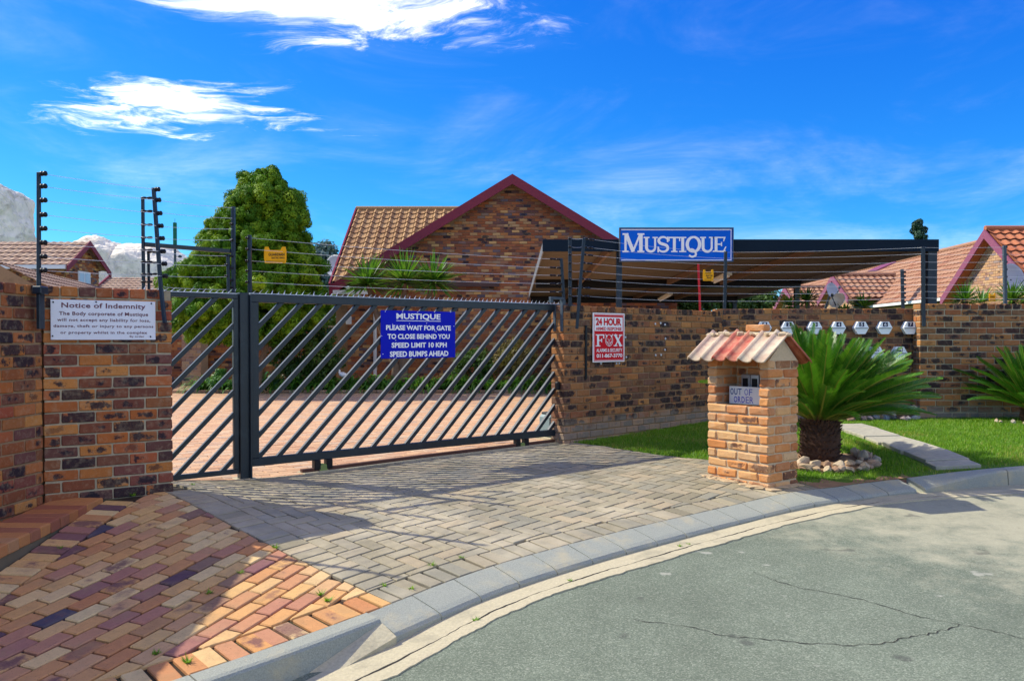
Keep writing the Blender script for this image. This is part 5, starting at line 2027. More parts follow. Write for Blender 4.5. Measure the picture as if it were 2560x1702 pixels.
# ================================================================ CYCADS, STONES, PATH, GRASS
def frond_mesh(L, bend, nleaf, leafL, r, droop=0.25, wid=0.0062):
    """feather leaf along +x rising in z, leaflets in a V"""
    pts = []
    ang = 0.0
    p = Vector((0, 0, 0)); n = 14
    for k in range(n + 1):
        pts.append(p.copy())
        ang = -bend * (k / n) ** 1.5
        p = p + Vector((math.cos(ang), 0, math.sin(ang))) * (L / n)
    vs = []; fs = []; rn = []
    tone = r.random() * 0.5
    # rachis
    for k, q in enumerate(pts):
        w_ = 0.011 * (1 - 0.75 * k / n)
        for dy, dz in ((-w_, 0), (0, w_), (w_, 0), (0, -w_ * 0.6)):
            vs.append(q + Vector((0, dy, dz))); rn.append((0.93, 0, 0))
    for k in range(n):
        for j in range(4):
            j2 = (j + 1) % 4
            fs.append((k * 4 + j, k * 4 + j2, (k + 1) * 4 + j2, (k + 1) * 4 + j))
    for k in range(nleaf):
        f = 0.14 + 0.86 * k / nleaf
        i_ = min(int(f * n), n - 1); g = f * n - i_
        q = pts[i_].lerp(pts[i_ + 1], g)
        tdir = (pts[i_ + 1] - pts[i_]).normalized()
        ln = leafL * (math.sin(math.pi * min(1, 0.18 + 0.82 * f) ** 0.9) ** 0.55 * 0.9 + 0.12) * r.uniform(0.9, 1.08)
        for s_ in (-1, 1):
            upv = Vector((-tdir.z, 0, tdir.x))
            d = (tdir * (0.62 + 0.25 * f) + Vector((0, s_ * 0.85, 0)) + upv * (0.42 + r.uniform(-.06, .06))).normalized()
            wv = tdir.cross(d).cross(d).normalized() * wid
            mid = q + d * ln * 0.55
            tip = q + d * ln - upv * ln * droop * 0.3
            b0 = len(vs)
            vs += [q + wv * 0.6, q - wv * 0.6, mid - wv * 0.7, tip, mid + wv * 0.7]
            c_ = min(0.95, max(0, tone + r.uniform(-.12, .2)))
            rn += [(c_, 0, 0)] * 5
            fs += [(b0, b0 + 1, b0 + 2, b0 + 4), (b0 + 4, b0 + 2, b0 + 3)]
    me = bpy.data.meshes.new('frond')
    me.from_pydata([tuple(v) for v in vs], [], fs)
    a = me.attributes.new('rnd', 'FLOAT_VECTOR', 'POINT')
    a.data.foreach_set('vector', np.array(rn, np.float32).ravel())
    me.materials.append(M_CYCAD)
    return me


def cycad(label, base, tr_r, tr_h, L, n, seed, lean=(0, 0), spread=1.0, el_lo=12, scalevar=0.12):
    r = random.Random(seed)
    root = thing('cycad', label, 'cycad', tuple(base))
    prof = []
    mb_ = MB()
    nz = 14
    for k in range(nz + 1):
        f = k / nz
        prof.append((tr_r * (0.92 + 0.14 * math.sin(f * 2.6) + r.uniform(-.03, .03)), -0.05 + (tr_h + 0.05) * f))
    prof.append((tr_r * 0.5, tr_h + 0.03))
    mb_.lathe(prof, 22); mb_.build('trunk', M_CYTRUNK, root, smooth=True)
    # old leaf bases: stubby scales on the trunk
    mb_ = MB()
    rows = max(5, int(tr_h / 0.035))
    for k in range(rows):
        zz = tr_h * (k + 0.5) / rows
        for j in range(24):
            an = 2 * math.pi * (j + (k % 2) * 0.5) / 24 + r.uniform(-.05, .05)
            rr = tr_r * 1.0
            l = r.uniform(0.025, 0.055); w_ = 0.021; h_ = 0.013
            M = TR(0, 0, zz, an) @ Matrix.Translation((rr - 0.01, 0, 0)) @ Matrix.Rotation(R(-38 + r.uniform(-14, 14)), 4, 'Y')
            mb_.add([(0, -w_, -h_), (0, w_, -h_), (0, w_, h_), (0, -w_, h_), (l + 0.01, -w_ * .5, 0), (l + 0.01, w_ * .5, 0)],
                    [(0, 1, 5, 4), (3, 4, 5, 2), (0, 4, 3), (1, 2, 5)], M)
    mb_.build('leaf_base', M_CYTRUNK, root, kind='stuff')
    mb_ = MB()
    for j in range(420):
        an = r.uniform(0, 6.283); zz = tr_h * r.uniform(0.82, 1.05)
        d = Vector((math.cos(an), math.sin(an), 0))
        p0 = d * tr_r * r.uniform(0.85, 1.02) + Vector((0, 0, zz))
        p1 = p0 + d * r.uniform(.01, .05) + Vector((0, 0, r.uniform(.02, .07)))
        t_ = Vector((-d.y, d.x, 0)) * 0.0025
        mb_.add([p0 - t_, p0 + t_, p1], [(0, 1, 2)])
    mb_.build('fibre_collar', M_CYFIBRE, root, kind='stuff')
    var = [frond_mesh(1.0, b, 66, 0.14, r) for b in (0.12, 0.2, 0.28, 0.36, 0.45, 0.6)]
    for k in range(n):
        f = (k + 0.5) / n
        el = R(el_lo + (84 - el_lo) * (1 - f) ** 0.85) + r.uniform(-.06, .06)
        az = k * 2.39996 + r.uniform(-.15, .15)
        ll = L * (0.78 + 0.26 * f) * r.uniform(1 - scalevar, 1 + scalevar)
        d = Vector((math.cos(az) * math.cos(el) * spread + lean[0], math.sin(az) * math.cos(el) * spread + lean[1], math.sin(el))).normalized()
        rot = Vector((1, 0, 0)).rotation_difference(d)
        # keep the upper side up
        x = d; y = Vector((0, 0, 1)).cross(x)
        if y.length < 0.05:
            y = Vector((0, 1, 0))
        y.normalize(); z = x.cross(y)
        M = Matrix((x, y, z)).transposed().to_4x4() @ Matrix.Rotation(r.uniform(-.5, .5), 4, 'X') @ Matrix.Scale(ll, 4)
        M.translation = Vector((math.cos(az) * tr_r * 0.45, math.sin(az) * tr_r * 0.45, tr_h + 0.0 + 0.03 * (1 - f)))
        bi = int(min(5, max(0, 5 * f + r.uniform(-1, 1))))
        ob('frond', var[bi], root, M)
    return root


CB = gpos(3.20, 8.50)
cycad('big cycad with upswept fronds behind the brick pedestal', CB, 0.185, 0.42, 1.0, 200, 5, lean=(0.27, 0.0), spread=0.92, el_lo=17, scalevar=0.2)
C2 = gpos(6.98, 10.95)
cycad('smaller cycad at the right edge of the lawn', C2, 0.14, 0.16, 0.92, 130, 9, el_lo=22, scalevar=0.18)


def stone_mesh(r, sx, sy, sz, mat, sub=2):
    import bmesh
    bm = bmesh.new()
    bmesh.ops.create_icosphere(bm, subdivisions=sub, radius=1.0)
    ns = [Vector((r.gauss(0, 1), r.gauss(0, 1), r.gauss(0, 1))).normalized() for _ in range(15)]
    dd = [r.uniform(0.45, 0.80) for _ in ns]
    for v_ in bm.verts:
        for nn, q in zip(ns, dd):
            e_ = v_.co.dot(nn)
            if e_ > q:
                v_.co -= nn * (e_ - q)
        v_.co.x *= sx; v_.co.y *= sy; v_.co.z *= sz
    me = bpy.data.meshes.new('stone')
    bm.to_mesh(me); bm.free()
    a = me.attributes.new('rnd', 'FLOAT_VECTOR', 'POINT')
    q = [r.random(), 0, 0]
    a.data.foreach_set('vector', np.array(q * len(me.vertices), np.float32))
    me.materials.append(mat)
    return me


rs = random.Random(77)
stv = [stone_mesh(rs, rs.uniform(.055, .085), rs.uniform(.045, .06), rs.uniform(.04, .055), M_STONE) for _ in range(10)]
k = 0
for ring, (rad, cnt) in enumerate(((0.47, 24), (0.37, 12))):
    for j in range(cnt):
        an = R(-172 + 200 * j / (cnt - 1)) if ring == 0 else R(-165 + 185 * j / (cnt - 1))
        x = CB.x + math.cos(an) * rad * 1.15 + rs.uniform(-.03, .03); y = CB.y + math.sin(an) * rad * 0.95 + rs.uniform(-.03, .03)
        o = ob('stone', stv[k % 10])
        o.location = (x, y, gz(x, y) + (0.03 if ring == 0 else 0.055)); o.rotation_euler = (rs.uniform(-.4, .4), rs.uniform(-.4, .4), rs.uniform(0, 6.3))
        o.scale = [rs.uniform(0.7, 1.5)] * 3
        tag(o, 'loose pale stone in the ring around the big cycad trunk', 'stone', 'stones around the big cycad')
        k += 1
stv2 = [stone_mesh(rs, rs.uniform(.10, .17), rs.uniform(.08, .12), rs.uniform(.08, .12), M_STONE2) for _ in range(9)]
k = 0
for j in range(22):
    px = 2095 + j * 9.4 + rs.uniform(-5, 5)
    Yy = 11.50 + rs.uniform(-.10, .08) - (0.1 if j > 16 else 0)
    x = (px - 1280) / F_PX * Yy
    o = ob('stone', stv2[k % 9])
    sc_ = rs.uniform(0.55, 1.0)
    o.location = (x, Yy, gz(x, Yy) + 0.05 * sc_ + (0.09 if j % 3 == 2 else 0)); o.rotation_euler = (rs.uniform(-.3, .3), rs.uniform(-.3, .3), rs.uniform(0, 6.3))
    o.scale = [sc_] * 3
    tag(o, 'rough stone heaped at the foot of the letter box wall', 'stone', 'stones below the letter boxes')
    k += 1
for j in range(12):
    an = R(160 + j * 20)
    x = C2.x + math.cos(an) * 0.5 + rs.uniform(-.05, .05); y = C2.y + math.sin(an) * 0.3
    o = ob('stone', stv[j % 10]); o.location = (x, y, gz(x, y) + 0.02); o.rotation_euler = (0, 0, rs.uniform(0, 6))
    o.scale = [rs.uniform(0.6, 0.95)] * 3
    tag(o, 'small pale stone around the cycad at the right edge', 'stone', 'stones around the small cycad')

# soil round the cycad
dr = MB()
n_ = 40
vs = [(CB.x, CB.y, gz(CB.x, CB.y) + 0.05)]
for ring in (0.5, 1.0):
    for k in range(n_):
        an = 2 * math.pi * k / n_
        rr = ring * (0.50 + 0.04 * math.sin(3 * an))
        x = CB.x + math.cos(an) * rr * 1.1; y = CB.y + math.sin(an) * rr * 0.9
        vs.append((x, y, gz(x, y) + (0.045 if ring < 0.9 else 0.006)))
fs = [(0, 1 + k, 1 + (k + 1) % n_) for k in range(n_)] + [(1 + k, 1 + n_ + k, 1 + n_ + (k + 1) % n_, 1 + (k + 1) % n_) for k in range(n_)]
dr.add(vs, fs)
o = dr.build('soil_patch', M_DIRT, smooth=True); struct(o)
# sandy strip between pedestal, grass and kerb
vs = []; fs = []
ii = list(range(int(i_drop1 - 34), i_drop1 + 3, 2))
for q in ii:
    for d_ in (0.0, 0.10 + 0.05 * math.sin(q * 0.7) + (0.12 if q < i_drop1 - 22 else 0)):
        p = KB[q] - KN[q] * d_
        vs.append((p.x, p.y, gz(p.x, p.y) + 0.004))
for k in range(len(ii) - 1):
    fs.append((2 * k, 2 * k + 1, 2 * k + 3, 2 * k + 2))
mb = MB(); mb.add(vs, fs); o = mb.build('sandy_strip', M_DIRT); struct(o)

# slate path
path = bpy.data.objects.new('garden_path', None); COL.objects.link(path); struct(path)
yy = 10.85
rsl = random.Random(5)
while yy > 8.25:
    l = rsl.uniform(0.40, 0.62)
    y1_ = yy; y0_ = yy - l
    if y0_ < 8.15:
        y0_ = 8.02
    n0 = 6
    cx_ = 4.39; w_ = 0.225
    poly = [(-w_ + rsl.uniform(-.02, .02), (y0_ - y1_) / 2 + 0.008 + rsl.uniform(-.006, .006)), (0, (y0_ - y1_) / 2 + 0.008), (w_ + rsl.uniform(-.02, .02), (y0_ - y1_) / 2 + 0.01 + rsl.uniform(-.006, .006)),
            (w_ + rsl.uniform(-.02, .02), (y1_ - y0_) / 2 - 0.008), (0, (y1_ - y0_) / 2 - 0.006), (-w_ + rsl.uniform(-.02, .02), (y1_ - y0_) / 2 - 0.008)]
    mb = MB(); mb.prism(poly, -0.06, 0.0, bev=0.006)
    yc_ = (y0_ + y1_) / 2
    M = grot(cx_, yc_).to_4x4(); M.translation = gpos(cx_, yc_, 0.03 + rsl.uniform(-.006, .008))
    o = mb.build('slab', M_SLATE, path); o.matrix_local = M
    yy = y0_ - 0.01

# grass blades
def grass(n, region, hmin, hmax, wid, name):
    xs = []; ys = []
    while len(xs) < n:
        x = NR.uniform(0.6, 9.2, 4000); y = NR.uniform(7.2, 11.7, 4000)
        for a, b in zip(x, y):
            if region(a, b):
                xs.append(a); ys.append(b)
                if len(xs) >= n:
                    break
    return np.array(xs), np.array(ys)


M_pedi = M_ped.inverted()


def dens(x, y):
    """share of blades kept at a spot"""
    if not lawn_in(x, y):
        return 0.0
    if 4.13 < x < 4.65 and 8.0 < y < 10.9:
        return 0.0
    d = math.hypot((x - CB.x) / 0.56, (y - CB.y) / 0.47)
    if d < 1:
        return 0.02
    q = M_pedi @ Vector((x, y, 0))
    if -0.75 < q.x < 0.06 and -0.06 < q.y < 0.5:
        return 0.0
    rd = -roadside(x, y)
    if rd < 0.16:
        return 0.25 if x > 3.2 else 0.02
    if x < 3.4 and y < 8.0 and rd < 0.3:
        return 0.15
    if math.hypot((x - C2.x) / 0.5, (y - C2.y) / 0.3) < 1:
        return 0.1
    return 1.0


gx = NR.uniform(0.6, 9.4, 260000); gy = NR.uniform(7.2, 11.75, 260000)
# only what lies inside the view plus a margin
keep = (gx / gy < 0.80)
gx, gy = gx[keep], gy[keep]
dm_ = {}
kp = np.zeros(len(gx), bool)
rr_ = NR.rand(len(gx))
for i_ in range(len(gx)):
    key = (int(gx[i_] * 25), int(gy[i_] * 25))
    if key not in dm_:
        dm_[key] = dens((key[0] + .5) / 25, (key[1] + .5) / 25)
    kp[i_] = rr_[i_] < dm_[key]
gx, gy = gx[kp], gy[kp]
n_ = len(gx)
gzv = GZ(gx, gy)
clump = 0.5 + 0.5 * np.sin(gx * 9 + np.sin(gy * 7) * 2) * np.sin(gy * 8 + np.sin(gx * 5) * 2)
hh = NR.uniform(0.018, 0.045, n_) * (0.75 + 0.5 * clump)
az = NR.uniform(0, 6.283, n_); ln = NR.uniform(0.2, 0.8, n_) * hh
wd = NR.uniform(0.0025, 0.0045, n_)
b = np.stack([gx, gy, gzv - 0.006], 1)
sd_ = np.stack([-np.sin(az), np.cos(az), np.zeros(n_)], 1) * wd[:, None]
tp = b + np.stack([np.cos(az) * ln, np.sin(az) * ln, hh], 1)
V = np.concatenate([b - sd_, b + sd_, tp], 0)
Fq = np.stack([np.arange(n_), np.arange(n_) + n_, np.arange(n_) + 2 * n_], 1)
tone = np.clip(NR.rand(n_) * 0.75 + 0.25 * clump, 0, 1) * 0.9
dry = 0.5 + 0.5 * np.sin(gx * 2.3 + 1.7 * np.sin(gy * 1.9)) * np.sin(gy * 2.9 + 1.3 * np.sin(gx * 3.1))
tone[NR.rand(n_) < 0.03 + 0.30 * np.clip(dry - 0.62, 0, 1) / 0.38] = 1.0
rn = np.zeros((3 * n_, 3)); rn[:, 0] = np.tile(tone, 3)
o = ob('grass', npmesh('grass', V, Fq, M_GRASS, rn)); o['kind'] = 'stuff'
o['label'] = 'short bright green lawn grass between the wall and the kerb'; o['category'] = 'grass'

# weeds in the paving joints
def tuft(x, y, n, h, z=None):
    mb_ = MB()
    for k in range(n):
        an = rs.uniform(0, 6.28); l = rs.uniform(0.3, 1.0) * h
        p0 = Vector((rs.uniform(-.012, .012), rs.uniform(-.012, .012), 0)); p1 = p0 + Vector((math.cos(an) * l * 0.8, math.sin(an) * l * 0.8, l * rs.uniform(0.3, 0.9)))
        s_ = Vector((-math.sin(an), math.cos(an), 0)) * 0.004
        mb_.add([p0 - s_, p0 + s_, p1], [(0, 1, 2)], rnd=(rs.uniform(.2, .8), 0, 0))
    o_ = mb_.build('weed_tuft', M_GRASS)
    o_.location = (x, y, (gz(x, y) if z is None else z) - 0.004)
    return o_


for px, py, n, h in ((333, 1238, 40, 0.05), (97, 1325, 30, 0.04), (153, 1368, 26, 0.03), (690, 1368, 40, 0.05), (600, 1432, 30, 0.04), (523, 1482, 30, 0.05), (470, 1655, 40, 0.06), (390, 1632, 30, 0.04),
                     (800, 1485, 36, 0.05), (820, 1500, 36, 0.05), (1080, 1413, 30, 0.05), (1152, 1393, 24, 0.04), (482, 1212, 30, 0.05), (960, 1462, 20, 0.04), (1030, 1470, 20, 0.04)):
    d = 1.45
    for _ in range(10):
        p = gat(px, py, d); d = EYE - gz(p.x, p.y)
    o = tuft(p.x, p.y, n, h)
    tag(o, 'small green weed tuft growing in a joint of the paving', 'weed', 'weeds in the paving joints')
for px, py, n in ((1424, 1450, 60), (1190, 1548, 60), (1700, 1364, 50), (1722, 1359, 30)):
    p = rat(px, py)
    o = tuft(p.x, p.y, n // 2, 0.03, float(RZ(p.x, p.y)))
    tag(o, 'dry yellow-green grass tuft growing along the road gutter', 'weed', 'weeds along the gutter')

# ================================================================ CARPORT AND NAME BOARD
CPF, CPM, CPB = 13.0, 19.0, 24.3
CX0, CX1 = 0.50, 6.72
zf, zm, zbk = 2.972, 2.85, 2.735
cp_ = thing('carport', 'large flat-roofed dark carport with corrugated underside behind the wall', 'carport', (CX0, CPF, 0.3))


def cpz(y):
    return zf + (zbk - zf) * (y - CPF) / (CPB - CPF)


def cpart(fn, name, mat, **k):
    mb = MB(); fn(mb)
    mb.v = [(x - CX0, y - CPF, z - 0.3) for x, y, z in mb.v]
    return mb.build(name, mat, cp_, **k)


cpart(lambda m_: m_.box(CX0, CX1, CPF - 0.04, CPF + 0.02, zf + 0.0, zf + 0.162, None, 0.004), 'front_beam', M_STEEL)
cpart(lambda m_: m_.box(CX0 - 0.02, CX1 + 0.0, CPF - 0.075, CPF - 0.042, zf - 0.01, zf + 0.18, None, 0.003), 'fascia', plain('dark_fascia', (0.006, 0.016, 0.028), 0.7, 0.15, 5, spec=0.12))
# ribbed roof sheeting, ribs across the width
vs = []; fs = []
ny = 230
for j in range(ny + 1):
    y = CPF + 0.03 + (CPB + 0.3 - CPF - 0.03) * j / ny
    h = 0.05 * (1.0 if (j % 4) in (0, 1) else 0.0)
    for x in (CX0 + 0.01, CX1 - 0.01):
        vs.append((x, y, cpz(y) + 0.10 + h))
for j in range(ny):
    fs.append((2 * j, 2 * j + 1, 2 * j + 3, 2 * j + 2))
nb = len(vs)
vs += [(x, y, z + 0.01) for x, y, z in vs]
fs += [(nb + a, nb + d, nb + c, nb + b) for a, b, c, d in fs]
cpart(lambda m_: m_.add(vs, fs), 'roof_sheet', M_SOFFIT)
for yy_, dep in ((CPM, 0.19), (CPB, 0.19)):
    cpart(lambda m_: m_.box(CX0 + 0.05, CX1 - 0.05, yy_ - 0.05, yy_ + 0.05, cpz(yy_) - dep + 0.10, cpz(yy_) + 0.098, None, 0.004), 'cross_beam', M_BLACK)
for x in (CX0 + 1.05, CX0 + 3.1, CX1 - 1.9):
    for ya, yb in ((CPF + 0.03, CPM - 0.055), (CPM + 0.055, CPB - 0.055)):
        cpart(lambda m_: m_.beam((x, ya, cpz(ya) + 0.035), (x, yb, cpz(yb) + 0.035), 0.06, 0.11), 'rafter', M_PURLIN)
for x, s_ in ((CX0, -1), (CX1, 1)):
    cpart(lambda m_: m_.beam((x, CPF + 0.03, cpz(CPF) + 0.08), (x, CPB + 0.3, cpz(CPB) + 0.08), 0.02, 0.16), 'side_flashing', plain('flashing', (0.16, 0.17, 0.19), 0.4, 0.1, 5))
posts = [(CX1 - 0.08, CPF - 0.0, 0.145), (1.70, CPF + 0.02, 0.088), (CX1 - 0.12, CPM, 0.11), (CX0 + 1.05, CPM, 0.09), (CX1 - 0.12, CPB, 0.11), (CX0 + 1.05, CPB, 0.09)]
for x, y, w_ in posts:
    cpart(lambda m_: m_.box(x - w_ / 2, x + w_ / 2, y - w_ / 2 + 0.03, y + w_ / 2 + 0.03, 0.1, cpz(y) + (0.0 if y < 14 else -0.095), None, 0.004), 'post', M_STEEL)
M_TUBE = plain('fluorescent_fitting', (0.62, 0.58, 0.48), 0.5, 0.1, 5)
for (a, b) in ((at(1786, 701, 15.6), at(1822, 684, 14.4)), (at(1650, 748, 20.6), at(1676, 734, 19.6))):
    o = thing('light_fitting', 'unlit strip light fitting under the carport roof, ' + ('nearer the yellow plate' if a.y < 17 else 'deeper inside'), 'light fitting', tuple(a), 0, 'carport strip lights')
    mb = MB(); mb.beam((0, 0, 0), b - a, 0.12, 0.06, (0, 0, 1), 0.01); mb.build('housing', M_TUBE, o)
    mb = MB(); mb.beam(Vector((0, 0, -0.045)), (b - a) + Vector((0, 0, -0.045)), 0.03, 0.025); mb.build('tube', M_WHITE, o)

M_NBLUE = plain('name_board_blue', (0.002, 0.12, 0.62), 0.6, 0.04, 4, spec=0.1)
NY = 12.86
nb_ = at(1548, 655, NY); nt_ = at(1834, 569, NY)
sg = thing('name_board', 'bright blue estate name board with white serif lettering on the carport front', 'sign', (nb_.x, NY, nb_.z))
NW = nt_.x - nb_.x; NH = nt_.z - nb_.z
part(lambda m_: m_.box(0.02, NW - 0.02, 0.012, 0.055, 0.02, NH - 0.02), 'box', M_STEEL2, sg)
part(lambda m_: m_.box(0.018, NW - 0.018, 0.0, 0.0115, 0.018, NH - 0.018), 'panel', M_NBLUE, sg)
for (a, b, c, d) in ((0, NW, NH - 0.018, NH), (0, NW, 0, 0.018), (0, 0.018, 0.0182, NH - 0.0182), (NW - 0.018, NW, 0.0182, NH - 0.0182)):
    part(lambda m_: m_.box(a, b, -0.012, 0.05, c, d, None, 0.002), 'frame', M_STEEL2, sg)
for (a, b, c, d) in ((0.03, NW - 0.03, NH - 0.042, NH - 0.026), (0.03, NW - 0.03, 0.024, 0.036), (NW - 0.044, NW - 0.034, 0.0365, NH - 0.0425)):
    part(lambda m_: m_.box(a, b, -0.0015, -0.0002, c, d), 'trim_line', M_SIGNWHT, sg)


def nbx(x0_, x1_, y0_, y1_):
    a = at(1300 + x0_ / 3.686, 540 + y1_ / 3.686, NY); b = at(1300 + x1_ / 3.686, 540 + y0_ / 3.686, NY)
    return a.x - nb_.x, b.x - nb_.x, a.z - nb_.z, b.z - nb_.z


for ch, x0_, x1_, y0_, y1_ in (('M', 946, 1146, 160, 335), ('U', 1140, 1268, 193, 335), ('S', 1262, 1376, 188, 336), ('T', 1368, 1476, 193, 334), ('I', 1466, 1532, 193, 334),
                               ('Q', 1528, 1668, 186, 338), ('U', 1660, 1790, 193, 335), ('E', 1776, 1902, 193, 332)):
    glyph(ch, *nbx(x0_, x1_, y0_, y1_), -0.003, M_SIGNWHT, sg)

# ================================================================ ROOF AND HOUSE HELPERS
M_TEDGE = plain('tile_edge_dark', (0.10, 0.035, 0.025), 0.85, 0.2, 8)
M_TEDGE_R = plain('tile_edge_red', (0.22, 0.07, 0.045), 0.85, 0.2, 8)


def roof_rows(origin, across, up_, W, L, mat, gauge=0.345, colw=0.30, h=0.035, step=0.036, per=5, keep=None):
    """tiled slope as real stepped wavy rows; origin = eave start, across = unit along the eave, up_ = unit up the slope"""
    x = Vector(across).normalized(); y = Vector(up_).normalized(); z = x.cross(y)
    if z.z < 0:
        z = -z
    mb = MB()
    rows = int(math.ceil(L / gauge)); cols = int(round(W / colw))
    org = Vector(origin)
    for r_ in range(rows):
        y0_ = r_ * gauge; y1_ = min(L, y0_ + gauge + 0.02)
        vs = []; fs = []; rise_ = []
        shade = [rng.random() for _ in range(cols + 1)]
        n = cols * per
        for k in range(n + 1):
            xx = W * k / n
            g = (k % per) / per
            w_ = h * (0.5 + 0.5 * math.cos(2 * math.pi * g))
            for yy_, base in ((y0_, step - 0.022), (y0_, step), (y1_, 0.0)):
                vs.append(org + x * xx + y * yy_ + z * (base + w_))
        for k in range(n):
            if keep is not None:
                m_ = org + x * (W * (k + .5) / n) + y * ((y0_ + y1_) / 2)
                if not keep(m_):
                    continue
            rise_.append(len(fs)); fs.append((3 * k, 3 * k + 3, 3 * k + 4, 3 * k + 1))
            fs.append((3 * k + 1, 3 * k + 4, 3 * k + 5, 3 * k + 2))
        b = len(mb.v); f0 = len(mb.f)
        mb.add(vs, fs, rnd=(0, 0, 0))
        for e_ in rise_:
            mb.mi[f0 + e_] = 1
        for k in range(n + 1):
            for q in range(3):
                mb.rnd[b + 3 * k + q] = (shade[min(k // per, cols)], 0, 0)
    return mb


def small_bricks(mb, fr_o, ux, uz, un, W, Hh, keep=None, pick=None, root=None, mat=None, depth=0.02, seed=3, limit=300):
    """brick face of W x Hh on the plane through fr_o; keep(u, z) masks; pick(u, z) marks bricks built as single parts"""
    r = random.Random(seed)
    ux = Vector(ux); uz = Vector(uz); un = Vector(un)
    n = 0; c = 0; z = 0.0
    singles = []
    Mb = Matrix((ux, un * -1, uz)).transposed().to_4x4()
    while z < Hh:
        u = -0.116 if c % 2 else 0.0
        while u < W:
            a = max(u, 0); b = min(u + 0.222, W)
            if b - a > 0.05 and (keep is None or keep((a + b) / 2, z + 0.037)):
                if pick and n < limit and pick((a + b) / 2, z + 0.037):
                    singles.append((a, b, z)); n += 1
                else:
                    d0 = depth + r.uniform(-.002, .002)
                    o3 = fr_o
                    P = [o3 + ux * a + uz * z + un * d0, o3 + ux * b + uz * z + un * d0, o3 + ux * b + uz * (z + .073) + un * d0, o3 + ux * a + uz * (z + .073) + un * d0]
                    Q = [p_ - un * (depth + 0.01) for p_ in P]
                    l_ = [(-1, -1, -1), (1, -1, -1), (1, -1, 1), (-1, -1, 1)]
                    mb.add(P + Q, [(0, 1, 2, 3), (0, 4, 5, 1), (1, 5, 6, 2), (2, 6, 7, 3), (3, 7, 4, 0)], rnd=(r.random(), r.random(), r.random()), loc=l_ + l_)
            u += 0.232
        z += CO; c += 1
    if root is not None:
        for a, b, z in singles:
            M = Mb.copy()
            M.translation = fr_o + ux * ((a + b) / 2) + uz * z + un * (depth - 0.053 + r.uniform(-.002, .002)) - root.matrix_basis.translation
            ob('brick', brick_mesh(b - a, 0.106, mat, r.randrange(8)), root, M)


# ================================================================ HOUSE WITH THE BIG GABLE
HY = 24.9
APX = at(1281, 436, 24.6)
apz = APX.z; eaz = at(830, 711, 24.6).z; hw = 5.42
ax = APX.x
slope = (apz - eaz) / hw
house = thing('gabled_house', 'brick house with big maroon-edged gable and brown tiled wing', 'house', (ax, HY, 0.05))


def hpart(mb, name, mat, **k):
    mb.v = [(x - ax, y - HY, z - 0.05) for x, y, z in mb.v]
    return mb.build(name, mat, house, **k)


mb = MB()
wl, wr = ax - 5.0, ax + 5.0
zw = apz - slope * 5.0 - 0.18
mb.add([(wl, HY, -0.1), (wr, HY, -0.1), (wr, HY, zw), (ax, HY, apz - 0.2), (wl, HY, zw), (wl, HY + 7, -0.1), (wr, HY + 7, -0.1), (wr, HY + 7, zw), (ax, HY + 7, apz - 0.2), (wl, HY + 7, zw)],
       [(0, 1, 2, 3, 4), (9, 8, 7, 6, 5), (0, 4, 9, 5), (1, 6, 7, 2), (3, 2, 7, 8), (4, 3, 8, 9)])
hpart(mb, 'wall', M_MORTAR_D)
mb = MB()
small_bricks(mb, Vector((wl, HY, -0.05)), (1, 0, 0), (0, 0, 1), (0, -1, 0), 10.0, apz,
             keep=lambda u, z: z - 0.05 < apz - 0.22 - slope * abs(u - 5.0) - 0.06,
             pick=lambda u, z: 2.9 < u < 7.4 and z > 4.45, root=house, mat=M_GABLE)
hpart(mb, 'brick', M_GABLE, kind='stuff')
# barge boards
bo = Vector((0, 0, 0.0))
for s_ in (-1, 1):
    mb = MB()
    a = Vector((ax + s_ * 0.0, HY - 0.36, apz)); b = Vector((ax + s_ * (hw + 0.06), HY - 0.36, apz - slope * (hw + 0.06)))
    vs = []
    hgt = 0.30
    for y in (HY - 0.38, HY - 0.34):
        vs += [(a.x, y, a.z), (b.x, y, b.z), (b.x, y, b.z - hgt), (a.x, y, a.z - hgt)]
    mb.add(vs, [(0, 1, 2, 3), (7, 6, 5, 4), (0, 4, 5, 1), (1, 5, 6, 2), (2, 6, 7, 3), (3, 7, 4, 0)])
    hpart(mb, 'barge_board', M_MAROON)
    mb = MB()
    vs = []
    for y in (HY - 0.335, HY + 8):
        for (dx, dz) in ((0, -0.03), (hw + 0.06, -0.03), (hw + 0.06, -0.09), (0, -0.09)):
            vs.append((ax + s_ * dx, y, apz - slope * dx + dz))
    mb.add(vs, [(0, 1, 2, 3), (7, 6, 5, 4), (0, 4, 5, 1), (1, 5, 6, 2), (2, 6, 7, 3), (3, 7, 4, 0)])
    hpart(mb, 'roof_deck', plain('roof_underlay', (0.10, 0.05, 0.04), 0.9))
    upv = Vector((-s_ * 1.0, 0, slope))
    rr = roof_rows((ax + s_ * (hw + 0.06), HY - 0.30, apz - slope * (hw + 0.06) - 0.07), (0, 1, 0), upv, 8.0, (Vector((hw + 0.06, 0, slope * (hw + .06)))).length, M_TILE)
    hpart(rr, 'roof_tile', [M_TILE, M_TEDGE], kind='stuff')
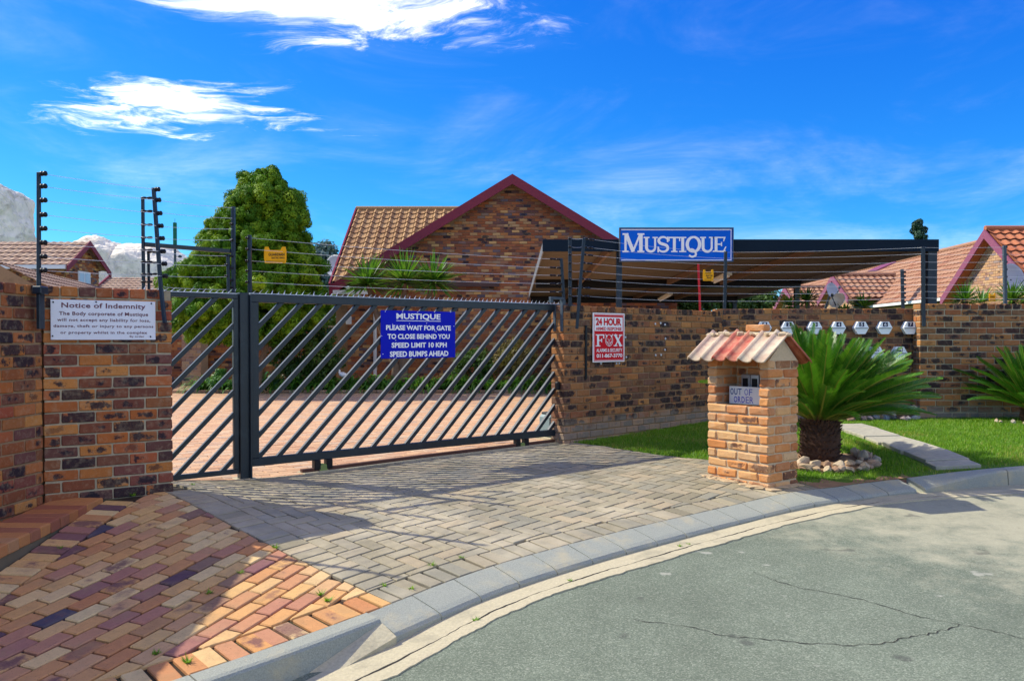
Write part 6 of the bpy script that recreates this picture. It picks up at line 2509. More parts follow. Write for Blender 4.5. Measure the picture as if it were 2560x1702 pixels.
# wing roof that faces the street, tile by tile
WY0, WZ0 = 24.75, eaz + 0.02
RYw = 28.9; RZw = at(896, 526.5, RYw).z
wup = Vector((0, RYw - WY0, RZw - WZ0)); Lw = wup.length
wn_ = Vector((1, 0, 0)).cross(wup).normalized()
tmw = [tile_mesh(0.282, 1, 0.39, 0.030, 0.062, 2, 8).mesh('roof_tile', [M_TILE, M_TEDGE], False) for _ in range(6)]
rows = 14
g_ = Lw / rows
xl = ax - hw - 0.02
for r_ in range(rows):
    for c_ in range(18):
        x = xl + c_ * 0.30
        y = WY0 + wup.y * (r_ * g_) / Lw; z = WZ0 + wup.z * (r_ * g_) / Lw
        zc_ = z + wup.z * g_ / Lw
        gzh = apz - slope * abs(x + 0.15 - ax)
        if zc_ < gzh - 0.05 and x > xl + 0.25:
            continue
        M = slope_mat((x - ax, y - HY, z - 0.05), (1, 0, 0), wup + wn_ * (-0.055 * Lw / 0.4)) if False else slope_mat((x - ax, y - HY, z - 0.05), (1, 0, 0), wup)
        M = M @ Matrix.Translation((0, 0, 0.035)) @ Matrix.Rotation(-0.085, 4, 'X')
        ob('roof_tile', tmw[(r_ * 7 + c_ * 3) % 6], house, M)
mb = MB()
vs = []
for q in (-0.02, -0.08):
    vs += [(xl - 0.0, WY0, WZ0 + q), (ax - 0.4, WY0, WZ0 + q), (ax - 0.4, RYw, RZw + q), (xl - 0.0, RYw, RZw + q)]
mb.add(vs, [(0, 1, 2, 3), (7, 6, 5, 4), (0, 4, 5, 1), (1, 5, 6, 2), (2, 6, 7, 3), (3, 7, 4, 0)])
hpart(mb, 'roof_deck', plain('roof_underlay2', (0.09, 0.05, 0.04), 0.9))
mb = MB(); mb.beam((xl - 0.05, WY0 - 0.12, WZ0 - 0.06), (xl - 0.05, RYw, RZw + 0.02), 0.05, 0.17)
hpart(mb, 'barge_board', M_MAROON)
mb = MB(); mb.tube([(xl - 0.05, RYw, RZw + 0.05), (ax, RYw, RZw + 0.05)], 0.10, 10); hpart(mb, 'ridge_cap', M_TILE)
mb = MB(); mb.box(xl + 0.05, ax - 1, WY0 + 0.3, RYw + 3.5, -0.1, WZ0 - 0.15); hpart(mb, 'wing_wall', M_MORTAR_D)
mb = MB(); mb.box(xl + 0.1, ax - 4.2, WY0 - 0.35, WY0 - 0.25, WZ0 - 0.32, WZ0 - 0.20); hpart(mb, 'gutter', M_WHITE)
p0 = at(868, 716, 24.5); p1 = at(905, 745, 24.5)
mb = MB(); mb.tube([(p0.x, 24.5, p0.z), (p0.x + 0.08, 24.5, p0.z - 0.18), (p1.x, 24.6, p1.z), (at(937, 760, 24.75).x, 24.78, p1.z - 0.15), (at(937, 760, 24.75).x, 24.78, 0.35)], 0.055, 8)
hpart(mb, 'downpipe', M_PIPE)
p = at(872, 801, 24.8)
mb = MB(); mb.box(p.x - 0.08, p.x + 0.08, 24.76, 24.84, p.z - 0.12, p.z + 0.12, None, 0.01); hpart(mb, 'meter_box', M_PIPE)


# ================================================================ TILED ROW ON THE RIGHT
RS = 0.068
row = thing('terrace_house', 'long pink-tiled terrace running back on the right with maroon gables', 'house', (17.0, 30.0, 0.0))


def rpart(mb, name, mat, parent=None, **k):
    mb.v = [(x - 17.0, y - 30.0, z) for x, y, z in mb.v]
    return mb.build(name, mat, parent or row, **k)


rdir = Vector((RS, 1, 0)).normalized()
e0 = Vector((16.0 - RS * 2.1, 28.0, 3.10)); rise = 2.42; run = 3.05
upm = Vector((run, -RS * run, rise))
rr = roof_rows(e0, rdir, upm, 34.0, upm.length, M_TILE_P, per=4)
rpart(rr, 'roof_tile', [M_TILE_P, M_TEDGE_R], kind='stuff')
mb = MB()
e1 = e0 + rdir * 34.0
mb.add([e0 + Vector((0, 0, -.05)), e1 + Vector((0, 0, -.05)), e1 + upm + Vector((0, 0, -.05)), e0 + upm + Vector((0, 0, -.05)),
        e0 + Vector((6.1, -RS * 6.1, -.05)), e1 + Vector((6.1, -RS * 6.1, -.05))], [(0, 1, 2, 3), (3, 2, 5, 4), (0, 3, 4), (1, 5, 2)])
rpart(mb, 'roof_deck', M_TILE_P)
mb = MB()
a = e0 + Vector((0.3, 0, 0)); b = e1 + Vector((0.3, 0, 0))
mb.add([(a.x, a.y, -0.1), (b.x, b.y, -0.1), (b.x, b.y, 2.95), (a.x, a.y, 2.95), (a.x + 5.4, a.y, -0.1), (b.x + 5.4, b.y, -0.1), (b.x + 5.4, b.y, 2.95), (a.x + 5.4, a.y, 2.95)],
       [(0, 3, 2, 1), (4, 5, 6, 7), (0, 4, 7, 3), (1, 2, 6, 5), (3, 7, 6, 2)])
rpart(mb, 'wall', M_MORTAR_P)
mb = MB(); mb.beam(e0 + Vector((-0.08, 0, -0.06)), e1 + Vector((-0.08, 0, -0.06)), 0.12, 0.11); rpart(mb, 'gutter', M_WHITE)
mb = MB(); mb.tube([e0 + upm + Vector((0, 0, .05)), e1 + upm + Vector((0, 0, .05))], 0.10, 8); rpart(mb, 'ridge_cap', M_TILE_P)
M_BRICKL = brick_mat('light_clinker', [(0, (0.48, 0.27, 0.13)), (0.3, (0.55, 0.35, 0.19)), (0.55, (0.36, 0.20, 0.14)), (0.75, (0.50, 0.29, 0.15)), (0.9, (0.26, 0.19, 0.19)), (1, (0.58, 0.40, 0.23))], patch=0.15, bstr=0.15)


def cross_gable(xg, ya, za, hwid, slp, depth, tile, wallmat, board=0.26):
    """gable that faces the courtyard (normal -x); ridge runs in +x"""
    mb_ = MB()
    zf_ = za - slp * hwid
    mb_.add([(xg, ya - hwid, zf_ - 0.25), (xg, ya + hwid, zf_ - 0.25), (xg, ya, za - 0.22), (xg, ya - hwid, 0), (xg, ya + hwid, 0)], [(0, 2, 1), (0, 1, 4, 3)])
    rpart(mb_, 'gable_wall', M_MORTAR_P)
    mb_ = MB()
    small_bricks(mb_, Vector((xg, ya + hwid, 0.6)), (0, -1, 0), (0, 0, 1), (-1, 0, 0), 2 * hwid, za - 0.6, keep=lambda u, z: z + 0.6 < za - 0.26 - slp * abs(u - hwid) - 0.05, depth=0.02, seed=int(ya))
    rpart(mb_, 'brick', wallmat, kind='stuff')
    for s_ in (-1, 1):
        upv = Vector((0, -s_ * hwid, slp * hwid))
        mb_ = MB()
        a_ = Vector((xg - 0.32, ya, za)); b_ = Vector((xg - 0.32, ya + s_ * (hwid + 0.12), za - slp * (hwid + 0.12)))
        vs_ = []
        for x_ in (xg - 0.34, xg - 0.29):
            vs_ += [(x_, a_.y, a_.z + 0.03), (x_, b_.y, b_.z + 0.03), (x_, b_.y, b_.z - board), (x_, a_.y, a_.z - board)]
        mb_.add(vs_, [(0, 1, 2, 3), (7, 6, 5, 4), (0, 4, 5, 1), (1, 5, 6, 2), (2, 6, 7, 3), (3, 7, 4, 0)])
        rpart(mb_, 'barge_board', M_MAROON2)
        mb_ = MB()
        vs_ = []
        for x_ in (xg - 0.285, xg + depth):
            for (dy, dz) in ((0, -0.03), (hwid + 0.12, -0.03), (hwid + 0.12, -0.10), (0, -0.10)):
                vs_.append((x_, ya + s_ * dy, za - slp * dy + dz))
        mb_.add(vs_, [(0, 1, 2, 3), (7, 6, 5, 4), (0, 4, 5, 1), (1, 5, 6, 2), (2, 6, 7, 3), (3, 7, 4, 0)])
        rpart(mb_, 'roof_deck', tile)
        o3 = Vector((xg - 0.28, ya + s_ * (hwid + 0.12), za - slp * (hwid + 0.12)))
        rr_ = roof_rows(o3, (1, 0, 0), Vector((0, -s_, slp)), depth + 0.28, math.hypot(hwid + .12, slp * (hwid + .12)), tile, per=5, h=0.05, step=0.05)
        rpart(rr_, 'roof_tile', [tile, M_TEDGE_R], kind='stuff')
    mb_ = MB(); mb_.tube([(xg - 0.3, ya, za + 0.06), (xg + depth, ya, za + 0.06)], 0.09, 8); rpart(mb_, 'ridge_cap', tile)


M_MAROON2 = plain('plum_fascia', (0.24, 0.07, 0.12), 0.5, 0.1, 5)
cross_gable(15.5, 26.4, 5.06, 2.55, 0.78, 5.5, M_TILE_R, M_BRICKL)
cross_gable(15.6, 39.2, 4.58, 1.75, 0.62, 2.7, M_TILE_P, M_BRICKL)
cross_gable(15.9, 47.0, 4.50, 1.75, 0.62, 2.7, M_TILE_P, M_BRICKL)
# vent flap on the main slope
p = at(2205, 672, 34)
mb = MB(); mb.beam(at(2180, 678, 33.5), at(2230, 656, 34.5), 0.35, 0.06); rpart(mb, 'roof_vent', M_MAROON2)

# ================================================================ HOUSES ON THE LEFT
lh = thing('townhouse', 'brown-roofed brick townhouse with small gable above the left wall', 'house', (-20.0, 35.0, 0.0))


def lpart(mb, name, mat, root, ox=-20.0, oy=35.0, **k):
    mb.v = [(x - ox, y - oy, z) for x, y, z in mb.v]
    return mb.build(name, mat, root, **k)


XG, YA, ZA, HWd, SL = -18.0, 34.9, 5.67, 1.5, 0.66
mb = MB()
mb.add([(XG - 0.25, YA - HWd + .15, 0), (XG - 0.25, YA + HWd - .15, 0), (XG - 0.25, YA + HWd - .15, ZA - SL * HWd), (XG - 0.25, YA, ZA - 0.1), (XG - 0.25, YA - HWd + .15, ZA - SL * HWd),
        (XG - 9, YA - HWd + .15, 0), (XG - 9, YA + HWd - .15, 0), (XG - 9, YA + HWd - .15, ZA - SL * HWd), (XG - 9, YA, ZA - .1), (XG - 9, YA - HWd + .15, ZA - SL * HWd)],
       [(0, 1, 2, 3, 4), (9, 8, 7, 6, 5), (0, 4, 9, 5), (1, 6, 7, 2)])
lpart(mb, 'wall', M_MORTAR_D, lh)
mb = MB()
small_bricks(mb, Vector((XG - 0.25, YA - HWd + .15, 1.5)), (0, 1, 0), (0, 0, 1), (1, 0, 0), 2 * HWd - .3, 4.2, keep=lambda u, z: z + 1.5 < ZA - 0.14 - SL * abs(u - HWd + .15) and not (0.95 < u < 1.95 and 2.2 < z + 0.0 < 3.0), depth=0.02, seed=4)
small_bricks(mb, Vector((XG - 6.2, YA - HWd + .15, 3.2)), (1, 0, 0), (0, 0, 1), (0, -1, 0), 5.9, 1.5, depth=0.02, seed=6)
lpart(mb, 'brick', M_GABLE, lh, kind='stuff')
for s_ in (-1, 1):
    upv = Vector((0, -s_ * 1.0, SL))
    Lr = math.hypot(HWd + .2, SL * (HWd + .2))
    o3 = Vector((XG - 9, YA + s_ * (HWd + .2), ZA - SL * (HWd + .2)))
    lpart(roof_rows(o3, (1, 0, 0), upv, 9.05, Lr, M_TILE_F, per=4), 'roof_tile', [M_TILE_F, M_TEDGE], lh, kind='stuff')
    mb = MB(); vs = []
    for x_ in (XG + 0.05, XG + 0.10):
        vs += [(x_, YA, ZA + 0.06), (x_, YA + s_ * (HWd + .3), ZA - SL * (HWd + .3) + 0.06), (x_, YA + s_ * (HWd + .3), ZA - SL * (HWd + .3) - 0.20), (x_, YA, ZA - 0.20)]
    mb.add(vs, [(0, 1, 2, 3), (7, 6, 5, 4), (0, 4, 5, 1), (1, 5, 6, 2), (2, 6, 7, 3), (3, 7, 4, 0)])
    lpart(mb, 'barge_board', M_MAROON, lh)
mb = MB(); mb.beam((XG - 9, YA - HWd - 0.28, ZA - SL * (HWd + .2) - 0.08), (XG, YA - HWd - 0.28, ZA - SL * (HWd + .2) - 0.08), 0.14, 0.16); lpart(mb, 'gutter', M_WHITE, lh)
wd_ = MB(); wd_.box(XG - 0.26, XG - 0.20, YA - 0.42, YA + 0.55, 3.78, 4.42); wo = lpart(wd_, 'window', M_WHITE, lh)
for q in (0, 1):
    mb = MB(); mb.box(XG - 0.205, XG - 0.19, YA - 0.36 + q * 0.46, YA + 0.03 + q * 0.46, 3.84, 4.36); lpart(mb, 'pane', M_GLASS_L, wo)

# the lower roof in front of it
lr = thing('low_tiled_house', 'low house with pale tiled roof just above the left wall', 'house', (-16.5, 30.0, 0.0))
ra = Vector((-14.9, 23.5, 3.82)); rb = Vector((-18.3, 37.0, 3.82))
rdl = (rb - ra).normalized()
dn = Vector((-rdl.y * -1, rdl.x * -1, 0))
if dn.x < 0:
    dn = -dn
upl = (-dn * 3.2 + Vector((0, 0, 1.7)))
o3 = ra + dn * 3.2 - Vector((0, 0, 1.7))
lpart(roof_rows(o3, rdl, upl, (rb - ra).length, upl.length, M_TILE_F, per=4), 'roof_tile', [M_TILE_F, M_TEDGE], lr, -16.5, 30.0, kind='stuff')
mb = MB()
o4 = o3 + rdl * (rb - ra).length
mb.add([o3 - dn * 0.3 + Vector((0, 0, -.1)), o4 - dn * 0.3 + Vector((0, 0, -.1)), Vector((o4.x, o4.y, 0)) - dn * 0.3, Vector((o3.x, o3.y, 0)) - dn * 0.3, ra, rb, Vector((ra.x, ra.y, 0)), Vector((rb.x, rb.y, 0))],
       [(0, 1, 2, 3), (0, 3, 6, 4), (1, 5, 7, 2)])
lpart(mb, 'wall', M_MORTAR_D, lr, -16.5, 30.0)
lr2 = thing('distant_tiled_house', 'small distant tiled roof with maroon gable edge beside the pale hill', 'house', (-21.0, 46.0, 0.0))
a = at(236, 714, 44); b = at(353, 724, 44)
upl = Vector((0, 2.2, 1.0))
o3 = Vector((a.x, 44, at(240, 722, 44).z - 0.1))
lpart(roof_rows(o3, (1, 0, 0), upl, b.x - a.x + 0.8, 2.0, M_TILE_F, per=4), 'roof_tile', [M_TILE_F, M_TEDGE], lr2, -21.0, 46.0, kind='stuff')
mb = MB(); mb.beam(o3 + Vector((-0.06, -0.1, -0.1)), o3 + Vector((-0.06, 1.85, 0.85)), 0.08, 0.3); lpart(mb, 'barge_board', M_MAROON, lr2, -21.0, 46.0)
mb = MB(); mb.box(o3.x + 0.1, b.x + 0.7, 44.3, 47.5, 0, o3.z - 0.05); lpart(mb, 'wall', M_MORTAR_D, lr2, -21.0, 46.0)
tp_ = at(325, 695, 46.5)
mb = MB(); mb.add([(tp_.x, 46.5, tp_.z), (tp_.x - 0.5, 46.5, tp_.z - 0.4), (tp_.x + 0.5, 46.5, tp_.z - 0.4), (tp_.x, 47, tp_.z), (tp_.x - .5, 47, tp_.z - .4), (tp_.x + .5, 47, tp_.z - .4)], [(0, 1, 2), (3, 5, 4), (0, 3, 4, 1), (0, 2, 5, 3), (1, 4, 5, 2)])
lpart(mb, 'gable_top', M_MAROON, lr2, -21.0, 46.0)

# ================================================================ PALE HILLS
def hill(label, blobs, seed, name='rock_hill'):
    import bmesh
    from mathutils import noise as mn
    root = thing(name, label, 'hill', blobs[0][0], 0)
    for q, (c, rad, amp, fq) in enumerate(blobs):
        bm = bmesh.new()
        bmesh.ops.create_icosphere(bm, subdivisions=6, radius=1.0)
        for v_ in bm.verts:
            n0 = v_.co.copy()
            # blocky: push the sphere towards a box
            m_ = max(abs(n0.x), abs(n0.y), abs(n0.z))
            v_.co = n0.lerp(n0 / m_, 0.22)
            p_ = Vector((v_.co.x * rad[0], v_.co.y * rad[1], v_.co.z * rad[2])) + Vector((seed * 13.0, q * 7.0, 0))
            d_ = mn.fractal(p_ * fq, 1.1, 2.0, 4) * amp * 0.7 + mn.fractal(p_ * fq * 7, 0.8, 2.2, 4) * amp * 0.10
            v_.co = Vector((v_.co.x * rad[0], v_.co.y * rad[1], v_.co.z * rad[2])) + n0 * d_
        me = bpy.data.meshes.new('rock')
        bm.to_mesh(me); bm.free()
        me.materials.append(M_HILL)
        o_ = ob('rock', me, root, Matrix.Translation(Vector(c) - Vector(blobs[0][0])))
    return root


hill('tall blocky pale rock outcrop at the far left above the roofs', [((-47.2, 72, 9.6), (4.4, 5, 6.2), 0.9, 0.30), ((-46, 72, 4.5), (6.0, 6, 5.0), 1.0, 0.25)], 3)
c_ = at(330, 640, 82)
hill('rounded pale rock hill left of the big green tree', [((c_.x + 1.2, 82, 3.2), (6.2, 6, 7.6), 1.0, 0.22), ((c_.x - 2.2, 80, 6.5), (3.0, 4, 5.0), 0.7, 0.35), ((c_.x + 4.0, 83, 1.5), (4.0, 5, 6.0), 0.8, 0.3)], 8)

# green-topped mast
p = at(438, 700, 50)
o = thing('antenna_mast', 'slim grey mast with green upper sleeve rising behind the big tree', 'mast', (p.x, 50, 0))
za_, zb_, zt_ = at(438, 613, 50).z, at(438, 557, 50).z, at(438, 547, 50).z
mb = MB(); mb.tube([(0, 0, 0), (0, 0, za_)], 0.075, 10); mb.build('pole', M_STEEL2, o)
mb = MB(); mb.tube([(0, 0, za_), (0, 0, zb_)], 0.115, 12); mb.build('sleeve', plain('mast_green', (0.01, 0.13, 0.075), 0.5), o)
mb = MB(); mb.tube([(0, 0, zb_), (0, 0, zt_)], 0.012, 5); mb.build('tip', M_STEEL2, o)
zl = at(438, 642, 50).z
mb = MB(); mb.tube([(0, 0, zl), (0.22, 0, zl + 0.02)], 0.02, 6); mb.lathe([(0.02, 0), (0.10, 0.02), (0.12, 0.09), (0.05, 0.16)], 10, Matrix.Translation((0.30, 0, zl - 0.06))); mb.build('floodlight', M_STEEL2, o)

# ================================================================ TREES AND PLANTS
def leaf_cloud(C, n_per, rad, size, seed, flat_=1.0, up=0.3, tone_spread=0.25, aspect=1.6, shell=0.45, wild=0.45):
    """numpy quads scattered round clump centres C (k,3); returns V, F, rnd"""
    r = np.random.RandomState(seed)
    k = len(C)
    N = k * n_per
    idx_ = np.repeat(np.arange(k), n_per)
    d = r.randn(N, 3); d /= np.linalg.norm(d, axis=1)[:, None]
    rr_ = (rad[idx_] if hasattr(rad, '__len__') else rad) * r.uniform(shell, 1.0, N) ** 0.6
    pos_ = C[idx_] + d * rr_[:, None] * np.array([1, 1, flat_])
    nrm = d + np.array([0, 0, up]) + r.randn(N, 3) * wild
    nrm /= np.linalg.norm(nrm, axis=1)[:, None]
    t1 = np.cross(nrm, r.randn(N, 3)); t1 /= np.linalg.norm(t1, axis=1)[:, None]
    t2 = np.cross(nrm, t1)
    s = size * r.uniform(0.6, 1.3, N)
    a = t1 * (s * 0.5)[:, None]; b_ = t2 * (s * 0.5 * aspect)[:, None]
    V_ = np.concatenate([pos_ - b_, pos_ + a * 0.8, pos_ + b_, pos_ - a * 0.8], 0)
    F_ = np.stack([np.arange(N), np.arange(N) + N, np.arange(N) + 2 * N, np.arange(N) + 3 * N], 1)
    ct = r.rand(k)
    tone_ = np.clip(ct[idx_] * (1 - tone_spread) + r.rand(N) * tone_spread, 0, 1)
    rn_ = np.zeros((4 * N, 3)); rn_[:, 0] = np.tile(tone_, 4)
    return V_, F_, rn_


TY = 22.0
tk = F_PX / TY
prof_t = [(424, 677, 4), (436, 676, 20), (452, 668, 44), (474, 664, 70), (500, 672, 96), (530, 668, 112), (560, 655, 122), (600, 650, 136), (640, 632, 156), (680, 624, 186), (715, 622, 200), (745, 622, 202), (775, 620, 196), (810, 620, 170), (840, 618, 130)]
rt = np.random.RandomState(4)
CC = []; RAD = []
for (y, cx_, hwp), (y2, cx2, hw2) in zip(prof_t, prof_t[1:]):
    for q in range(max(7, int(hwp / 1.15))):
        f = rt.rand()
        yy_ = y + (y2 - y) * f; h_ = (hwp + (hw2 - hwp) * f) / tk; xc_ = (cx_ + (cx2 - cx_) * f - 1280) / tk
        an = rt.rand() * 6.283
        rr_ = h_ * (0.74 + 0.26 * rt.rand()) * (0.90 + 0.12 * math.sin(3 * an + yy_ * 0.05) + 0.10 * math.sin(5 * an - yy_ * 0.13))
        CC.append((xc_ + math.cos(an) * rr_, TY + math.sin(an) * rr_, EYE + (HZN - yy_) / tk + rt.randn() * 0.05)); RAD.append(rt.uniform(0.09, 0.22) * (0.75 if yy_ < 480 else 1.0))
for q in range(16):
    CC.append(((rt.normal(616, 12) - 1280) / tk, TY + rt.normal(0, 0.15), EYE + (HZN - rt.uniform(438, 520)) / tk)); RAD.append(rt.uniform(0.12, 0.2))
CC = np.array(CC); RAD = np.array(RAD)
base = gpos(-7.15, TY)
tree = thing('conifer_tree', 'big bushy yellow-green conifer behind the gate', 'tree', (-7.15, TY, 0.1))
V, Fq, rn = leaf_cloud(CC, 250, RAD, 0.036, 5, 1.1, 0.10, 0.22, 2.6, shell=0.50, wild=0.22)
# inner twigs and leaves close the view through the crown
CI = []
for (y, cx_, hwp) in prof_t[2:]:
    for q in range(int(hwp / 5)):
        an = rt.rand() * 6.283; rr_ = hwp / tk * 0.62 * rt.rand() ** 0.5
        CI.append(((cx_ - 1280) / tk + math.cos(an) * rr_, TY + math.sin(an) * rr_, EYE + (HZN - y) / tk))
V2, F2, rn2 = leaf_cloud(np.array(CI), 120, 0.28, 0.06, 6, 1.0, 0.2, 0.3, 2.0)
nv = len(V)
V = np.concatenate([V, V2]); Fq = np.concatenate([Fq, F2 + nv]); rn = np.concatenate([rn, rn2 * 0.5])  # inner leaves toned darker: the crown's inner shade put into their colour
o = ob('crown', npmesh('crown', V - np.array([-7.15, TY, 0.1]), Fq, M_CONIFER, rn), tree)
mb = MB(); mb.tube([(0, 0, -0.1), (0.05, 0, 0.8), (0.0, 0, 1.6), (0.1, 0, 4.2)], [0.16, 0.13, 0.12, 0.04], 10)
mb.tube([(0.25, 0.1, -0.1), (0.4, 0.05, 0.9), (0.9, 0, 2.0)], [0.10, 0.08, 0.04], 8)
for q in range(40):
    c_ = CC[rt.randint(len(CC))] - np.array([-7.15, TY, 0.1])
    zs = max(0.6, c_[2] * 0.7)
    mb.tube([(0.02, 0, zs), tuple(c_ * np.array([.5, .5, .5]) + np.array([0, 0, zs * .5 + .05])), tuple(c_)], [0.035, 0.022, 0.008], 5)
mb.build('trunk', M_BARK, tree)


def bush(name, label, cat, px, py, Y, rx, rz, n, per, leaf, mat, seed, stem=True, group=None, crad=0.22, ztop=None):
    c = at(px, py, Y)
    r = np.random.RandomState(seed)
    P_ = r.randn(n, 3); P_ /= np.linalg.norm(P_, axis=1)[:, None]
    P_ *= (r.uniform(0.3, 1.0, n) ** 0.5)[:, None]
    C_ = P_ * np.array([rx, rx * 0.8, rz])
    zb_ = min(gz(c.x, min(Y, 22.4)), c.z - rz) if Y < 40 else 0.0
    root = thing(name, label, cat, (c.x, Y, zb_), 0, group)
    V_, F_, rn_ = leaf_cloud(C_ + np.array([0, 0, c.z - zb_]), per, crad, leaf, seed)
    ob('crown', npmesh('crown', V_, F_, mat, rn_), root)
    mb_ = MB()
    hz = max(0.1, c.z - zb_)
    mb_.tube([(0, 0, -0.05), (0.02, 0, hz * 0.6), (0, 0, hz)], [0.06 * rx + 0.01, 0.045 * rx + 0.01, 0.01], 7)
    for q in range(6):
        e_ = C_[r.randint(n)]
        mb_.tube([(0.01, 0, hz * 0.5), tuple(e_ * 0.5 + np.array([0, 0, hz * 0.8])), tuple(e_ * 0.9 + np.array([0, 0, hz]))], [0.02, 0.014, 0.006], 5)
    mb_.build('trunk', M_BARK, root)
    return root


bush('distant_tree', 'blue-green distant tree between the conifer and the gabled house', 'tree', 800, 690, 58, 2.3, 2.1, 60, 260, 0.22, M_BLUETREE, 31, crad=0.8)
bush('distant_conifer', 'small dark pointed conifer above the carport roof', 'tree', 2298, 600, 75, 0.55, 2.0, 34, 200, 0.16, M_DARKCON, 32, crad=0.38)
bush('juniper_bush', 'dense dark green bush behind the left half of the gate', 'bush', 772, 880, 23.3, 1.0, 0.85, 70, 200, 0.06, M_BUSH, 33, crad=0.26)
bush('dry_bush', 'dry yellow-brown bush behind the right half of the gate', 'bush', 1288, 898, 23.4, 0.62, 0.50, 50, 150, 0.04, M_BUSH_Y, 34, crad=0.18)
bush('green_shrub', 'loose green shrub left of the dry bush in the courtyard bed', 'bush', 1190, 912, 23.5, 0.60, 0.42, 40, 120, 0.05, M_BUSH, 35, crad=0.2)
bush('garden_shrub', 'small yellow-green shrub at the foot of the far courtyard wall', 'bush', 552, 948, 24.2, 0.22, 0.26, 22, 110, 0.045, M_STRAP, 36, crad=0.12)
bush('sunlit_hedge', 'sunlit light green hedge seen past the left corner of the house', 'bush', 805, 780, 27.5, 0.75, 0.8, 50, 150, 0.06, M_YUCCA, 37, crad=0.25)
for q, (px, py, rx) in enumerate(((1690, 748, 0.62), (1755, 745, 0.7), (1835, 748, 0.7), (1900, 750, 0.55))):
    bush('carport_bush', ['leftmost', 'second', 'third', 'rightmost'][q] + ' of the green bushes seen under the carport roof', 'bush', px, py, 27.5, rx, 0.55, 34, 150, 0.07, M_BUSH, 40 + q, group='bushes behind the carport', crad=0.24)


def sword_crown(n, L, w, r, droop=0.35, upb=0.25):
    mb_ = MB()
    for k in range(n):
        d = Vector((r.gauss(0, 1), r.gauss(0, 1), r.gauss(upb, 0.75))).normalized()
        if d.z < -0.5:
            d.z *= -0.5; d.normalize()
        l = L * r.uniform(0.75, 1.1)
        s_ = d.cross(Vector((0, 0, 1)))
        if s_.length < 0.01:
            s_ = Vector((1, 0, 0))
        s_.normalize()
        p1 = d * l * 0.55; p2 = d * l - Vector((0, 0, l * droop * (1 - d.z) * 0.35))
        vs_ = [d * 0.03 - s_ * w * 0.5, d * 0.03 + s_ * w * 0.5, p1 + s_ * w * 0.6, p2, p1 - s_ * w * 0.6]
        up_ = s_.cross(d) * w * 0.25
        vs_.append(p1 - up_)
        mb_.add(vs_, [(0, 1, 5), (0, 5, 4), (1, 2, 5), (5, 2, 3), (4, 5, 3)], rnd=(min(1, max(0, r.gauss(0.5, 0.25))), 0, 0))
    return mb_


ry = random.Random(12)
yb = Vector((-3.15, 23.0, gz(-3.15, 22.4)))
yu = thing('yucca_tree', 'three-headed yucca with spiky bright green crowns behind the gate', 'yucca', tuple(yb))
heads = [(919, 712, 22.8, 0.92), (1012, 708, 22.5, 0.98), (1084, 706, 22.8, 0.92)]
mb = MB()
for px, py, Y, L in heads:
    h_ = at(px, py, Y) - yb
    mb.tube([(0.15 * (1 if px > 1000 else -1), 0, -0.05), (0.1 * (1 if px > 1000 else -1), 0, 0.7), tuple(h_ * 0.65), tuple(h_)], [0.14, 0.12, 0.085, 0.06], 10)
mb.build('trunk', M_BARK, yu, smooth=True)
for px, py, Y, L in heads:
    h_ = at(px, py, Y) - yb
    me = sword_crown(170, L, 0.06, ry, 0.3, 0.45).mesh('crown', M_YUCCA)
    ob('crown', me, yu, Matrix.Translation(h_))
# strap-leaved border
strap = []
for q in range(5):
    mb_ = MB()
    for k in range(46):
        an = ry.uniform(0, 6.283); l = ry.uniform(0.28, 0.5); e_ = ry.uniform(0.6, 1.35)
        d = Vector((math.cos(an), math.sin(an), 0)); s_ = Vector((-d.y, d.x, 0)) * 0.014
        pts = [Vector((0, 0, 0)) + d * 0.03]
        ang = e_
        for j in range(4):
            pts.append(pts[-1] + (d * math.cos(ang) + Vector((0, 0, math.sin(ang)))) * l / 4); ang -= 0.55
        vs_ = []
        for j, p_ in enumerate(pts):
            w_ = (0.7, 1.0, 1.0, 0.7, 0.1)[j]
            vs_ += [p_ - s_ * w_, p_ + s_ * w_]
        mb_.add(vs_, [(2 * j, 2 * j + 1, 2 * j + 3, 2 * j + 2) for j in range(4)], rnd=(ry.random(), 0, 0))
    strap.append(mb_.mesh('strap_leaf_plant', M_STRAP))
k = 0
x = -8.6
while x < 3.4:
    for rowy in (22.62, 22.95):
        xx = x + ry.uniform(-.08, .08) + (0.2 if rowy > 22.8 else 0)
        o = ob('strap_leaf_plant', strap[k % 5])
        o.location = (xx, rowy + ry.uniform(-.06, .06), gz(xx, 22.4) + 0.03); o.rotation_euler = (0, 0, ry.uniform(0, 6.28)); o.scale = [ry.uniform(1.6, 2.3)] * 3
        tag(o, 'clump of arching green strap leaves along the courtyard bed', 'plant', 'strap-leaved plants in the bed')
        k += 1
    x += 0.5
# grassy upright clump at the left end of the bed
for q, (px, py) in enumerate(((655, 930), (690, 940))):
    p = at(px, py, 22.9)
    mb_ = MB()
    for k in range(120):
        an = ry.uniform(0, 6.283); d = Vector((math.cos(an), math.sin(an), 0)); s_ = Vector((-d.y, d.x, 0)) * 0.006
        h_ = ry.uniform(0.5, 0.95); o_ = d * ry.uniform(0.02, 0.35)
        mb_.add([d * 0.04 - s_, d * 0.04 + s_, o_ + Vector((0, 0, h_))], [(0, 1, 2)], rnd=(ry.random(), 0, 0))
    o = mb_.build('grass_clump', M_BUSH)
    o.location = (p.x, 22.9, gz(p.x, 22.4) + 0.02)
    tag(o, ('left' if q == 0 else 'right') + ' of two tall fine grass clumps behind the gate post', 'plant', 'tall grass clumps')
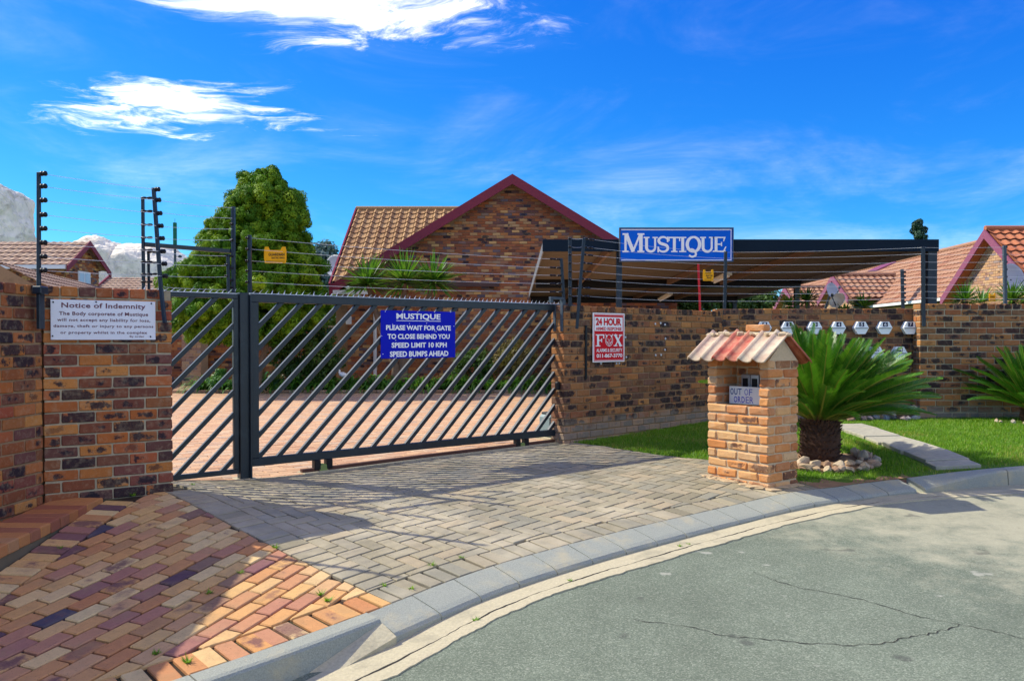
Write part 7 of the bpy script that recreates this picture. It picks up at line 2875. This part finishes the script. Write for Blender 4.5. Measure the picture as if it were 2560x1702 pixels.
# white bird ornament
p = at(855, 938, 22.75)
bd = thing('bird_ornament', 'white heron-shaped garden ornament among the strap leaves', 'ornament', (p.x, 22.75, gz(p.x, 22.4)))
zb_ = p.z - gz(p.x, 22.4)
mb = MB()
mb.tube([(0.20, 0, zb_ - 0.06), (0.12, 0, zb_ - 0.01), (0.02, 0, zb_ + 0.02), (-0.05, 0, zb_ + 0.05), (-0.075, 0, zb_ + 0.09), (-0.06, 0, zb_ + 0.13), (-0.09, 0, zb_ + 0.15), (-0.13, 0, zb_ + 0.142)],
        [0.012, 0.055, 0.075, 0.05, 0.028, 0.024, 0.034, 0.012], 10)
mb.build('body', M_WHITE, bd, smooth=True)
mb = MB(); mb.tube([(-0.125, 0, zb_ + 0.143), (-0.24, 0, zb_ + 0.11)], [0.012, 0.002], 6); mb.build('beak', M_YELLOW, bd)
mb = MB(); mb.tube([(0.02, 0.02, 0), (0.02, 0.02, zb_ - 0.03)], 0.008, 5); mb.tube([(0.05, -0.02, 0), (0.05, -0.02, zb_ - 0.03)], 0.008, 5); mb.build('leg', M_BLACK, bd)
for q, (px, py, s_) in enumerate(((718, 962, 0.20), (738, 950, 0.13))):
    p = at(px, py, 22.65)
    o = ob('garden_boulder', stone_mesh(rs, s_, s_ * .8, s_ * .9, M_STONE)); o.location = (p.x, 22.65, gz(p.x, 22.4) + s_ * 0.5)
    tag(o, ('larger' if q == 0 else 'smaller') + ' of two grey boulders in the bed behind the gate', 'boulder', 'boulders in the bed')

# palms and dishes over the right-hand wall
def palm(label, px, py, Y, L, n, seed, w=0.028):
    p_ = at(px, py, Y)
    g_ = gz(min(p_.x, 8), min(Y, 22))
    o_ = thing('spiky_palm', label, 'palm', (p_.x, Y, g_), 0, 'spiky plants behind the right wall')
    r = random.Random(seed)
    h_ = p_.z - g_
    mb_ = MB(); mb_.tube([(0, 0, -0.05), (0.02, 0, h_ * 0.5), (0, 0, h_)], [0.07, 0.06, 0.045], 9); mb_.build('trunk', M_BARK, o_)
    ob('crown', sword_crown(n, L, w, r).mesh('crown', M_YUCCA), o_, Matrix.Translation((0, 0, h_)))
    return o_


palm('bright spiky palm beside the far carport post', 2018, 752, 14.5, 0.30, 90, 61)
palm('small spiky plant left of the far carport post', 1972, 765, 14.2, 0.22, 70, 62)
palm('spiky palm right of the white satellite dish', 2158, 768, 15.5, 0.34, 90, 63)
palm('short spiky plant in front of the white satellite dish', 2112, 780, 13.6, 0.20, 50, 68)
palm('broad palm below the left foot of the right-hand gable', 2412, 752, 14.0, 0.36, 100, 64)
palm('spiky palm below the right-hand gable, left of the yellow plate', 2455, 757, 14.2, 0.34, 90, 65)
palm('leafy spiky palm behind the rightmost fence post', 2530, 752, 13.6, 0.42, 130, 66)
palm('spiky palm at the right edge of the photo above the wall', 2575, 752, 13.4, 0.42, 130, 67)


def dish(label, px, py, Y, dia, face, mat, text=None):
    p_ = at(px, py, Y)
    g_ = 0.2
    o_ = thing('satellite_dish', label, 'satellite dish', (p_.x, Y, p_.z), 0, 'satellite dishes')
    q = Vector((0, 0, 1)).rotation_difference(Vector(face).normalized()).to_matrix().to_4x4()
    pr_ = [(dia / 2 * k / 8, 0.28 * dia / 2 * (k / 8) ** 2 - 0.07 * dia) for k in range(9)]
    vs_ = []; fs_ = []; n = 28
    for s_ in (0.0, -0.012):
        for (r_, z_) in pr_:
            for k in range(n):
                vs_.append((r_ * math.cos(2 * math.pi * k / n), r_ * math.sin(2 * math.pi * k / n) * 1.08, z_ + s_))
    m_ = len(pr_)
    for h_ in (0, 1):
        for i_ in range(m_ - 1):
            for k in range(n):
                k2 = (k + 1) % n
                fs_.append((h_ * m_ * n + i_ * n + k, h_ * m_ * n + i_ * n + k2, h_ * m_ * n + (i_ + 1) * n + k2, h_ * m_ * n + (i_ + 1) * n + k))
    for k in range(n):
        k2 = (k + 1) % n
        fs_.append(((m_ - 1) * n + k, (m_ - 1) * n + k2, m_ * n + (m_ - 1) * n + k2, m_ * n + (m_ - 1) * n + k))
    mb_ = MB(); mb_.add(vs_, fs_, q); mb_.build('bowl', mat, o_, smooth=True)
    f_ = Vector(face).normalized()
    mb_ = MB(); mb_.tube([(0, 0, -dia * 0.5), tuple(f_ * dia * 0.55 + Vector((0, 0, -dia * .12)))], 0.012, 5); mb_.lathe([(0.02, -0.03), (0.035, 0), (0.02, 0.05)], 8, Matrix.Translation(f_ * dia * 0.56)); mb_.build('feed_arm', M_STEEL2, o_)
    mb_ = MB(); mb_.tube([tuple(-f_ * 0.05), tuple(-f_ * 0.15 + Vector((0, 0.1, -0.35))), tuple(-f_ * 0.15 + Vector((0, 0.1, -p_.z + g_)))], 0.025, 6); mb_.build('mount', M_STEEL2, o_)
    return o_


M_DISHG = plain('dish_grey', (0.34, 0.36, 0.40), 0.45, 0.08, 4)
dish('white satellite dish standing behind the letter box wall', 2094, 752, 16.5, 0.34, (-0.85, -0.5, 0.6), M_BOXW)
dish('grey satellite dish behind the white one', 2080, 728, 20.0, 0.40, (0.45, -0.8, 0.3), M_DISHG)
dish('big grey satellite dish in front of the right-hand gable', 2531, 697, 23.0, 0.82, (0.30, -0.9, 0.25), M_DISHG)
dish('pale satellite dish half hidden by the left edge of the house roof', 838, 665, 29.5, 0.75, (-0.4, -1, 0.2), M_PIPE)

# ================================================================ FAR SIDE OF THE COURTYARD
cw = thing('courtyard_wall', 'low brick wall across the far left side of the courtyard', 'wall', (-8.5, 26.0, 0.0))
mb = MB(); mb.box(-13.5, -5.3, 26.0, 26.2, -0.1, 1.93); mb.v = [(x + 8.5, y - 26, z) for x, y, z in mb.v]; mb.build('mortar', M_MORTAR_D, cw)
mb = MB(); small_bricks(mb, Vector((-13.5, 26.0, -0.05)), (1, 0, 0), (0, 0, 1), (0, -1, 0), 8.2, 1.98, seed=14); mb.v = [(x + 8.5, y - 26, z) for x, y, z in mb.v]; mb.build('brick', M_GABLE, cw, kind='stuff')
mb = MB(); mb.box(-13.5, -5.3, 25.95, 26.25, 1.935, 1.99); mb.v = [(x + 8.5, y - 26, z) for x, y, z in mb.v]; mb.build('coping', M_CONC, cw)
pa = at(455, 900, 25.2); pb = at(503, 900, 25.2)
pier = thing('brick_pier', 'sunlit brick pier with a house number plaque behind the fixed gate panel', 'pier', (pa.x, 25.2, 0.0))
W_ = pb.x - pa.x
mb = MB(); mb.box(0.01, W_ - 0.01, 0.01, 0.6, -0.1, 2.0); mb.build('mortar', M_MORTAR_P, pier)
mb = MB(); small_bricks(mb, Vector((0, 0.0, -0.05)), (1, 0, 0), (0, 0, 1), (0, -1, 0), W_, 2.08, seed=15, depth=0.012)
small_bricks(mb, Vector((0, 0.6, -0.05)), (0, -1, 0), (0, 0, 1), (-1, 0, 0), 0.6, 2.08, seed=16, depth=0.012); mb.build('brick', M_BRICKL, pier, kind='stuff')
mb = MB(); mb.add([(W_ / 2 - 0.24, -0.03, 1.72), (W_ / 2, -0.03, 1.38), (W_ / 2 + 0.24, -0.03, 1.72), (W_ / 2 + 0.16, -0.03, 1.92), (W_ / 2 - 0.16, -0.03, 1.92), (W_ / 2 - 0.24, -0.012, 1.72), (W_ / 2, -0.012, 1.38), (W_ / 2 + 0.24, -0.012, 1.72), (W_ / 2 + 0.16, -0.012, 1.92), (W_ / 2 - 0.16, -0.012, 1.92)],
                  [(0, 1, 2, 3, 4), (9, 8, 7, 6, 5)] + [(k, 5 + k, 5 + (k + 1) % 5, (k + 1) % 5) for k in range(5)])
pl_ = mb.build('plaque', M_PURLIN, pier)
mb = MB(); mb.box(W_ / 2 - 0.10, W_ / 2 + 0.02, -0.035, -0.0302, 1.62, 1.86); mb.build('number_plate', M_GLASS_L, pl_)
p = at(548, 822, 30)
car = thing('parked_car', 'white parked car just showing over the far courtyard wall', 'car', (p.x - 0.4, 30, 0.0))
for nm, mt, prof in (('body', M_WHITE, [(-1.0, 0.35), (1.0, 0.35), (1.0, 1.15), (0.92, 1.30), (-0.92, 1.30), (-1.0, 1.15)]), ('cabin', M_WHITE, [(-0.86, 1.30), (0.86, 1.30), (0.68, 2.02), (0.5, 2.08), (-0.5, 2.08), (-0.68, 2.02)])):
    mb = MB(); n = len(prof); dp = 4.2 if nm == 'body' else 2.2
    mb.add([(x, 0, z) for x, z in prof] + [(x, dp, z) for x, z in prof], [tuple(range(n)), tuple(range(2 * n - 1, n - 1, -1))] + [(k, n + k, n + (k + 1) % n, (k + 1) % n) for k in range(n)], Matrix.Translation((0, 0 if nm == 'body' else 1.2, 0)))
    mb.build(nm, mt, car)
part(lambda m_: m_.add([(-0.76, 1.185, 1.38), (0.76, 1.185, 1.38), (0.62, 1.185, 1.96), (-0.62, 1.185, 1.96)], [(0, 1, 2, 3)]), 'windscreen', M_GLASS_D, car)
for sx_ in (-0.9, 0.9):
    for yy_ in (0.8, 3.4):
        mb = MB(); mb.lathe([(0.1, -0.1), (0.34, -0.1), (0.34, 0.1), (0.1, 0.1)], 16, Matrix.Translation((sx_, yy_, 0.34)) @ Matrix.Rotation(R(90), 4, 'Y')); mb.build('wheel', M_BLACK, car)
for sx_ in (-0.75, 0.75):
    part(lambda m_: m_.box(sx_ - 0.16, sx_ + 0.16, -0.02, 0.02, 0.85, 1.02, None, 0.01), 'headlight', M_GLASS_L, car)
